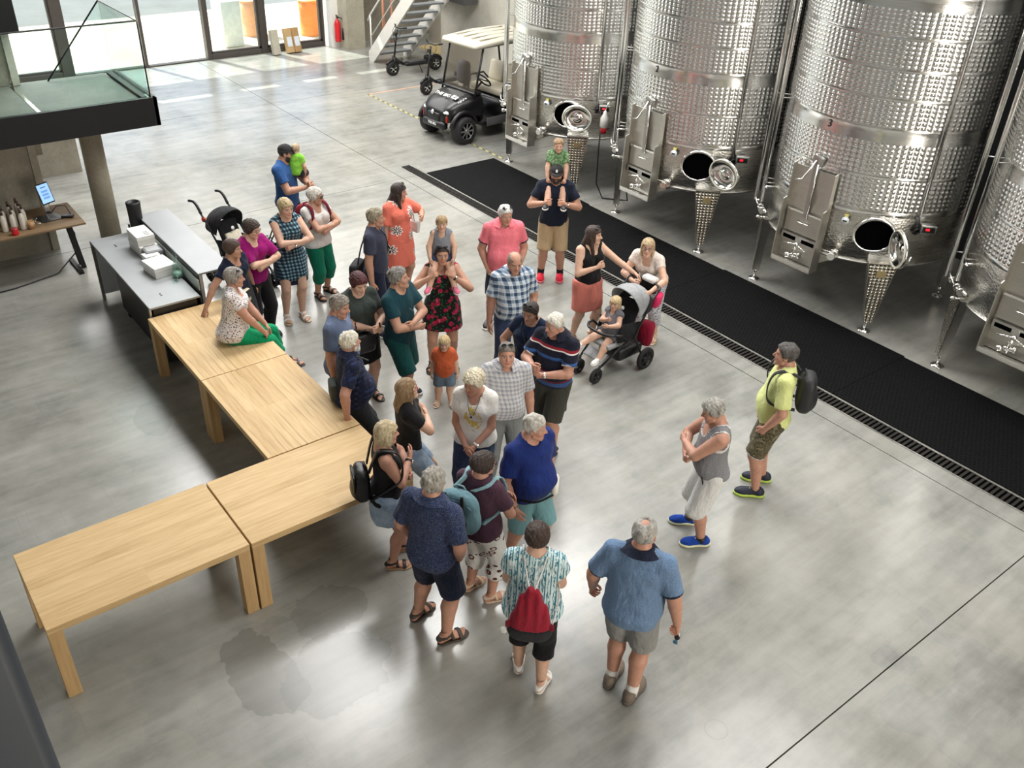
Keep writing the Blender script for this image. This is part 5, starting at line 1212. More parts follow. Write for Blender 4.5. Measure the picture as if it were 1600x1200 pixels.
def person(name_label, x, y, phi, H=1.72, kind='man', skin=TAN, fat=1.0, belly=0.0, head=(0, 0), lean=0, side=0, twist=0, pelvis=None, feet=None, armR='down', armL='down', hands=('relax', 'relax'),
           hair=('short', (90, 80, 70)), brow=(70, 55, 45), beard=None, stache=None, top=None, bottom=None, shoes=None, group='visitors gathered round the tables', face=None, world_root=None, hs=1.0, res=None, seed=None, z0=0.0):
    """one figure. local axes: +X its right, +Y ahead, +Z up; sizes in fractions of the stature H"""
    seed = seed if seed is not None else int(abs(x * 131 + y * 17 + H * 7)) % 9999
    kid = kind == 'kid'; fem = kind == 'woman'
    yaw = math.atan2(-y, -x) + R(phi) - PI / 2
    Minv = np.array(Matrix.Rotation(-yaw, 3, 'Z'))
    def loc(w): return Minv @ (np.array(w, float) - np.array([x, y, z0]))
    pz = 0.52 if not kid else 0.46
    P0 = np.array(pelvis if pelvis is not None else (0, 0, pz * H), float)
    if isinstance(feet, dict): pass
    Rt = rotm('Z', twist) @ rotm('X', -lean) @ rotm('Y', side)
    toW = lambda v: P0 + Rt @ (np.array(v, float) * H)
    ct = lambda v: toW((v[0], v[1], v[2] - pz))              # chest-frame point given with stature height
    sw = (.102 if not fem else .088) if not kid else .086; sh = .792 if not kid else .70
    SHO = [ct((s * sw * (1 + (fat - 1) * .5), -.004, sh)) for s in (1, -1)]
    la, lf = (.172, .148) if not kid else (.150, .125); la *= H; lf *= H
    hip = [P0 + Rt @ np.array([s * .052 * H * (1 if not kid else .95), 0, -.012 * H]) if pelvis is not None or lean == 0 else P0 + np.array([s * .052 * H, 0, -.012 * H]) for s in (1, -1)]
    lt, ls = (.246, .235) if not kid else (.21, .195); lt *= H; ls *= H; ank = .042 * H
    fs = H / 1.72 * (1.0 if not fem else 0.94) * (1.0 if not kid else 1.10)
    ft = feet or [(.075 * H, 0.0, 0, -12), (-.075 * H, 0.0, 0, 12)]
    FT = []
    for s, q in zip((1, -1), ft):
        if q[0] == 'w': l = loc((q[1], q[2], q[3] if len(q) > 4 else z0)); FT.append((l[0], l[1], l[2], q[-1]))
        else: FT.append(q)
    KN = []; AN = []
    for s in (0, 1):
        a = np.array([FT[s][0], FT[s][1], FT[s][2] + ank]); toe = np.array([-math.sin(R(FT[s][3])), math.cos(R(FT[s][3])), 0])
        k, b = ik(hip[s], a, lt, ls, toe + np.array([0, .6, .15])); KN.append(k); AN.append(b)
    EL = []; WR = []
    for s, spec in zip((1, -1), (armR, armL)):
        if isinstance(spec, str): tgt, pole = ARM[spec]; tgt = ct((tgt[0] * s, tgt[1] + (belly * .8 if spec in ('clasp', 'waist', 'cross_over', 'cross_under') else 0) + ((fat - 1) * .07 if 'cross' in spec else 0), tgt[2] - (0.0 if not kid else .06))); pole = (pole[0] * s, pole[1], pole[2])
        else:
            tgt, pole = spec
            if tgt[0] == 'w': tgt = loc(tgt[1:])
            else: tgt = ct(tgt)
        k, b = ik(SHO[0 if s > 0 else 1], tgt, la, lf, Rt @ np.array(pole, float)); EL.append(k); WR.append(b)
    # ---- head frame
    Rh = rotm('Z', head[0]) @ rotm('X', head[1])
    hscale = H * (.138 if not kid else .131 * 1.42) / .235 * hs
    nb = ct((0, -.010, .838 if not kid else .755))
    hc = nb + Rt @ np.array([0, 0.012 * H, .016 * H if not kid else .012 * H]) + Rh @ (np.array([0, 0.022, 0.086]) * hscale)
    # ---- fields
    pts = np.array(SHO + EL + WR + KN + AN + hip + [P0, nb]); pad = .13 * H if not kid else .14 * H
    h = res or (0.0138 if H > 1.3 else 0.0105)
    lo = pts.min(0) - pad; hi = pts.max(0) + pad; lo[2] = max(lo[2], (min(FT[0][2], FT[1][2]) + 0.02)); G = gridpts(lo, hi, h); X, Y, Z = G
    q = [(X - f32(P0[0])) * f32(Rt[0][k]) + (Y - f32(P0[1])) * f32(Rt[1][k]) + (Z - f32(P0[2])) * f32(Rt[2][k]) for k in range(3)]
    zz = q[2] / f32(H) + f32(pz)
    PR = np.array(PR_F if fem else (PR_K if kid else PR_M))
    def torso(off=0.0, lo_=None, loose=0.0, flare=None):
        a = np.interp(zz, PR[:, 0], PR[:, 1] * (1 + (fat - 1) * np.clip((0.83 - PR[:, 0]) / .08, 0, 1))).astype(f32) * H
        bb = np.interp(zz, PR[:, 0], PR[:, 2] * (1 + (fat - 1) * np.clip((0.83 - PR[:, 0]) / .08, 0, 1))).astype(f32) * H
        yc = np.interp(zz, PR[:, 0], PR[:, 3]).astype(f32) * H
        if belly:
            bl = np.exp(-((zz - .60) / .075) ** 2).astype(f32); bb = bb + bl * f32(belly * .5 * H); yc = yc + bl * f32(belly * .55 * H); a = a + bl * f32(belly * .25 * H)
        if loose:   # cloth hangs straight below the chest
            lz = np.clip((.70 - zz) / .1, 0, 1); a = a + lz * f32(loose * .6); bb = bb + lz * f32(loose); yc = yc + lz * f32(loose * .4 * (1 if belly > 0 else 0.3))
            a = np.where(zz < .66, np.maximum(a, f32(PR[6, 1] * .94 * H)), a)
        if flare is not None: a = a + flare; bb = bb + flare
        a = a + f32(off); bb = bb + f32(off)
        d = ((np.abs(q[0]) / a) ** 2.3 + (np.abs(q[1] - yc) / bb) ** 2.3) ** f32(1 / 2.3)
        return (d - 1) * np.minimum(a, bb)
    trap = None
    for s_, S_ in zip((1, -1), SHO):
        e = rcone(G, ct((s_ * .022, -.012, .838 if not kid else .748)), S_ + Rt @ np.array([0, -.004 * H, .006 * H]), .026 * H, (.032 if not fem else .027) * H); trap = e if trap is None else np.minimum(trap, e)
    T = torso(); T = smax(T, (f32(PR[0, 0]) - zz) * H, .02)
    top_z = f32(PR[-1, 0]); T = smax(T, (zz - top_z) * H, .01)
    T = smin(T, trap, .035)
    if fem and fat:
        bust = None
        for s in (-1, 1):
            c = ct((s * .043, .040 + (fat - 1) * .06, .727)); e = ellip(G, c, (.047 * H * fat, .040 * H * fat, .044 * H * fat)); bust = e if bust is None else np.minimum(bust, e)
        T = smin(T, bust, .03)
    ra = (.036, .027, .0245, .0165) if not fem else (.032, .0245, .0225, .015)
    if kid: ra = (.036, .031, .028, .022)
    ra = [v * H * (1 + (fat - 1) * .7) for v in ra]
    UA = []; FA = []
    for s in (0, 1):
        UA.append(rcone(G, SHO[s], EL[s], ra[0], ra[1])); m1 = EL[s] + (WR[s] - EL[s]) * .28
        FA.append(smin(rcone(G, EL[s], m1, ra[1] * .96, ra[2] * 1.06), rcone(G, m1, WR[s], ra[2] * 1.06, ra[3]), .01))
    rl_ = (.060, .036, .034, .0215) if not fem else (.062, .036, .033, .020)
    if kid: rl_ = (.064, .044, .042, .032)
    rl_ = [v * H * (1 + (fat - 1) * .45) for v in rl_]
    TH = []; SN = []
    for s in (0, 1):
        TH.append(rcone(G, hip[s], KN[s], rl_[0], rl_[1])); d = AN[s] - KN[s]; bk = np.cross(d, np.cross(np.array([0, 1, 0]) + (KN[s] - hip[s]) * 0.5, d)); fwd = np.array([-math.sin(R(FT[s][3])), math.cos(R(FT[s][3])), 0])
        m1 = KN[s] + d * .30 - fwd * .012 * H; SN.append(smin(rcone(G, KN[s], m1, rl_[1] * .98, rl_[2] * 1.08), rcone(G, m1, AN[s] + np.array([0, 0, -.01]), rl_[2] * 1.08, rl_[3]), .02))
    nk = rcone(G, nb - Rt @ np.array([0, .01, .03 * H]), hc + Rh @ (np.array([0, -0.025, -0.045]) * hscale), (.036 if not fem else .031) * H * (1 if not kid else .98), (.034 if not fem else .029) * H * (1 if not kid else 1.0))
    body = smin(T, nk, .03)
    for s in (0, 1):
        arm = smin(UA[s], FA[s], .012)
        body = np.minimum(smin(body, UA[s], .035), arm); body = smin(body, arm, .006)
        leg = smin(TH[s], SN[s], .015); body = smin(body, leg, .02)
    V, Q = nets(body, lo, h)
    Vs = [V]; Qs = [Q]; Cs = [np.tile(skin, (len(V), 1))]; nv = len(V)
    def join(v, qd, c):
        nonlocal nv
        Vs.append(v); Qs.append(qd + nv); Cs.append(c); nv += len(v)
    hv, hq, mk = HEADS['kid' if kid else kind]
    hw = np.array([1.0 + (fat - 1) * .25, 1.0, 1.0]) if not kid else np.array([1.02, 0.98, 0.93])
    c = np.tile(skin, (len(hv), 1)).astype(float); mixc = lambda c, m, k: c * (1 - m[:, None]) + np.array(k) * m[:, None]
    c = mixc(c, mk['cheek'] * .30, skin * np.array([1.08, .72, .68])); c = mixc(c, mk['nose'] * .25, skin * np.array([1.05, .75, .7])); c = mixc(c, mk['lid'] * .35, skin * .62)
    c = mixc(c, mk['lip'] * .8, skin * np.array([.92, .50, .50])); bc = np.array(srgb(*brow)[:3]); c = mixc(c, mk['brow'] * (.75 if not kid else .35), bc)
    c = mixc(c, mk['white'] * .85, (.62, .60, .57)); c = mixc(c, mk['iris'] * .95, (.03, .022, .018))
    if beard: c = mixc(c, mk['beard'] * .55, np.array(srgb(*beard)[:3])); c = mixc(c, mk['stache'] * .8, np.array(srgb(*beard)[:3]))
    if stache: c = mixc(c, mk['stache'] * .85, np.array(srgb(*stache)[:3]))
    headM = lambda v: (v * hw * hscale) @ Rh.T + hc
    join(headM(hv), hq, c)
    hand_s = H / 1.75 * (.98 if not fem else .90) * (1 if not kid else 1.05); HF = []
    chest = ct((0, .0, .60))
    for s in (0, 1):
        d = WR[s] - EL[s]; d /= np.linalg.norm(d); n = chest - WR[s]; n[2] *= .3; n -= d * (n @ d); n /= np.linalg.norm(n) + 1e-9
        th_ = np.cross(d, n) if s == 0 else np.cross(n, d); v, qd = HANDS[hands[s]]
        if s == 0: B = np.stack([-n, th_, -d], 1); vv = v
        else: B = np.stack([n, th_, -d], 1); vv = v * np.array([-1, 1, 1]); qd = qd[:, ::-1]
        join((vv * hand_s) @ B.T + WR[s], qd, np.tile(skin * np.array([1.0, .96, .94]), (len(v), 1))); HF.append((WR[s], B, d, n))
    footM = []
    for s in (0, 1):
        Rz = rotm('Z', FT[s][3]); p = np.array([AN[s][0], AN[s][1], AN[s][2] - ank])
        footM.append((p, Rz, (1 if s == 0 else -1)))
        if shoes is None or shoes[0] in ('bare', 'sandal'):
            v, qd = FOOT; vv = v * fs * np.array([1 if s == 0 else -1, 1, 1]); qq = qd if s == 0 else qd[:, ::-1]
            join(vv @ Rz.T + p + np.array([0, 0, .012 * fs]), qq, np.tile(skin, (len(v), 1)))
    root = bpy.data.objects.new('person', bpy.data.meshes.new('person')); COL.objects.link(root); covers = []
    root.location = (x, y, z0); root.rotation_euler = (0, 0, yaw)
    tag(root, name_label, 'person', group)
    # ---- hair
    if hair:
        shared('hair', 'hair_' + hair[0], make_hair(hair[0]), m_hair(hair[1]), root, Matrix.LocRotScale(Vector(hc), Matrix(Rh.tolist()), Vector(hw * hscale)))
    if beard and not (isinstance(beard, tuple) and len(beard) > 3): shared('beard', 'beard', BEARD, m_hair(beard), root, Matrix.LocRotScale(Vector(hc), Matrix(Rh.tolist()), Vector(hw * hscale)))
    # ---- upper garment
    ctx = dict(root=root, H=H, ct=ct, G=G, q=q, zz=zz, lo=lo, h=h, headM=headM, hc=hc, Rh=Rh, hscale=hscale, SHO=SHO, EL=EL, WR=WR, HF=HF, P0=P0, Rt=Rt, yaw=yaw, KN=KN, AN=AN, footM=footM, fs=fs, hip=hip)
    def garment(nm, F, m):
        covers.append(F); v, qd = nets(F, lo, h); return np_obj(nm, v, qd, m, root)
    if top:
        kind_t, m_t = top[0], top[1]; o = top[2] if len(top) > 2 else {}
        off = o.get('off', .011); hem = o.get('hem', .47 if not kid else .42); slv = o.get('sleeve', .62); loose = o.get('loose', .012)
        F = torso(off, loose=loose, flare=np.clip((o['flare_z'] - zz), 0, 1) * f32(o['flare'] * H) if 'flare' in o else None)
        if fem: F = smin(F, bust - off * .7, .04)
        F = smin(F, trap - off * .9, .03)
        if slv > 0:
            for s in (0, 1):
                fl = o.get('slv_off', .013); F = smin(F, rcone(G, SHO[s], EL[s], ra[0] + fl * .55, ra[1] + fl * 1.9, flat=min(slv, 1.0)), .035)
                if slv > 1.0: F = smin(F, rcone(G, EL[s], WR[s], ra[1] + fl, ra[3] + fl, flat=slv - 1), .015)
        F = smax(F, (f32(hem) - zz) * H, .006)
        nk_z = .835 if not kid else .75
        neck = o.get('neck', 'crew')
        ncx = ct((0, -.006, nk_z + .03)); 
        if neck == 'crew': cut = rcone(G, ct((0, -.012, nk_z + .05)), ct((0, .012, nk_z + .005)), .055 * H, .043 * H)
        elif neck == 'scoop': cut = np.minimum(rcone(G, ct((0, -.012, nk_z + .05)), ct((0, .012, nk_z)), .062 * H, .05 * H), ellip(G, ct((0, .075, nk_z - .03)), (.045 * H, .055 * H, .040 * H)))
        elif neck == 'vee': cut = np.minimum(rcone(G, ct((0, -.012, nk_z + .05)), ct((0, .012, nk_z)), .056 * H, .045 * H), rcone(G, ct((0, .075, nk_z + .0)), ct((0, .085, nk_z - .075)), .042 * H, .006 * H))
        elif neck == 'open': cut = np.minimum(rcone(G, ct((0, -.012, nk_z + .05)), ct((0, .012, nk_z + .005)), .053 * H, .042 * H), rcone(G, ct((0, .072, nk_z + .0)), ct((0, .085, nk_z - .045)), .022 * H, .006 * H))
        elif neck == 'tank':
            cut = np.minimum(rcone(G, ct((0, -.012, nk_z + .05)), ct((0, .012, nk_z)), .066 * H, .055 * H), ellip(G, ct((0, .075, nk_z - .025)), (.052 * H, .055 * H, .055 * H)))
            cut = np.minimum(cut, ellip(G, ct((0, -.07, nk_z)), (.045 * H, .05 * H, .035 * H)))
            for s in (-1, 1): cut = np.minimum(cut, ellip(G, ct((s * (sw + .020), .0, sh - .012)), (.042 * H, .085 * H, .062 * H)))
        F = smax(F, -cut, .005); F = np.where(zz > nk_z + .03, f32(.05), F)
        if o.get('wrinkle', 1): F = F + f32(.0115 * o.get('wrinkle', 1)) * wrinkle(G, seed, 20 / max(.6, H / 1.7))
        ctx['top'] = garment(kind_t, F, m_t)
        if o.get('collar'):
            cm = o['collar'] if not isinstance(o['collar'], bool) else m_t
            mb = MB(); n_ = 26; Vc = []
            for lay in (0, 1):
                for k in range(n_ + 1):
                    a_ = R(24 + 312 * k / n_); bk_ = (1 - math.cos(a_)) / 2; sx, cy = math.sin(a_), math.cos(a_); w_ = .004 * lay
                    for (rx, ry, z_) in ((.0425 - w_, .0435 - w_, .028 + .006 * bk_), (.054 - w_, .052 - w_, .024 + .006 * bk_), (.084 - w_, .070 - w_, .000 + .008 * bk_ - .020 * max(0, math.cos(a_)))):
                        Vc.append(tuple(ct((sx * rx * fat ** .3, -.010 + cy * ry + .004, nk_z + z_))))
            q3 = 3; L_ = (n_ + 1) * q3; Fc = []
            for k in range(n_):
                for j in range(2): a0 = k * q3 + j; Fc += [(a0, a0 + 1, a0 + q3 + 1, a0 + q3), (L_ + a0, L_ + a0 + q3, L_ + a0 + q3 + 1, L_ + a0 + 1)]
                for j in (0, 2): a0 = k * q3 + j; Fc.append((a0, a0 + q3, L_ + a0 + q3, L_ + a0))
            for k in (0, n_):
                for j in range(2): a0 = k * q3 + j; Fc.append((a0, a0 + 1, L_ + a0 + 1, L_ + a0))
            mb.add(Vc, Fc, True).build('collar', cm, root)
        if o.get('trim'):
            for s in (0, 1):
                dv = EL[s] - SHO[s]; p1 = SHO[s] + dv * (slv - .025); p2 = SHO[s] + dv * (slv + .02); fl = .0155
                rr = ra[0] + (ra[1] - ra[0]) * slv + o.get('slv_off', .013) * 1.5 + .002
                garment_t = MB().cyl(p1, p2, rr + .001, rr + .001, n=22, cap=True); garment_t.build('cuff_trim', o['trim'], root)
        if o.get('neck_trim'):
            Ft = smax(F - .003, np.abs(cut - .006) - .008, .003); Ft = smax(Ft, (f32(.62) - zz) * H, .01); garment('neck_trim', Ft, o['neck_trim'])
    if bottom:
        kind_b, m_b = bottom[0], bottom[1]; o = bottom[2] if len(bottom) > 2 else {}
        waist = o.get('waist', .575 if not kid else .53); off = o.get('off', .008); ln = o.get('len', 1.45); fl = o.get('flare', .014)
        if o.get('skirt'):
            hemz = o['skirt']; zc = [hemz, .30, .40, .47, .515, waist + .02]; gr = o.get('grow', .01)
            A_ = np.interp(zz, [hemz, .44, .515, waist + .02], [PR_F[2][1] + gr, PR_F[2][1] + gr * .5 + .004, PR_F[2][1] + .004, PR_F[3][1] * .96]).astype(f32) * H * fat + off
            B_ = np.interp(zz, [hemz, .44, .515, waist + .02], [PR_F[2][2] + gr, PR_F[2][2] + gr * .5 + .004, PR_F[2][2] + .004, PR_F[3][2]]).astype(f32) * H * fat + off
            F = (((np.abs(q[0]) / A_) ** 2.2 + (np.abs(q[1] + .008 * H) / B_) ** 2.2) ** f32(1 / 2.2) - 1) * np.minimum(A_, B_)
            for s in (0, 1): F = smin(F, rcone(G, hip[s], KN[s], rl_[0] + off, rl_[1] + off, flat=(0.515 - hemz) / .24 * .9), .05)
            F = smax(F, np.maximum((f32(hemz) - zz) * H, (zz - f32(waist)) * H), .006)
        else:
            F = smax(torso(off), (zz - f32(waist)) * H, .004); F = smax(F, (f32(PR[0, 0] - .0) - zz) * H, .02)
            for s in (0, 1):
                t1 = min(ln, 1.0); L_ = rcone(G, hip[s], KN[s], rl_[0] + off, rl_[1] + off + fl, flat=t1 if ln < 1.0 else None)
                if ln > 1.0: L_ = smin(smin(L_, rcone(G, KN[s], AN[s], rl_[1] + off + fl, rl_[3] + off + fl * 1.4, flat=ln - 1), .012), np.maximum(SN[s] - off - .008, (((X - f32(KN[s][0])) * f32(AN[s][0] - KN[s][0]) + (Y - f32(KN[s][1])) * f32(AN[s][1] - KN[s][1]) + (Z - f32(KN[s][2])) * f32(AN[s][2] - KN[s][2])) / f32(ls * ls) - f32(ln - 1)) * f32(ls)), .012)
                F = smin(F, L_, .022)
            F = smax(F, (zz - f32(waist)) * H, .004)
        F = F + f32(.0085) * wrinkle(G, seed + 5, 19)
        ctx['bottom'] = garment(kind_b, F, m_b)
    # ---- socks and shoes
    if shoes:
        sk, sm = shoes[0], shoes[1]
        for s in (0, 1):
            p, Rz, sg = footM[s]
            mir = sg < 0; I4 = Matrix.Identity(4); FM = lambda dz: Matrix.LocRotScale(Vector(p + np.array([0, 0, dz])), Matrix(Rz.tolist()), Vector((fs, fs, fs)))
            if sk == 'sandal':
                so = shared('sandal', 'sandal_sole', SAND_SO, shoes[2] if len(shoes) > 2 else sm, root, FM(.0115 * fs), mir); shared('straps', 'sandal_straps', SAND_ST, sm, so, I4, mir)
            elif sk != 'bare':
                so = shared('shoe', 'shoe_upper', SHOE_UP, sm, root, FM(0), mir); shared('sole', 'shoe_sole', SHOE_SOLE, shoes[2], so, I4, mir); shared('laces', 'shoe_laces', LACES, shoes[2], so, I4, mir)
                if len(shoes) > 3 and shoes[3]:
                    a = AN[s]; b = a + (KN[s] - a) * (.22 if len(shoes) < 5 else shoes[4]); MB().cyl(a - (b - a) * .45, b, rl_[3] + .010, rl_[3] + .012, n=18).build('sock', shoes[3], root)
    root.data = np_mesh('person', np.concatenate(Vs), np.concatenate(Qs), [SKIN], np.concatenate(Cs))
    return ctx

# ---- worn and carried things
def at_root(ctx, name, label, cat, group=None):
    o = empty(name); o.matrix_world = ctx['root'].matrix_basis if False else Matrix.Translation(ctx['root'].location) @ Matrix.Rotation(ctx['yaw'], 4, 'Z')
    return tag(o, label, cat, group)

def head_pts(ctx, pts): return [tuple(p) for p in ctx['headM'](np.array(pts, float) / 100)]

def glasses(ctx, m=None, dark=False, up=False):
    """spectacles on the nose, or sunglasses pushed up on the hair"""
    zc, yc, tilt = (0.6, 9.6, 0.0) if not up else (11.6, 4.2, 1.15)
    m = m or BLACK; fr = MB(); ln = MB(); ca, sa = math.cos(tilt), math.sin(tilt)
    def P(x, y, z): return (x, yc + y * ca - z * sa * (1 if up else 0), zc + z * ca + y * sa) if up else (x, yc + y, zc + z)
    N = 16
    for s in (-1, 1):
        ring = [P(s * 3.3 + 2.5 * math.cos(2 * PI * k / N), -0.25 * abs(2.5 * math.cos(2 * PI * k / N) * s + 3.3) * 0.35, 1.9 * math.sin(2 * PI * k / N)) for k in range(N)]
        fr.tube(head_pts(ctx, ring), 0.0024 if not dark else 0.004, 6, closed=True)
        V = head_pts(ctx, ring); ln.add(V, [tuple(range(N))])
        fr.tube(head_pts(ctx, [P(s * 5.8, -0.9, 0.5), P(s * 7.6, -3.5, 0.4), P(s * 8.0, -9.5, -0.2 if not up else 1.0)]), 0.0026, 6)
    fr.tube(head_pts(ctx, [P(-0.9, 0.1, 0.5), P(0.9, 0.1, 0.5)]), 0.0026, 6)
    g = fr.build('sunglasses' if dark else 'glasses', m, ctx['root'])
    ln.build('lenses', mat('dark_lens', (0.012, 0.011, 0.012), 0.08, var=0) if dark else m_glass('spectacle_glass', (0.95, 0.95, 0.95)), g)

def cap_hat(ctx, m, logo=None):
    mb = MB(); V = []; F = []; n, r = 24, 8
    for i in range(r + 1):
        a = (PI / 2) * i / r
        for k in range(n):
            t_ = 2 * PI * k / n; V.append((8.6 * math.sin(a) * math.cos(t_), -0.8 + 10.4 * math.sin(a) * math.sin(t_), 4.0 + 8.6 * math.cos(a)))
    for i in range(r): F += [(i * n + k, (i + 1) * n + k, (i + 1) * n + (k + 1) % n, i * n + (k + 1) % n) for k in range(n)]
    F.append(tuple(r * n + k for k in range(n)))
    mb.add(head_pts(ctx, V), F, True); o = mb.build('cap', m, ctx['root'])
    br = MB(); V = []; F = []
    for j, (ext, dz) in enumerate(((8.6, 4.6), (12.0, 4.2), (15.2, 3.0), (15.2, 2.6), (8.6, 4.0))):
        for k in range(13):
            t_ = PI * (0.14 + 0.72 * k / 12); V.append((7.4 * math.cos(t_) * (1.0 if j < 4 else 1), ext * math.sin(t_) ** 0.75, dz - 0.6 * abs(math.cos(t_)) ** 2))
    for j in range(4): F += [(j * 13 + k, j * 13 + k + 1, (j + 1) * 13 + k + 1, (j + 1) * 13 + k) for k in range(12)]
    br.add(head_pts(ctx, V), F, True); br.build('visor', m, o)
    MB().ball(head_pts(ctx, [(0, -0.8, 12.7)])[0], 0.007, 8, 5).build('cap_button', m, o)
    if logo:
        mbl = MB(); mbl.add(head_pts(ctx, [(-1.3, 9.1, 6.4), (1.3, 9.1, 6.4), (1.2, 8.2, 9.4), (-0.2, 8.0, 9.9), (-1.3, 8.3, 9.2)]) + head_pts(ctx, [(-1.3, 9.5, 6.4), (1.3, 9.5, 6.4), (1.2, 8.7, 9.5), (-0.2, 8.5, 10.0), (-1.3, 8.8, 9.3)]), [(9, 8, 7, 6, 5), (0, 1, 2, 3, 4), (0, 5, 6, 1), (1, 6, 7, 2), (2, 7, 8, 3), (3, 8, 9, 4), (4, 9, 5, 0)]); mbl.build('cap_emblem', logo, o)

def watch(ctx, s, m=None):
    w0, B, d, n = ctx['HF'][s]; r_ = .0175 * ctx['H'] + .004; p = w0 - d * .02
    o = MB().cyl(p - d * .009, p + d * .009, r_, r_, n=18, cap=False).build('watch_strap', m or BLACK, ctx['root'])
    MB().lathe([(.016, 0), (.016, .008), (0, .009)], p - n * r_, -n, n=16).build('watch_face', POLISH, o)

def rect_bag(root, name, c, size, m, r=0.03, rot=None): return MB().rbox(c, size, r, rot, 3).build(name, m, root)

def strap(o, ctx, pts, m, w=.016, name='strap'):
    P = [Vector(p) for p in pts]; mb = MB(); mb.tube(P, w, 6); return mb.build(name, m, o)

def smooth_path(P, n=6):
    P = [np.array(p, float) for p in P]; out = []
    for i in range(len(P) - 1):
        a, b, c, d = P[max(i - 1, 0)], P[i], P[i + 1], P[min(i + 2, len(P) - 1)]
        for k in range(n):
            t = k / n; out.append(0.5 * (2 * b + (c - a) * t + (2 * a - 5 * b + 4 * c - d) * t * t + (3 * b - a - 3 * c + d) * t ** 3))
    out.append(P[-1]); return out

def backpack(ctx, label, m, m2, size=(.30, .15, .40), zc=.69, tilt=0.0, extra=None, name='backpack', yoff=0.0, xoff=0.0):
    o = at_root(ctx, name, label, 'backpack'); H = ctx['H']; ct = ctx['ct']; Rt = Matrix(ctx['Rt'].tolist())
    c = ct((xoff, -.085 - size[1] / 2 / H + yoff, zc)); w, d, hh = size
    lo = (-w * .75, -d * .9, -hh * .65); hi = (w * .75, d * .9, hh * .65); G = gridpts(lo, hi, .0125)
    F = (((np.abs(G[0]) / (w / 2)) ** 3.2 + (np.abs(G[1]) / (d / 2)) ** 2.6 + (np.abs(G[2]) / (hh / 2)) ** 3.4) ** f32(1 / 3) - 1) * .07 + .004 * wrinkle(G, 3, 24)
    F = smin(F, ellip(G, (0, -d * .45, -hh * .16), (w * .36, d * .28, hh * .26)), .02)
    V, Q = nets(F, lo, .0125); Rn = np.array(Rt @ Matrix.Rotation(tilt, 3, 'Y')); V = V @ Rn.T + c; np_obj('bag_body', V, Q, m, o)
    loc = lambda p: Rn @ np.array(p, float) + c
    for s in (-1, 1):
        sh = .055; z_ = (.838) 
        pts = [loc((s * w * .25, d * .45, hh * .42)), ct((s * (sh + .012), -.048, .832)), ct((s * (sh + .022), .004, .848)), ct((s * (sh + .026), .058, .822)), ct((s * (sh + .042), .078, .74)), ct((s * (sh + .056), .05, .66)), loc((s * w * .42, d * .45, -hh * .36))]
        V = smooth_path(pts, 5); mb = MB(); right = Rn @ np.array([1, 0, 0]); wv = .021; vv = []
        for p in V: vv += [p - right * wv, p + right * wv]
        ff = [(2 * k, 2 * k + 1, 2 * k + 3, 2 * k + 2) for k in range(len(V) - 1)]; mb.add(vv, ff, True); so = mb.build('shoulder_strap', m2, o)
        md = so.modifiers.new('thick', 'SOLIDIFY'); md.thickness = .012; md.offset = 0
    MB().tube([loc((-.04, d * .3, hh * .47)), loc((-.03, d * .25, hh * .56)), loc((.03, d * .25, hh * .56)), loc((.04, d * .3, hh * .47))], .008).build('grab_loop', m2, o)
    MB().tube([loc((math.cos(t_) * w * .44, -d * .30 - .02 * math.sin(t_), hh * .18 + math.sin(t_) * hh * .20)) for t_ in np.linspace(0.1, PI - .1, 9)], .005).build('zip', m2, o)
    if extra: extra(o, loc, w, d, hh)
    return o

def handbag(ctx, label, c, size, m, strap_pts=None, rot=0.0, name='handbag', m2=None, handles=True, cat='bag'):
    o = at_root(ctx, name, label, cat); w, d, hh = size; cc = np.array(c, float); Rn = np.array(Matrix.Rotation(rot, 3, 'Z'))
    b_ = MB().rbox((0, 0, 0), size, min(size) * .35, None, 3); b_.xform(Matrix.Translation(Vector(cc)) @ Matrix.Rotation(rot, 4, 'Z')); b_.build('bag_body', m, o)
    fl = MB().rbox((0, d * .5, hh * .18), (w * .96, .012, hh * .6), .006); fl.xform(Matrix.Translation(Vector(cc)) @ Matrix.Rotation(rot, 4, 'Z')); fl.build('bag_flap', m2 or m, o)
    if strap_pts: MB().tube(smooth_path([np.array(p, float) for p in strap_pts], 5), .009, 6).build('strap', m2 or m, o)
    if handles:
        for s in (-1, 1):
            MB().tube([tuple(Rn @ np.array(p) + cc) for p in ((-w * .3, s * d * .3, hh * .45), (-w * .26, s * d * .35, hh * .75), (w * .26, s * d * .35, hh * .75), (w * .3, s * d * .3, hh * .45))], .007).build('handle', m2 or m, o)
    return o

# ------------------------------------------------------------------ the visitors
W_ = cloth('plain', (226, 224, 220)); BLK = cloth('plain', (20, 20, 22)); NAVY = cloth('plain', (22, 30, 52))
JEAN = cloth('denim', (38, 50, 78), (60, 76, 108)); LJEAN = cloth('denim', (124, 146, 172), (176, 194, 212))
SBLK = mat('shoe_black', srgb(24, 24, 26), 0.5); SBRN = mat('sandal_brown', srgb(64, 56, 48), 0.6); SBEI = mat('sandal_beige', srgb(206, 184, 160), 0.6); SWHT = mat('shoe_white', srgb(228, 226, 222), 0.5)
CORK = mat('cork_sole', srgb(176, 140, 108), 0.7); LIME = mat('lime_sole', srgb(186, 214, 90), 0.5); SNAVY = mat('shoe_navy', srgb(28, 34, 52), 0.6, bump=0.3, bscale=160)
LEATH = mat('black_leather', srgb(20, 20, 22), 0.38, bump=0.25, bscale=90)

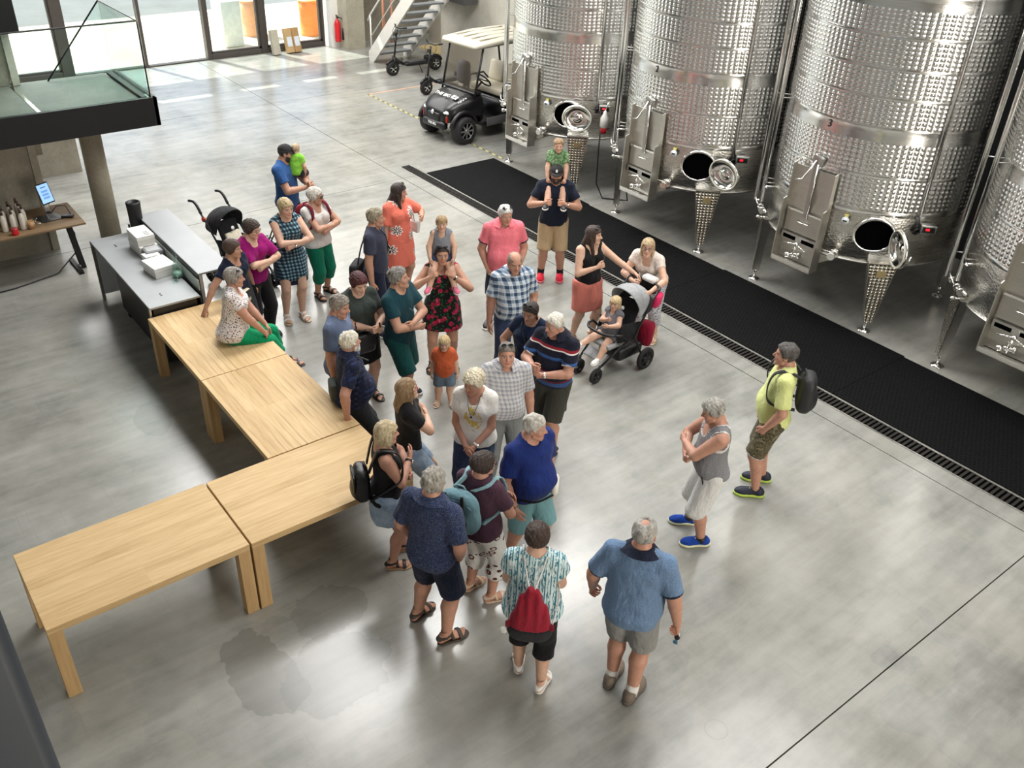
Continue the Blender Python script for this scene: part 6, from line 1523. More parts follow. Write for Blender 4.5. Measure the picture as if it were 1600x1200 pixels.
# man with cap and child in his arms, at the back
c = person('bearded man in black cap and blue t-shirt carrying a toddler', -11.85, 5.22, 62, 1.80, fat=1.06, head=(22, -8), armR=((.05, .20, .665), (.6, -.2, -.8)), armL=((.03, .21, .69), (-.7, -.1, -.7)), hands=('fist', 'flat'), hair=('crop', (46, 36, 30)), beard=(52, 40, 32),
           top=('t_shirt', cloth('plain', (44, 84, 140)), dict(hem=.48)), bottom=('jeans', cloth('denim', (26, 34, 54), (40, 52, 78)), dict(len=1.95)), shoes=('shoe', mat('shoe_blue_grey', srgb(60, 78, 110), 0.6), SWHT))
cap_hat(c, mat('cap_black', srgb(18, 18, 20), 0.8), LETT)
for k in range(3): MB().box(tuple(c['ct']((-.01, .0755, .745 - .022 * k))), (.11, .004, .016)).build('shirt_print', LETT, c['root'])
fx, fy = math.cos(c['yaw'] + PI / 2), math.sin(c['yaw'] + PI / 2); rx, ry = math.cos(c['yaw']), math.sin(c['yaw'])
k = person('toddler in lime green shirt held in the capped man\'s arms', -11.85 + fx * .17 - rx * .04, 5.22 + fy * .17 - ry * .04, 158, 0.86, 'kid', FAIR, pelvis=(0, 0, 1.36), lean=6, head=(0, 0), feet=[(.10, .08, 1.12, -10), (-.10, .08, 1.12, 10)], armR=((.13, .04, .45), (.6, -.6, 0)), armL=((-.11, .12, .62), (-.6, -.5, -.3)),
           hair=('crop', (190, 162, 128)), top=('t_shirt', cloth('blotch', (136, 204, 72), (112, 178, 56))), bottom=('shorts', cloth('plain', (30, 32, 44)), dict(len=.9, flare=.01)), shoes=('shoe', SBLK, SBLK))

c = person('blonde woman in sleeveless blue plaid dress with arms crossed', -10.22, 4.45, 16, 1.70, 'woman', FAIR, 1.04, head=(14, -6), armR='cross_over', armL='cross_under', hands=('relax', 'fist'), hair=('wshort', (186, 164, 120)), feet=[('w', -10.16, 4.29, -8), ('w', -10.11, 4.50, 10)],
           top=('dress_bodice', cloth('plaid', (30, 44, 60), (60, 92, 108), (146, 176, 184), (22, 28, 40), scale=.6), dict(neck='vee', sleeve=0, hem=.50, neck_trim=BLK)), bottom=('dress_skirt', cloth('plaid', (30, 44, 60), (60, 92, 108), (146, 176, 184), (22, 28, 40), scale=.6), dict(skirt=.34, grow=.018, waist=.60)), shoes=('sandal', SWHT, SBEI))
hemb = MB(); 
hemb.lathe([(.122 * 1.7 * 1.06, .305 * 1.7), (.119 * 1.7 * 1.06, .345 * 1.7)], (0, -.012, 0), n=36, cap=False, scl=(1.0, .76)).build('dark_hem', NAVY, c['root'])
MB().tube([tuple(c['ct']((0, .10, .70))), tuple(c['ct']((0, .088, .62))), tuple(c['ct']((0, .082, .56)))], .013).build('button_band', BLK, c['root'])
watch(c, 1)
handbag(c, 'black shoulder bag behind the woman in the plaid dress', (.26, -.10, .92), (.24, .12, .28), LEATH, [(.26, -.06, 1.04), (.13, -.08, 1.30), (.09, -.02, 1.42), (.13, .06, 1.32), (.27, -.0, 1.04)], .3)

c = person('white-haired woman in white t-shirt and green capri trousers', -10.52, 5.00, 42, 1.63, 'woman', TAN, 1.10, head=(32, -4), armR='cross_over', armL='cross_under', hands=('flat', 'fist'), hair=('wshort', (206, 200, 190)), brow=(150, 140, 130), feet=[('w', -10.50, 4.93, -10), ('w', -10.60, 5.13, 12)],
           top=('t_shirt', cloth('plain', (222, 218, 214)), dict(neck='scoop', sleeve=.42, hem=.49, loose=.03)), bottom=('capri_trousers', cloth('plain', (0, 112, 86)), dict(len=1.45)), shoes=('sandal', SBLK))
glasses(c, dark=True)
backpack(c, 'dark red backpack worn by the white-haired woman', cloth('plain', (130, 16, 34)), cloth('plain', (110, 20, 44)), (.28, .14, .38))

c = person('dark-haired woman with glasses in magenta top, arms crossed', -9.93, 3.84, 36, 1.66, 'woman', FAIR, 1.06, head=(24, -12), armR='cross_over', armL='cross_under', hands=('relax', 'fist'), hair=('wshort', (58, 42, 32)), top=('t_shirt', cloth('plain', (146, 10, 104)), dict(neck='scoop', sleeve=.85, hem=.49)), bottom=('trousers', BLK, dict(len=1.95)), shoes=('shoe', SBLK, SBLK))
glasses(c, mat('red_frame', srgb(120, 40, 44), 0.4))

c = person('brown-haired woman in navy t-shirt leaning one hand on the table', -9.71, 3.53, 48, 1.60, 'woman', TAN, 1.0, head=(20, -2), side=9, lean=5, armR=(('w', -9.47, 2.98, .80), (.8, -.5, 0)), armL='down', hands=('flat', 'relax'), hair=('wshort', (74, 52, 38)), top=('t_shirt', cloth('plain', (20, 28, 50)), dict(neck='scoop', sleeve=.5, hem=.50)), bottom=('trousers', cloth('plain', (60, 62, 66)), dict(len=1.95)), shoes=('shoe', SBLK, SBLK))
handbag(c, 'small cream shoulder bag with dark stripe at the leaning woman\'s hip', (.10, .145, .83), (.24, .08, .17), mat('cream_leather', srgb(224, 212, 184), 0.5), [(.2, .12, .90), (.10, .12, 1.15), (-.06, .06, 1.35), (-.08, -.02, 1.37)], .1, m2=LEATH, handles=False)

c = person('grey-haired woman in floral top and green trousers seated on the table', -8.79, 3.10, 92, 1.62, 'woman', RUDDY, 1.16, head=(-8, -4), twist=-12, lean=5, side=-7, pelvis=(0, -.02, .865), feet=[(.07, .53, .33, -8), (-.09, .47, .30, 6)], armR=((.06, .20, .545), (.8, -.4, -.3)), armL=((-.02, .22, .55), (-.8, -.4, -.3)), hands=('fist', 'relax'), hair=('wshort', (150, 142, 134)), brow=(110, 100, 92),
           top=('blouse', cloth('blotch', (226, 220, 216), (60, 48, 60), (150, 84, 92), (48, 56, 84), scale=.85), dict(neck='scoop', sleeve=.5, hem=.475, loose=.035)), bottom=('trousers', cloth('plain', (0, 150, 98)), dict(len=1.55)), shoes=('sandal', SBLK))
glasses(c, dark=True, up=True)

c = person('fair-haired man in slate t-shirt with shoulder bag', -9.22, 5.16, 72, 1.75, 'man', TAN, 1.02, head=(14, 2), armR='down', armL='down', hair=('wavy', (150, 138, 114)), beard=None, top=('t_shirt', cloth('plain', (56, 60, 78)), dict(hem=.49)), bottom=('shorts', NAVY, dict(len=.95)), shoes=('shoe', SNAVY, SWHT))
handbag(c, 'black canvas messenger bag at the fair-haired man\'s back', (.06, -.24, .88), (.30, .13, .24), mat('black_canvas', srgb(26, 27, 30), 0.8), [(.12, -.2, 1.0), (.14, -.12, 1.30), (.06, -.02, 1.47), (-.02, .10, 1.40), (-.09, .13, 1.2), (-.17, .06, .98), (-.12, -.2, .96)], .0, name='messenger_bag', handles=False)

CORAL = cloth('daisy', (234, 124, 104), (244, 236, 230), (22, 20, 24), scale=.62)
c = person('dark-haired woman in coral dress with large star flowers', -9.93, 5.92, 42, 1.70, 'woman', TAN, 1.12, head=(40, -4), armR='down', armL=((-.13, .14, .70), (-.9, -.2, -.5)), hair=('long', (50, 36, 32)), top=('dress_bodice', CORAL, dict(neck='vee', sleeve=.75, hem=.50, loose=.02)), bottom=('dress_skirt', CORAL, dict(skirt=.29, grow=.016, waist=.60)), shoes=('sandal', SBLK))
glasses(c, dark=True, up=True)
handbag(c, 'small white shoulder bag of the woman in the coral dress', (-.27, .02, .98), (.06, .20, .16), mat('white_leather', srgb(226, 224, 220), .5), [(-.27, .0, 1.05), (-.17, -.02, 1.38), (-.11, .0, 1.41), (-.2, .06, 1.25), (-.27, .04, 1.05)], 0, handles=False, m2=mat('white_leather', srgb(226, 224, 220), .5))

c = person('woman with dark red hair, charcoal tee, holding hands at her waist', -7.95, 4.20, 22, 1.68, 'woman', FAIR, 1.14, head=(6, -16), armR=((-.03, .15, .615), (.7, -.3, -.7)), armL=((-.06, .16, .63), (-.7, -.3, -.7)), hands=('fist', 'fist'), hair=('wshort', (74, 20, 22)), top=('t_shirt', cloth('melange', (52, 60, 56), (64, 72, 68)), dict(neck='vee', sleeve=.62, hem=.49, loose=.02)), bottom=('skirt', BLK, dict(skirt=.32, waist=.57)), shoes=('sandal', SBLK))
handbag(c, 'black leather handbag hanging before the red-haired woman', (.07, .20, .86), (.31, .12, .24), LEATH, [(.2, .18, .96), (.16, .1, 1.2), (.10, .02, 1.42), (.07, -.08, 1.38)], .1)
tagk = MB().tube([(0, 0, 0), (.0, .0, .10)], .012).build('handheld_stick', mat('dark_bronze', srgb(60, 46, 34), .4, .6), None)
tagk.parent = None; tagk.matrix_world = Matrix.Translation(c['root'].location) @ Matrix.Rotation(c['yaw'], 4, 'Z') @ Matrix.Translation(Vector(c['WR'][0]) + Vector((-.07, .03, -.02))); tag(tagk, 'small dark stick held by the woman with dark red hair', 'stick')

TEAL = cloth('plain', (12, 58, 68))
c = person('grey-haired man in dark teal t-shirt and shorts, arms folded low', -7.62, 4.52, 56, 1.77, 'man', TAN, 1.04, .0, head=(26, 10), armR=((.012, .135, .612), (.7, .3, -.6)), armL=((.03, .125, .648), (-.7, .4, -.6)), hands=('relax', 'fist'), hair=('wavy', (128, 124, 116)), beard=None, stache=None, feet=[('w', -7.44, 4.49, 16), ('w', -7.80, 4.68, 8)],
           top=('t_shirt', TEAL, dict(hem=.47, loose=.015, sleeve=.6)), bottom=('shorts', cloth('plain', (18, 78, 76)), dict(len=.98, flare=.028)), shoes=('shoe', SNAVY, SWHT, cloth('plain', (120, 120, 120))))
MB().tube([tuple(c['ct']((.02, .088, .735))), tuple(c['ct']((-.015, .094, .70))), tuple(c['ct']((-.035, .090, .725))), tuple(c['ct']((-.06, .082, .715)))], .003).build('shirt_line_print', mat('print_teal', srgb(90, 130, 136), .7), c['root'])
MB().tube([tuple(c['hip'][0] + np.array([.05, .09, -.13])), tuple(c['hip'][0] + np.array([.105, .03, -.17]))], .005).build('lime_pocket_zip', LIME, c['root'])

c = person('grey-haired man with moustache in blue-grey t-shirt, sunglasses on collar', -7.52, 3.72, 70, 1.72, 'man', RUDDY, 1.12, .03, head=(-6, -10), armR='down', armL='down', hair=('wavy', (140, 130, 118)), stache=(130, 120, 112), top=('t_shirt', cloth('melange', (92, 106, 134), (108, 122, 150)), dict(hem=.47, sleeve=.7)), bottom=('shorts', NAVY, dict(len=.95)), shoes=('shoe', SBLK, SBLK))
g_ = at_root(c, 'sunglasses', 'black sunglasses hooked on the blue-grey t-shirt collar', 'sunglasses'); q_ = c['ct']((-.02, .10, .765))
for s in (-1, 1): MB().ball((q_[0] + s * .012, q_[1] + .012, q_[2] + s * .026), (.012, .006, .024)).build('lens', mat('dark_lens', (0.012, 0.011, 0.012), 0.08, var=0), g_)
MB().tube([(q_[0], q_[1], q_[2] + .04), (q_[0] + .02, q_[1] + .02, q_[2] - .04)], .003).build('frame', BLACK, g_)

c = person('white-bearded man in navy plaid shirt leaning back on the table', -6.98, 3.60, 100, 1.62, 'man', RUDDY, 1.18, .06, head=(8, 4), lean=2, pelvis=(0, -.06, .80), feet=[(.12, .22, 0, -14), (-.12, .24, 0, 12)], armR=(('w', -6.70, 3.34, .80), (.8, -.7, 0)), armL='down', hands=('flat', 'relax'), hair=('wavy', (226, 218, 198)), brow=(190, 184, 176), beard=(216, 210, 200),
           top=('checked_shirt', cloth('plaid', (28, 36, 66), (20, 26, 48), (40, 52, 92), (12, 16, 32), scale=.8), dict(neck='open', sleeve=.75, hem=.475, collar=True, loose=.02)), bottom=('trousers', cloth('plain', (34, 36, 38)), dict(len=1.95)), shoes=('shoe', SBLK, SBLK))
handbag(c, 'dark grey-green waist bag of the white-bearded man', (-.04, -.22, .88), (.2, .08, .2), mat('grey_green_canvas', srgb(66, 72, 66), .8), [(.0, -.19, .98), (.08, -.15, 1.2), (.10, -.02, 1.32), (.02, .14, 1.2)], 0, name='shoulder_pouch', handles=False)

FLOR = cloth('flowers', (24, 24, 26), (150, 24, 60), (30, 96, 54), (200, 50, 90), (232, 150, 160))
c = person('woman in dark floral dress carrying a girl on her shoulders', -8.00, 5.34, 2, 1.70, 'woman', TAN, 1.06, head=(6, 2), armR=((.085, .10, .775), (.9, -.3, -.7)), armL=((-.075, .10, .78), (-.9, -.3, -.7)), hands=('fist', 'fist'), hair=('tied', (44, 32, 28)), top=('dress_bodice', FLOR, dict(neck='scoop', sleeve=0, hem=.49, loose=.02)), bottom=('dress_skirt', FLOR, dict(skirt=.35, grow=.030, waist=.60)), shoes=('sandal', SBLK))
glasses(c, dark=True, up=True); watch(c, 1)
k = person('blonde girl in grey top riding on the floral-dress woman\'s shoulders', -8.00, 5.34, 0, 1.02, 'kid', FAIR, pelvis=(0, -.05, 1.52), lean=2, feet=[(.15, .19, 1.16, -16), (-.15, .19, 1.16, 16)], armR=((.135, .12, .47), (.8, -.5, 0)), armL=((-.135, .12, .47), (-.8, -.5, 0)), hair=('pony', (170, 138, 94)), top=('vest_top', cloth('plain', (130, 132, 140)), dict(neck='scoop', sleeve=0)), bottom=('shorts', cloth('denim', (44, 56, 84), (60, 76, 108)), dict(len=.55, flare=.012)), shoes=('shoe', cloth('plain', (216, 110, 136)), SWHT))

k = person('toddler boy in orange t-shirt and denim shorts', -7.33, 4.92, -2, 0.98, 'kid', FAIR, feet=[('w', -7.37, 4.85, -10), ('w', -7.27, 4.97, 14)], head=(0, -2), armR=((.155, .0, .40), (.5, -.8, 0)), armL=((-.155, .0, .40), (-.5, -.8, 0)), hair=('toddler', (206, 178, 126)), top=('t_shirt', cloth('melange', (188, 86, 48), (204, 100, 60)), dict(hem=.40, loose=.02)), bottom=('shorts', cloth('denim', (84, 100, 116), (110, 126, 142)), dict(len=.85, flare=.016)), shoes=('sandal', SBEI, SBEI))

c = person('white-haired man in pink polo shirt, sunglasses on his head', -8.47, 6.60, 8, 1.75, 'man', RUDDY, 1.12, .035, head=(16, -6), armR='pocket', armL='pocket', hair=('short', (224, 220, 214)), brow=(150, 140, 130), top=('polo_shirt', cloth('plain', (236, 122, 134)), dict(neck='open', collar=True, trim=cloth('plain', (44, 36, 62)), hem=.46, loose=.02)), bottom=('shorts', NAVY, dict(len=.95)), feet=[('w', -8.56, 6.48, -25), ('w', -8.36, 6.74, 12)], shoes=('shoe', SBLK, SWHT, W_))
glasses(c, dark=True, up=True); watch(c, 1, SWHT)

c = person('bearded man in black cap, navy tee and beige shorts, boy on shoulders', -9.18, 8.05, 0, 1.79, 'man', TAN, 1.10, head=(0, -6), armR=((.085, .12, .695), (.8, -.5, -.6)), armL=((-.085, .12, .695), (-.8, -.5, -.6)), hands=('fist', 'fist'), hair=('crop', (40, 32, 28)), beard=(44, 34, 28), feet=[('w', -9.28, 7.95, 0), ('w', -9.11, 8.18, 0)],
           top=('t_shirt', cloth('plain', (18, 26, 44)), dict(hem=.49, sleeve=.6)), bottom=('shorts', cloth('plain', (188, 164, 128)), dict(len=.96, flare=.03)), shoes=('shoe', cloth('plain', (214, 40, 62)), mat('sole_pink', srgb(220, 120, 130), .6), BLK))
cap_hat(c, mat('cap_black', srgb(18, 18, 20), 0.8), LETT); watch(c, 1)
k = person('small boy in green patterned t-shirt riding on the capped man\'s shoulders', -9.18, 8.05, 0, 1.14, 'kid', FAIR, hs=.92, pelvis=(0, -.13, 1.56), lean=4, head=(4, -4), feet=[(.115, .21, 1.19, -8), (-.115, .21, 1.19, 8)], armR=((.115, .19, .385), (.9, -.2, -.2)), armL=((-.115, .19, .385), (-.9, -.2, -.2)), hands=('fist', 'fist'), hair=('short', (164, 130, 92)), top=('t_shirt', cloth('camo', (84, 122, 80), (64, 100, 66), (140, 164, 120), (92, 130, 90), scale=1.6)), bottom=('shorts', NAVY, dict(len=.7, flare=.012)), shoes=('shoe', SBLK, SWHT, BLK, .12))

PLD = cloth('plaid', (206, 214, 222), (124, 146, 170), (56, 70, 94), (226, 228, 230), scale=1.1)
c = person('balding man with moustache in blue and white checked shirt', -7.32, 5.86, 16, 1.75, 'man', RUDDY, 1.08, .02, head=(2, -10), armR='down', armL='pocket', hair=('fringe', (150, 130, 112)), stache=(140, 118, 98), top=('checked_shirt', PLD, dict(neck='open', collar=True, sleeve=.75, hem=.515)), bottom=('jeans', JEAN, dict(len=1.95)), shoes=('shoe', SWHT, SBLK))
c = person('dark-haired woman in navy v-neck top, sunglasses on her head', -6.42, 5.42, -22, 1.64, 'woman', TAN, 1.06, head=(-8, -12), armR=((.12, .10, .56), (.8, -.5, 0)), armL='down', hair=('tied', (52, 40, 34)), top=('v_neck_top', cloth('plain', (18, 34, 62)), dict(neck='vee', sleeve=.4, hem=.5)), bottom=('trousers', cloth('plain', (70, 74, 76)), dict(len=1.95)), shoes=('shoe', SBLK, SBLK))
glasses(c, dark=True, up=True)
strap(c['root'], c, smooth_path([c['ct'](p) for p in ((.06, -.03, .838), (.05, .05, .80), (.0, .095, .72), (-.07, .09, .62), (-.11, .03, .56))], 5), LEATH, .010, 'bag_strap')

BANDS = [(1.315, 1.327, (226, 224, 220)), (1.327, 1.352, (140, 30, 44)), (1.215, 1.245, (52, 92, 150)), (1.205, 1.215, (34, 56, 100)), (1.055, 1.066, (224, 214, 210)), (1.066, 1.082, (140, 34, 48)), (.90, .955, (52, 84, 136)), (.962, .972, (140, 30, 44))]
c = person('white-haired man in navy polo with red, white and blue stripes', -5.96, 5.37, -30, 1.72, 'man', RUDDY, 1.08, .02, head=(-22, -8), armR=((.055, .165, .675), (.8, -.3, -.6)), armL=((-.02, .165, .635), (-.9, -.1, -.5)), hands=('fist', 'fist'), hair=('short', (228, 222, 208)), brow=(170, 160, 150), feet=[('w', -6.09, 5.47, -10), ('w', -5.83, 5.31, -5)],
           top=('striped_polo', cloth('bands', (22, 24, 42)), dict(neck='open', collar=cloth('plain', (22, 24, 42)), trim=W_, hem=.50, sleeve=.72)), bottom=('cargo_shorts', cloth('plain', (62, 62, 54)), dict(len=.98, flare=.032)), shoes=('sandal', SBLK, SBLK))
watch(c, 1, SWHT)
for s in (0, 1): a = c['AN'][s]; b = a + (c['KN'][s] - a) * .16; MB().cyl(a, b, .046, .048, n=16).build('sock', BLK, c['root'])
MB().rbox(tuple(c['hip'][1] + np.array([-.052, .0, -.28])), (.03, .12, .14), .01).build('cargo_pocket', cloth('plain', (62, 62, 54)), c['root'])
g_ = at_root(c, 'sunglasses', 'folded dark sunglasses in the striped-polo man\'s hands', 'sunglasses'); q_ = c['WR'][0] + np.array([-.04, .08, -.05]); MB().ball(tuple(q_), (.028, .012, .018)).ball(tuple(q_ + np.array([-.05, .01, -.01])), (.026, .012, .018)).build('lens', mat('dark_lens', (0.012, 0.011, 0.012), 0.08, var=0), g_); MB().tube([tuple(q_ + np.array([.02, 0, .0])), tuple(q_ + np.array([-.08, .03, -.03]))], .004).build('frame', BLACK, g_)

c = person('man in pale checked shirt looking up, sunglasses on his head', -5.82, 4.62, 6, 1.68, 'man', RUDDY, 1.08, .03, head=(2, 8), armR='down', armL='down', hair=('crop', (128, 118, 108)), top=('checked_shirt', cloth('plaid', (202, 200, 198), (176, 178, 184), (150, 154, 164), (214, 212, 210), scale=.55), dict(neck='open', collar=True, sleeve=.75, hem=.515, loose=.02)), bottom=('trousers', cloth('plain', (126, 130, 130)), dict(len=1.95)), shoes=('shoe', mat('shoe_grey', srgb(150, 152, 156), .6), SBLK))
glasses(c, dark=True, up=True); watch(c, 1)
MB().rbox(tuple(c['ct']((0, .075, .525))), (.10, .012, .035), .004).build('belt_buckle', LEATH, c['root'])

c = person('curly blonde woman in white t-shirt with yellow print', -5.67, 4.15, -12, 1.63, 'woman', RUDDY, 1.06, head=(-26, -12), armR='clasp', armL='clasp', hands=('relax', 'fist'), hair=('curly', (226, 214, 184)), brow=(170, 150, 120), top=('t_shirt', cloth('print', (236, 234, 228), (222, 196, 100)), dict(neck='scoop', sleeve=.5, hem=.50, loose=.035, slv_off=.02)), bottom=('jeans', JEAN, dict(len=1.95)), shoes=('shoe', SBLK, SBLK))
watch(c, 1, SWHT)
MB().tube(smooth_path([c['ct'](p) for p in ((-.035, .0, .845), (-.03, .06, .79), (0, .10, .725), (.03, .06, .79), (.035, .0, .845))], 4), .0022, 5).build('necklace', BLACK, c['root'])
MB().ball(tuple(c['ct']((0, .107, .722))), (.009, .006, .014)).build('pendant', BLACK, c['root'])

c = person('long-haired woman in black vest top and coral skirt, arm outstretched', -7.50, 7.22, 34, 1.67, 'woman', FAIR, .98, head=(40, 0), armR=((.02, .13, .70), (.8, -.3, -.7)), armL=(('w', -7.02, 7.60, 1.05), (-.5, -.3, -.8)), hands=('fist', 'relax'), hair=('long', (66, 46, 36)), feet=[('w', -7.62, 7.14, -5), ('w', -7.52, 7.40, 12)],
           top=('vest_top', BLK, dict(neck='tank', sleeve=0, hem=.535)), bottom=('skirt', cloth('plain', (226, 134, 120)), dict(skirt=.30, waist=.55, grow=.006)), shoes=('sandal', SBEI, SBEI))
glasses(c, dark=True, up=True)

c = person('blonde woman with glasses in cream lace top bending behind the stroller', -7.12, 8.0, -22, 1.64, 'woman', FAIR, 1.04, head=(20, 6), lean=32, armR=(('w', -7.02, 7.52, 1.0), (.8, -.3, -.4)), armL=(('w', -6.70, 7.52, .98), (-.8, -.3, -.4)), hands=('fist', 'fist'), hair=('bob', (192, 166, 124)), top=('lace_top', cloth('blotch', (226, 212, 202), (238, 230, 224), scale=.6), dict(neck='scoop', sleeve=.4, hem=.48)), bottom=('capri_trousers', cloth('blotch', (196, 196, 202), (96, 98, 110), scale=.8), dict(len=1.5)), shoes=('sandal', SBEI, SBEI))
glasses(c, mat('brown_frame', srgb(60, 44, 36), .4))

# ---- stroller with the seated girl
def stroller(label, x, y, phi, main, shell, accent, cane=False):
    yaw = math.atan2(-y, -x) + R(phi) - PI / 2
    s = tag(empty('stroller', (x, y, 0), yaw), label, 'stroller', 'strollers')
    AL = mat('frame_dark_alloy', srgb(42, 42, 44), .4, .5)
    for sx in (-1, 1):
        MB().tube([(sx * .25, -.30, .16), (sx * .25, -.10, .52), (sx * .25, -.36, .92), (sx * .24, -.46, 1.02)], .014).build('side_frame', AL, s)
        MB().tube([(sx * .24, -.02, .50), (sx * .17, .38, .22)], .014).build('front_frame', AL, s)
        wheel(s, (sx * .29, -.32, .145), .145, .05, spokes=6, face=sx, rim=.72, rimmat=BLACK)
        wheel(s, (sx * .15, .42, .10), .10, .045, spokes=5, face=sx, rim=.65, rimmat=AL, name='front_wheel')
        MB().tube([(sx * .17, .38, .24), (sx * .15, .42, .10)], .018).build('front_fork', BLACK, s)
        MB().tube([(sx * .24, .02, .50), (sx * .25, .12, .60), (sx * .22, .22, .62)], .016).build('arm_post', BLACK, s)
    if cane:
        for sx in (-1, 1): MB().tube(smooth_path([(sx * .24, -.44, 1.0), (sx * .24, -.50, 1.10), (sx * .24, -.57, 1.15), (sx * .24, -.66, 1.14)], 4), .019).build('cane_handle', BLACK, s)
    else: MB().tube(smooth_path([(-.24, -.46, 1.02), (-.20, -.52, 1.04), (0, -.54, 1.05), (.20, -.52, 1.04), (.24, -.46, 1.02)], 4), .017).build('handle_bar', BLACK, s)
    MB().tube(smooth_path([(-.22, .22, .62), (-.14, .31, .63), (0, .33, .63), (.14, .31, .63), (.22, .22, .62)], 4), .018).build('bumper_bar', BLACK, s)
    MB().rbox((0, .08, .42), (.34, .34, .06), .025).build('seat_base', shell, s)
    MB().rbox((0, -.17, .66), (.33, .06, .50), .028, (R(22), 0, 0)).build('seat_back', main, s)
    for sx in (-1, 1): MB().rbox((sx * .175, -.08, .55), (.025, .36, .24), .012, (R(10), 0, 0)).build('seat_wing', main, s)
    MB().rbox((0, .30, .30), (.30, .14, .03), .012, (R(-30), 0, 0)).build('foot_rest', shell, s)
    # canopy: quarter shell swept over the seat
    for k, (a0, a1, m_) in enumerate(((R(72), R(100), shell), (R(100), R(136), shell), (R(136), R(172), main))):
        V = []; F = []; n, m2 = 8, 14
        for i in range(n + 1):
            a = a0 + (a1 - a0) * i / n
            for j in range(m2 + 1):
                t_ = PI * j / m2; V.append((.235 * math.cos(t_), -.20 + math.cos(a) * .36 * math.sin(t_) ** .6, .74 + math.sin(a) * .34 * math.sin(t_) ** .6))
        for i in range(n): F += [(i * (m2 + 1) + j, i * (m2 + 1) + j + 1, (i + 1) * (m2 + 1) + j + 1, (i + 1) * (m2 + 1) + j) for j in range(m2)]
        o = MB().add(V, F, True).build('canopy_panel', m_, s); md = o.modifiers.new('thick', 'SOLIDIFY'); md.thickness = .008
    MB().rbox((0, -.16, .24), (.38, .44, .16), .05).build('basket', BLACK, s)
    MB().lathe([(.028, 0), (.028, .003), (0, .0035)], (0, -.118, .80), (0, .93, .37), n=16).build('round_badge', SWHT, s)
    if accent: accent(s)
    return s
GCAN = cloth('melange', (150, 152, 154), (176, 178, 180)); DCAN = cloth('plain', (34, 34, 37))
def acc1(s):
    MB().rbox((.02, -.60, .96), (.26, .10, .18), .04).build('organiser_bag', DCAN, s)
    MB().rbox((-.02, -.56, 1.07), (.20, .12, .07), .03).build('folded_cloth', W_, s)
sx_, sy_ = -6.82, 7.08
stroller('grey and black stroller with a toddler girl sitting in it', sx_, sy_, -40, DCAN, GCAN, acc1)
pk = tag(MB().rbox((-6.66, 7.62, .86), (.09, .15, .20), .04, (0.1, 0.2, 0.3)).build('pink_cloth_bag', cloth('plain', (246, 60, 116))), 'bright pink cloth bag hanging from the stroller handle', 'bag')
rdp = tag(MB().rbox((-6.78, 7.62, .34), (.20, .16, .34), .05, (0.1, 0.1, 0.5)).build('crimson_bag', cloth('plain', (150, 18, 52))), 'crimson bag behind the grey stroller', 'bag')
k = person('toddler girl in grey dress sitting in the stroller', sx_, sy_, -36, 0.98, 'kid', FAIR, pelvis=(0, 0.05, .55), lean=-6, head=(14, 2), feet=[(.17, .46, .38, -14), (-.08, .40, .22, 4)], armR=((.0, .15, .64), (.8, -.2, -.6)), armL=((-.10, .20, .60), (-.8, -.2, -.6)), hair=('toddler', (214, 186, 136)), top=('pinafore', cloth('melange', (92, 92, 98), (122, 122, 128)), dict(neck='scoop', sleeve=.2, hem=.42, loose=.03)), bottom=('dress_skirt', cloth('melange', (92, 92, 98), (122, 122, 128)), dict(len=.55, flare=.03)), shoes=('shoe', SWHT, SWHT))
def acc2(s):
    MB().rbox((.24, -.40, .93), (.05, .06, .07), .02).build('orange_ribbon', cloth('plain', (216, 80, 40)), s)
    MB().rbox((0, -.10, .62), (.26, .05, .26), .02, (R(22), 0, 0)).build('cream_liner', cloth('plain', (226, 218, 196)), s)
stroller('empty black stroller parked behind the women', -11.50, 4.30, 40, DCAN, DCAN, acc2, cane=True)

# ---- women by the corner table
c = person('long-haired woman with glasses in black t-shirt and pale denim shorts', -5.93, 3.62, 98, 1.64, 'woman', FAIR, 1.0, head=(6, 10), pelvis=(0, -.05, .80), armR='cross_over', armL='cross_under', hands=('flat', 'fist'), feet=[(.10, .16, 0, -8), (-.10, .18, 0, 8)], hair=('straight', (150, 120, 82)), top=('t_shirt', BLK, dict(sleeve=.55, hem=.50)), bottom=('denim_shorts', LJEAN, dict(len=.75, flare=.018)), shoes=('shoe', SWHT, SWHT))
glasses(c, mat('red_frame', srgb(120, 40, 44), 0.4))
c = person('blonde woman in black vest top with black leather backpack', -5.44, 3.03, 98, 1.63, 'woman', RUDDY, .99, head=(2, -4), armR=((-.02, .135, .70), (.7, -.2, -.8)), armL='cross_under', hands=('relax', 'fist'), hair=('bob', (204, 184, 142)), feet=[('w', -5.36, 3.02, -6), ('w', -5.50, 3.24, -10)],
           top=('vest_top', BLK, dict(neck='tank', sleeve=0, hem=.495)), bottom=('denim_skirt', LJEAN, dict(skirt=.36, waist=.56, grow=.008)), shoes=('sandal', SBLK, CORK))
watch(c, 0)
def buckle(o, loc, w, d, hh):
    MB().rbox(tuple(loc((0, -d * .5, hh * .12))), (w * .8, .02, hh * .5), .01, tuple(Matrix(c['Rt'].tolist()).to_euler())).build('bag_flap', LEATH, o)
    MB().ball(tuple(loc((0, -d * .5 - .02, -hh * .08))), .012).build('bag_stud', POLISH, o)
backpack(c, 'small black leather backpack of the blonde woman', LEATH, LEATH, (.27, .14, .34), .61, extra=buckle)

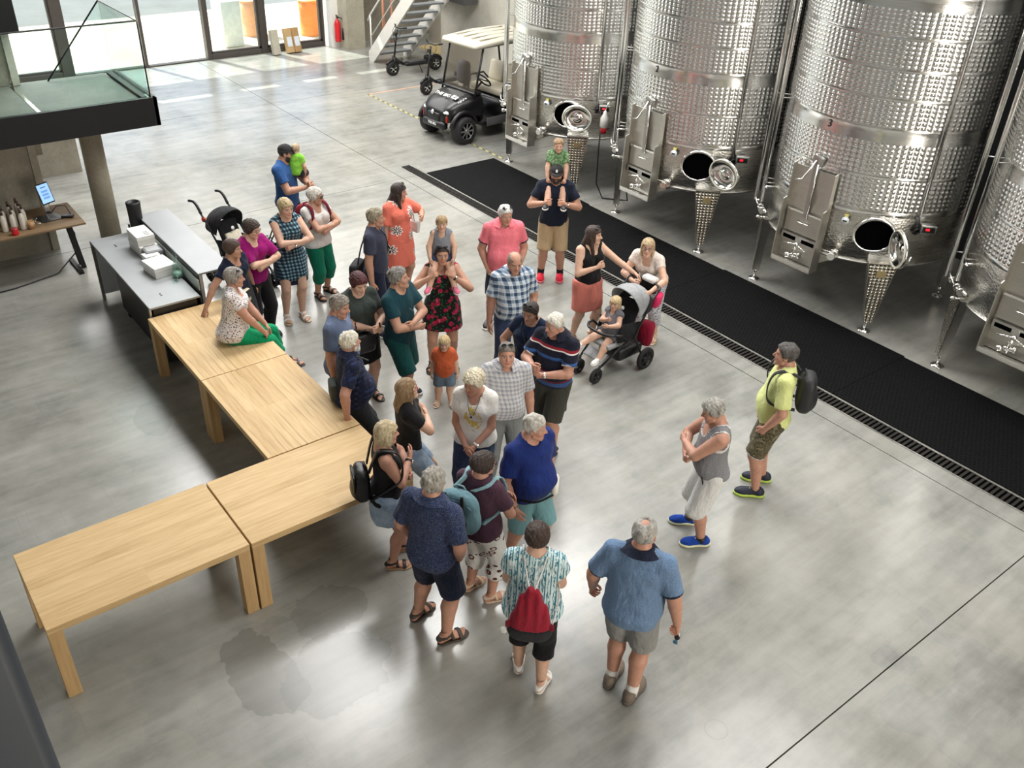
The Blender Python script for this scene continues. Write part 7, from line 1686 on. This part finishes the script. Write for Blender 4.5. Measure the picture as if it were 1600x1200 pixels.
c = person('grey-haired man seen from behind in navy patterned shirt', -4.53, 2.92, 146, 1.75, 'man', RUDDY, 1.14, .03, head=(8, -2), armR='pocket', armL='pocket', hair=('wavy', (164, 158, 146)), feet=[('w', -4.36, 2.93, -32), ('w', -4.72, 2.88, -8)], top=('patterned_shirt', cloth('paisley', (34, 44, 78), (112, 126, 158), (22, 28, 52)), dict(neck='crew', collar=True, sleeve=.8, hem=.475, loose=.02)), bottom=('shorts', cloth('plain', (16, 26, 52)), dict(len=.96, flare=.03)), shoes=('sandal', SBRN, SBRN))

c = person('dark-haired woman in plum t-shirt and white printed trousers from behind', -4.63, 3.46, 148, 1.62, 'woman', RUDDY, 1.12, head=(-26, 0), armR=((.06, .14, .60), (.8, -.3, -.6)), armL='cross_over', hair=('wshort', (58, 42, 34)), feet=[('w', -4.51, 3.51, -38), ('w', -4.74, 3.45, -14)], top=('t_shirt', cloth('plain', (78, 50, 66)), dict(sleeve=.7, hem=.50, loose=.02)), bottom=('capri_trousers', cloth('smudge', (228, 226, 222), (110, 44, 44), (222, 216, 210), (48, 40, 44), scale=.85), dict(len=1.45, flare=.018)), shoes=('sandal', SBEI, SBEI))
glasses(c)
TPK = cloth('plain', (112, 150, 160)); TPK2 = cloth('plain', (60, 76, 80))
def teal_extra(o, loc, w, d, hh):
    for s in (-.22, .26): MB().tube(smooth_path([loc((w * s, -d * .42, hh * .52)), loc((w * s * 1.1, -d * .62, hh * .2)), loc((w * s * 1.2, -d * .62, -hh * .12))], 4), .014).build('front_strap', BLK, o)
    MB().rbox(tuple(loc((w * .10, -d * .5, -hh * .2))), (w * .3, .03, hh * .3), .012, (0, 0, 0)).build('front_pocket', TPK2, o)
backpack(c, 'pale teal backpack worn by the woman in printed trousers', TPK, cloth('plain', (136, 172, 180)), (.34, .17, .40), .69, -.15, teal_extra, xoff=-.03)

c = person('white-haired man in royal navy t-shirt with white waist pack', -4.74, 4.06, 44, 1.70, 'man', RUDDY, 1.16, .045, head=(34, -4), armR=((.15, .07, .50), (.6, -.7, 0)), armL='down', hair=('short', (200, 194, 182)), brow=(160, 150, 140), feet=[('w', -4.87, 3.99, -10), ('w', -4.72, 4.26, 12)], top=('t_shirt', cloth('plain', (20, 42, 108)), dict(sleeve=.72, hem=.50, loose=.02)), bottom=('shorts', cloth('plain', (112, 156, 162)), dict(len=.98, flare=.03)), shoes=('shoe', SBLK, SBLK))
wp = at_root(c, 'waist_pack', 'white waist pack on the man in royal navy t-shirt', 'bag')
MB().rbox(tuple(c['ct']((-.105, .092, .54))), (.20, .07, .12), .03, (0, 0, .75)).build('pack_body', mat('pack_white', srgb(222, 218, 206), .6), wp)
MB().tube(smooth_path([c['ct'](p) for p in ((-.03, .155, .55), (.08, .135, .545), (.128, .02, .535), (.08, -.09, .53), (-.08, -.09, .53), (-.13, .03, .54))], 4), .010).build('waist_strap', BLK, wp)
watch(c, 0)

AQUA = cloth('streaks', (214, 232, 234), (96, 168, 184), (30, 44, 78), (70, 140, 150), (226, 238, 236))
c = person('dark-haired woman in aqua streaked top and black capris from behind', -3.66, 3.25, 178, 1.66, 'woman', FAIR, 1.18, head=(0, -8), armR=((.05, .17, .63), (.45, -.5, -.7)), armL=((-.05, .17, .64), (-.45, -.5, -.7)), hair=('wshort', (62, 42, 30)), feet=[('w', -3.52, 3.27, -18), ('w', -3.78, 3.25, 6)], top=('blouse', AQUA, dict(sleeve=.38, hem=.50, loose=.035, slv_off=.03, neck='crew')), bottom=('capri_trousers', BLK, dict(len=1.36, flare=.014)), shoes=('sandal', SWHT, SWHT))
db = at_root(c, 'drawstring_bag', 'red and black drawstring bag on the aqua-topped woman\'s back', 'bag'); H_ = 1.66
lo_ = (-.22, -.14, -.30); hi_ = (.22, .14, .30); G_ = gridpts(lo_, hi_, .011); ww = np.interp(G_[2], [-.25, -.18, 0, .15, .24], [.150, .170, .135, .085, .035]).astype(f32); dd = np.interp(G_[2], [-.25, -.15, .1, .24], [.075, .085, .055, .028]).astype(f32)
F_ = (((np.abs(G_[0]) / ww) ** 2.4 + (np.abs(G_[1]) / dd) ** 2.2) ** f32(.43) - 1) * .04; F_ = smax(F_, np.abs(G_[2]) - .245, .02) + .006 * np.sin(G_[0] * 90) * np.clip(G_[2] + .12, 0, 1) * 3
cc_ = c['ct']((.0, -.150, .615))
Fr = smax(F_, -.125 - G_[2], .003); Fb = smax(F_, G_[2] + .125, .003)
v_, q_ = nets(Fr, lo_, .011); np_obj('red_sack', v_ + cc_, q_, cloth('plain', (150, 28, 48)), db); v_, q_ = nets(Fb, lo_, .011); np_obj('black_base', v_ + cc_, q_, cloth('plain', (40, 40, 44)), db)
for s in (-1, 1):
    MB().tube(smooth_path([cc_ + np.array([s * .02, -.0, .235]), c['ct']((s * .035, -.085, .80)), c['ct']((s * .052, -.03, .848)), c['ct']((s * .060, .045, .825)), c['ct']((s * .09, .055, .73)), c['ct']((s * .118, -.03, .62)), cc_ + np.array([s * .16, .02, -.15])], 5), .006, 6).build('white_cord', W_, db)
    MB().rbox(tuple(cc_ + np.array([s * .15, -.02, -.12])), (.06, .03, .06), .012).build('corner_tab', cloth('plain', (120, 20, 40)), db)
MB().ball(tuple(cc_ + np.array([-.19, -.02, -.19])), (.03, .02, .03)).build('cord_knot', W_, db)

c = person('grey-haired man in blue polo and grey shorts from behind', -3.15, 3.80, 172, 1.80, 'man', RUDDY, 1.14, .03, head=(-2, -2), armR=((.195, .01, .47), (.6, -.7, 0)), armL=((-.19, .06, .50), (-.6, -.7, 0)), hands=('fist', 'fist'), hair=('thin', (176, 172, 164)), feet=[('w', -3.03, 3.80, -14), ('w', -3.24, 3.78, -6)], top=('polo_shirt', cloth('melange', (92, 120, 156), (124, 150, 182)), dict(neck='crew', collar=cloth('plain', (26, 32, 52)), trim=cloth('plain', (30, 36, 58)), sleeve=.78, hem=.47, loose=.03)), bottom=('shorts', cloth('plain', (146, 146, 144)), dict(len=.95, flare=.03)), shoes=('shoe', mat('shoe_taupe', srgb(112, 100, 88), .6), mat('sole_taupe', srgb(96, 88, 80), .6), W_, .16))
g_ = at_root(c, 'sunglasses', 'dark sunglasses dangling from the hand of the man in blue polo', 'sunglasses'); q_ = c['WR'][0] + np.array([.02, .0, -.15]); MB().ball(tuple(q_), (.022, .010, .030)).build('lens', mat('dark_lens', (0.012, 0.011, 0.012), 0.08, var=0), g_); MB().ball(tuple(q_ + np.array([-.006, .004, -.058])), (.020, .009, .022)).build('lens', mat('lens_teal', srgb(60, 110, 140), .1, var=0), g_); MB().tube([tuple(q_ + np.array([.012, 0, .05])), tuple(q_ + np.array([.012, 0, -.08]))], .004).build('frame', SWHT, g_)

c = person('grey-haired man in grey tank top and white shorts, arms folded', -3.98, 5.62, -72, 1.68, 'man', RUDDY, 1.08, .025, head=(-6, -18), lean=4, armR='cross_under', armL='cross_over', hands=('fist', 'relax'), hair=('mcurl', (168, 164, 156)), feet=[('w', -4.20, 5.72, -6), ('w', -3.92, 5.58, 2)], top=('tank_top', cloth('melange', (120, 120, 124), (144, 144, 148)), dict(neck='tank', sleeve=0, hem=.51, loose=.01, neck_trim=W_)), bottom=('white_shorts', cloth('plain', (226, 226, 224)), dict(len=1.02, flare=.03, waist=.565)), shoes=('shoe', cloth('plain', (24, 66, 160)), mat('sole_cream', srgb(224, 226, 190), .5), SBLK, .10))
MB().tube(smooth_path([c['ct']((-.09, .075, .535)), c['hip'][1] + np.array([-.06, .10, -.07]), c['hip'][1] + np.array([-.075, .09, -.20])], 5), .005).build('key_cord', BLK, c['root'])

c = person('dark-grey-haired man in pale yellow t-shirt with black backpack', -4.17, 6.74, -84, 1.78, 'man', RUDDY, 1.06, .028, head=(-4, 2), armR='pocket', armL='pocket', hair=('short', (84, 80, 76)), feet=[('w', -4.22, 6.86, 4), ('w', -4.10, 6.60, 6)], top=('t_shirt', cloth('plain', (220, 228, 152)), dict(sleeve=.8, hem=.475, loose=.012)), bottom=('camouflage_shorts', cloth('camo', (86, 80, 58), (108, 100, 76), (70, 66, 48), (124, 116, 90)), dict(len=.94, flare=.028)), shoes=('shoe', SNAVY, LIME))
for s in (0, 1):
    d_ = c['KN'][s] - c['hip'][s]; p_ = c['hip'][s] + d_ * .945; MB().cyl(p_ - d_ * .02, p_ + d_ * .02, .098, .099, n=24).build('white_hem', W_, c['root'])
backpack(c, 'black backpack worn by the man in pale yellow', mat('black_nylon_pack', srgb(30, 31, 34), .55, bump=.4, bscale=30), mat('black_webbing', srgb(34, 34, 36), .7), (.30, .17, .42), .70)

# dark steel post of the gallery the view is taken from, at the lower left
tag(MB().rbox((-0.68, -0.12, 4.9), (.16, .246, 2.2), .012).build('gallery_post', mat('blue_black_steel', srgb(44, 50, 58), .5)), 'dark blue-grey gallery post at the lower left corner', 'post')
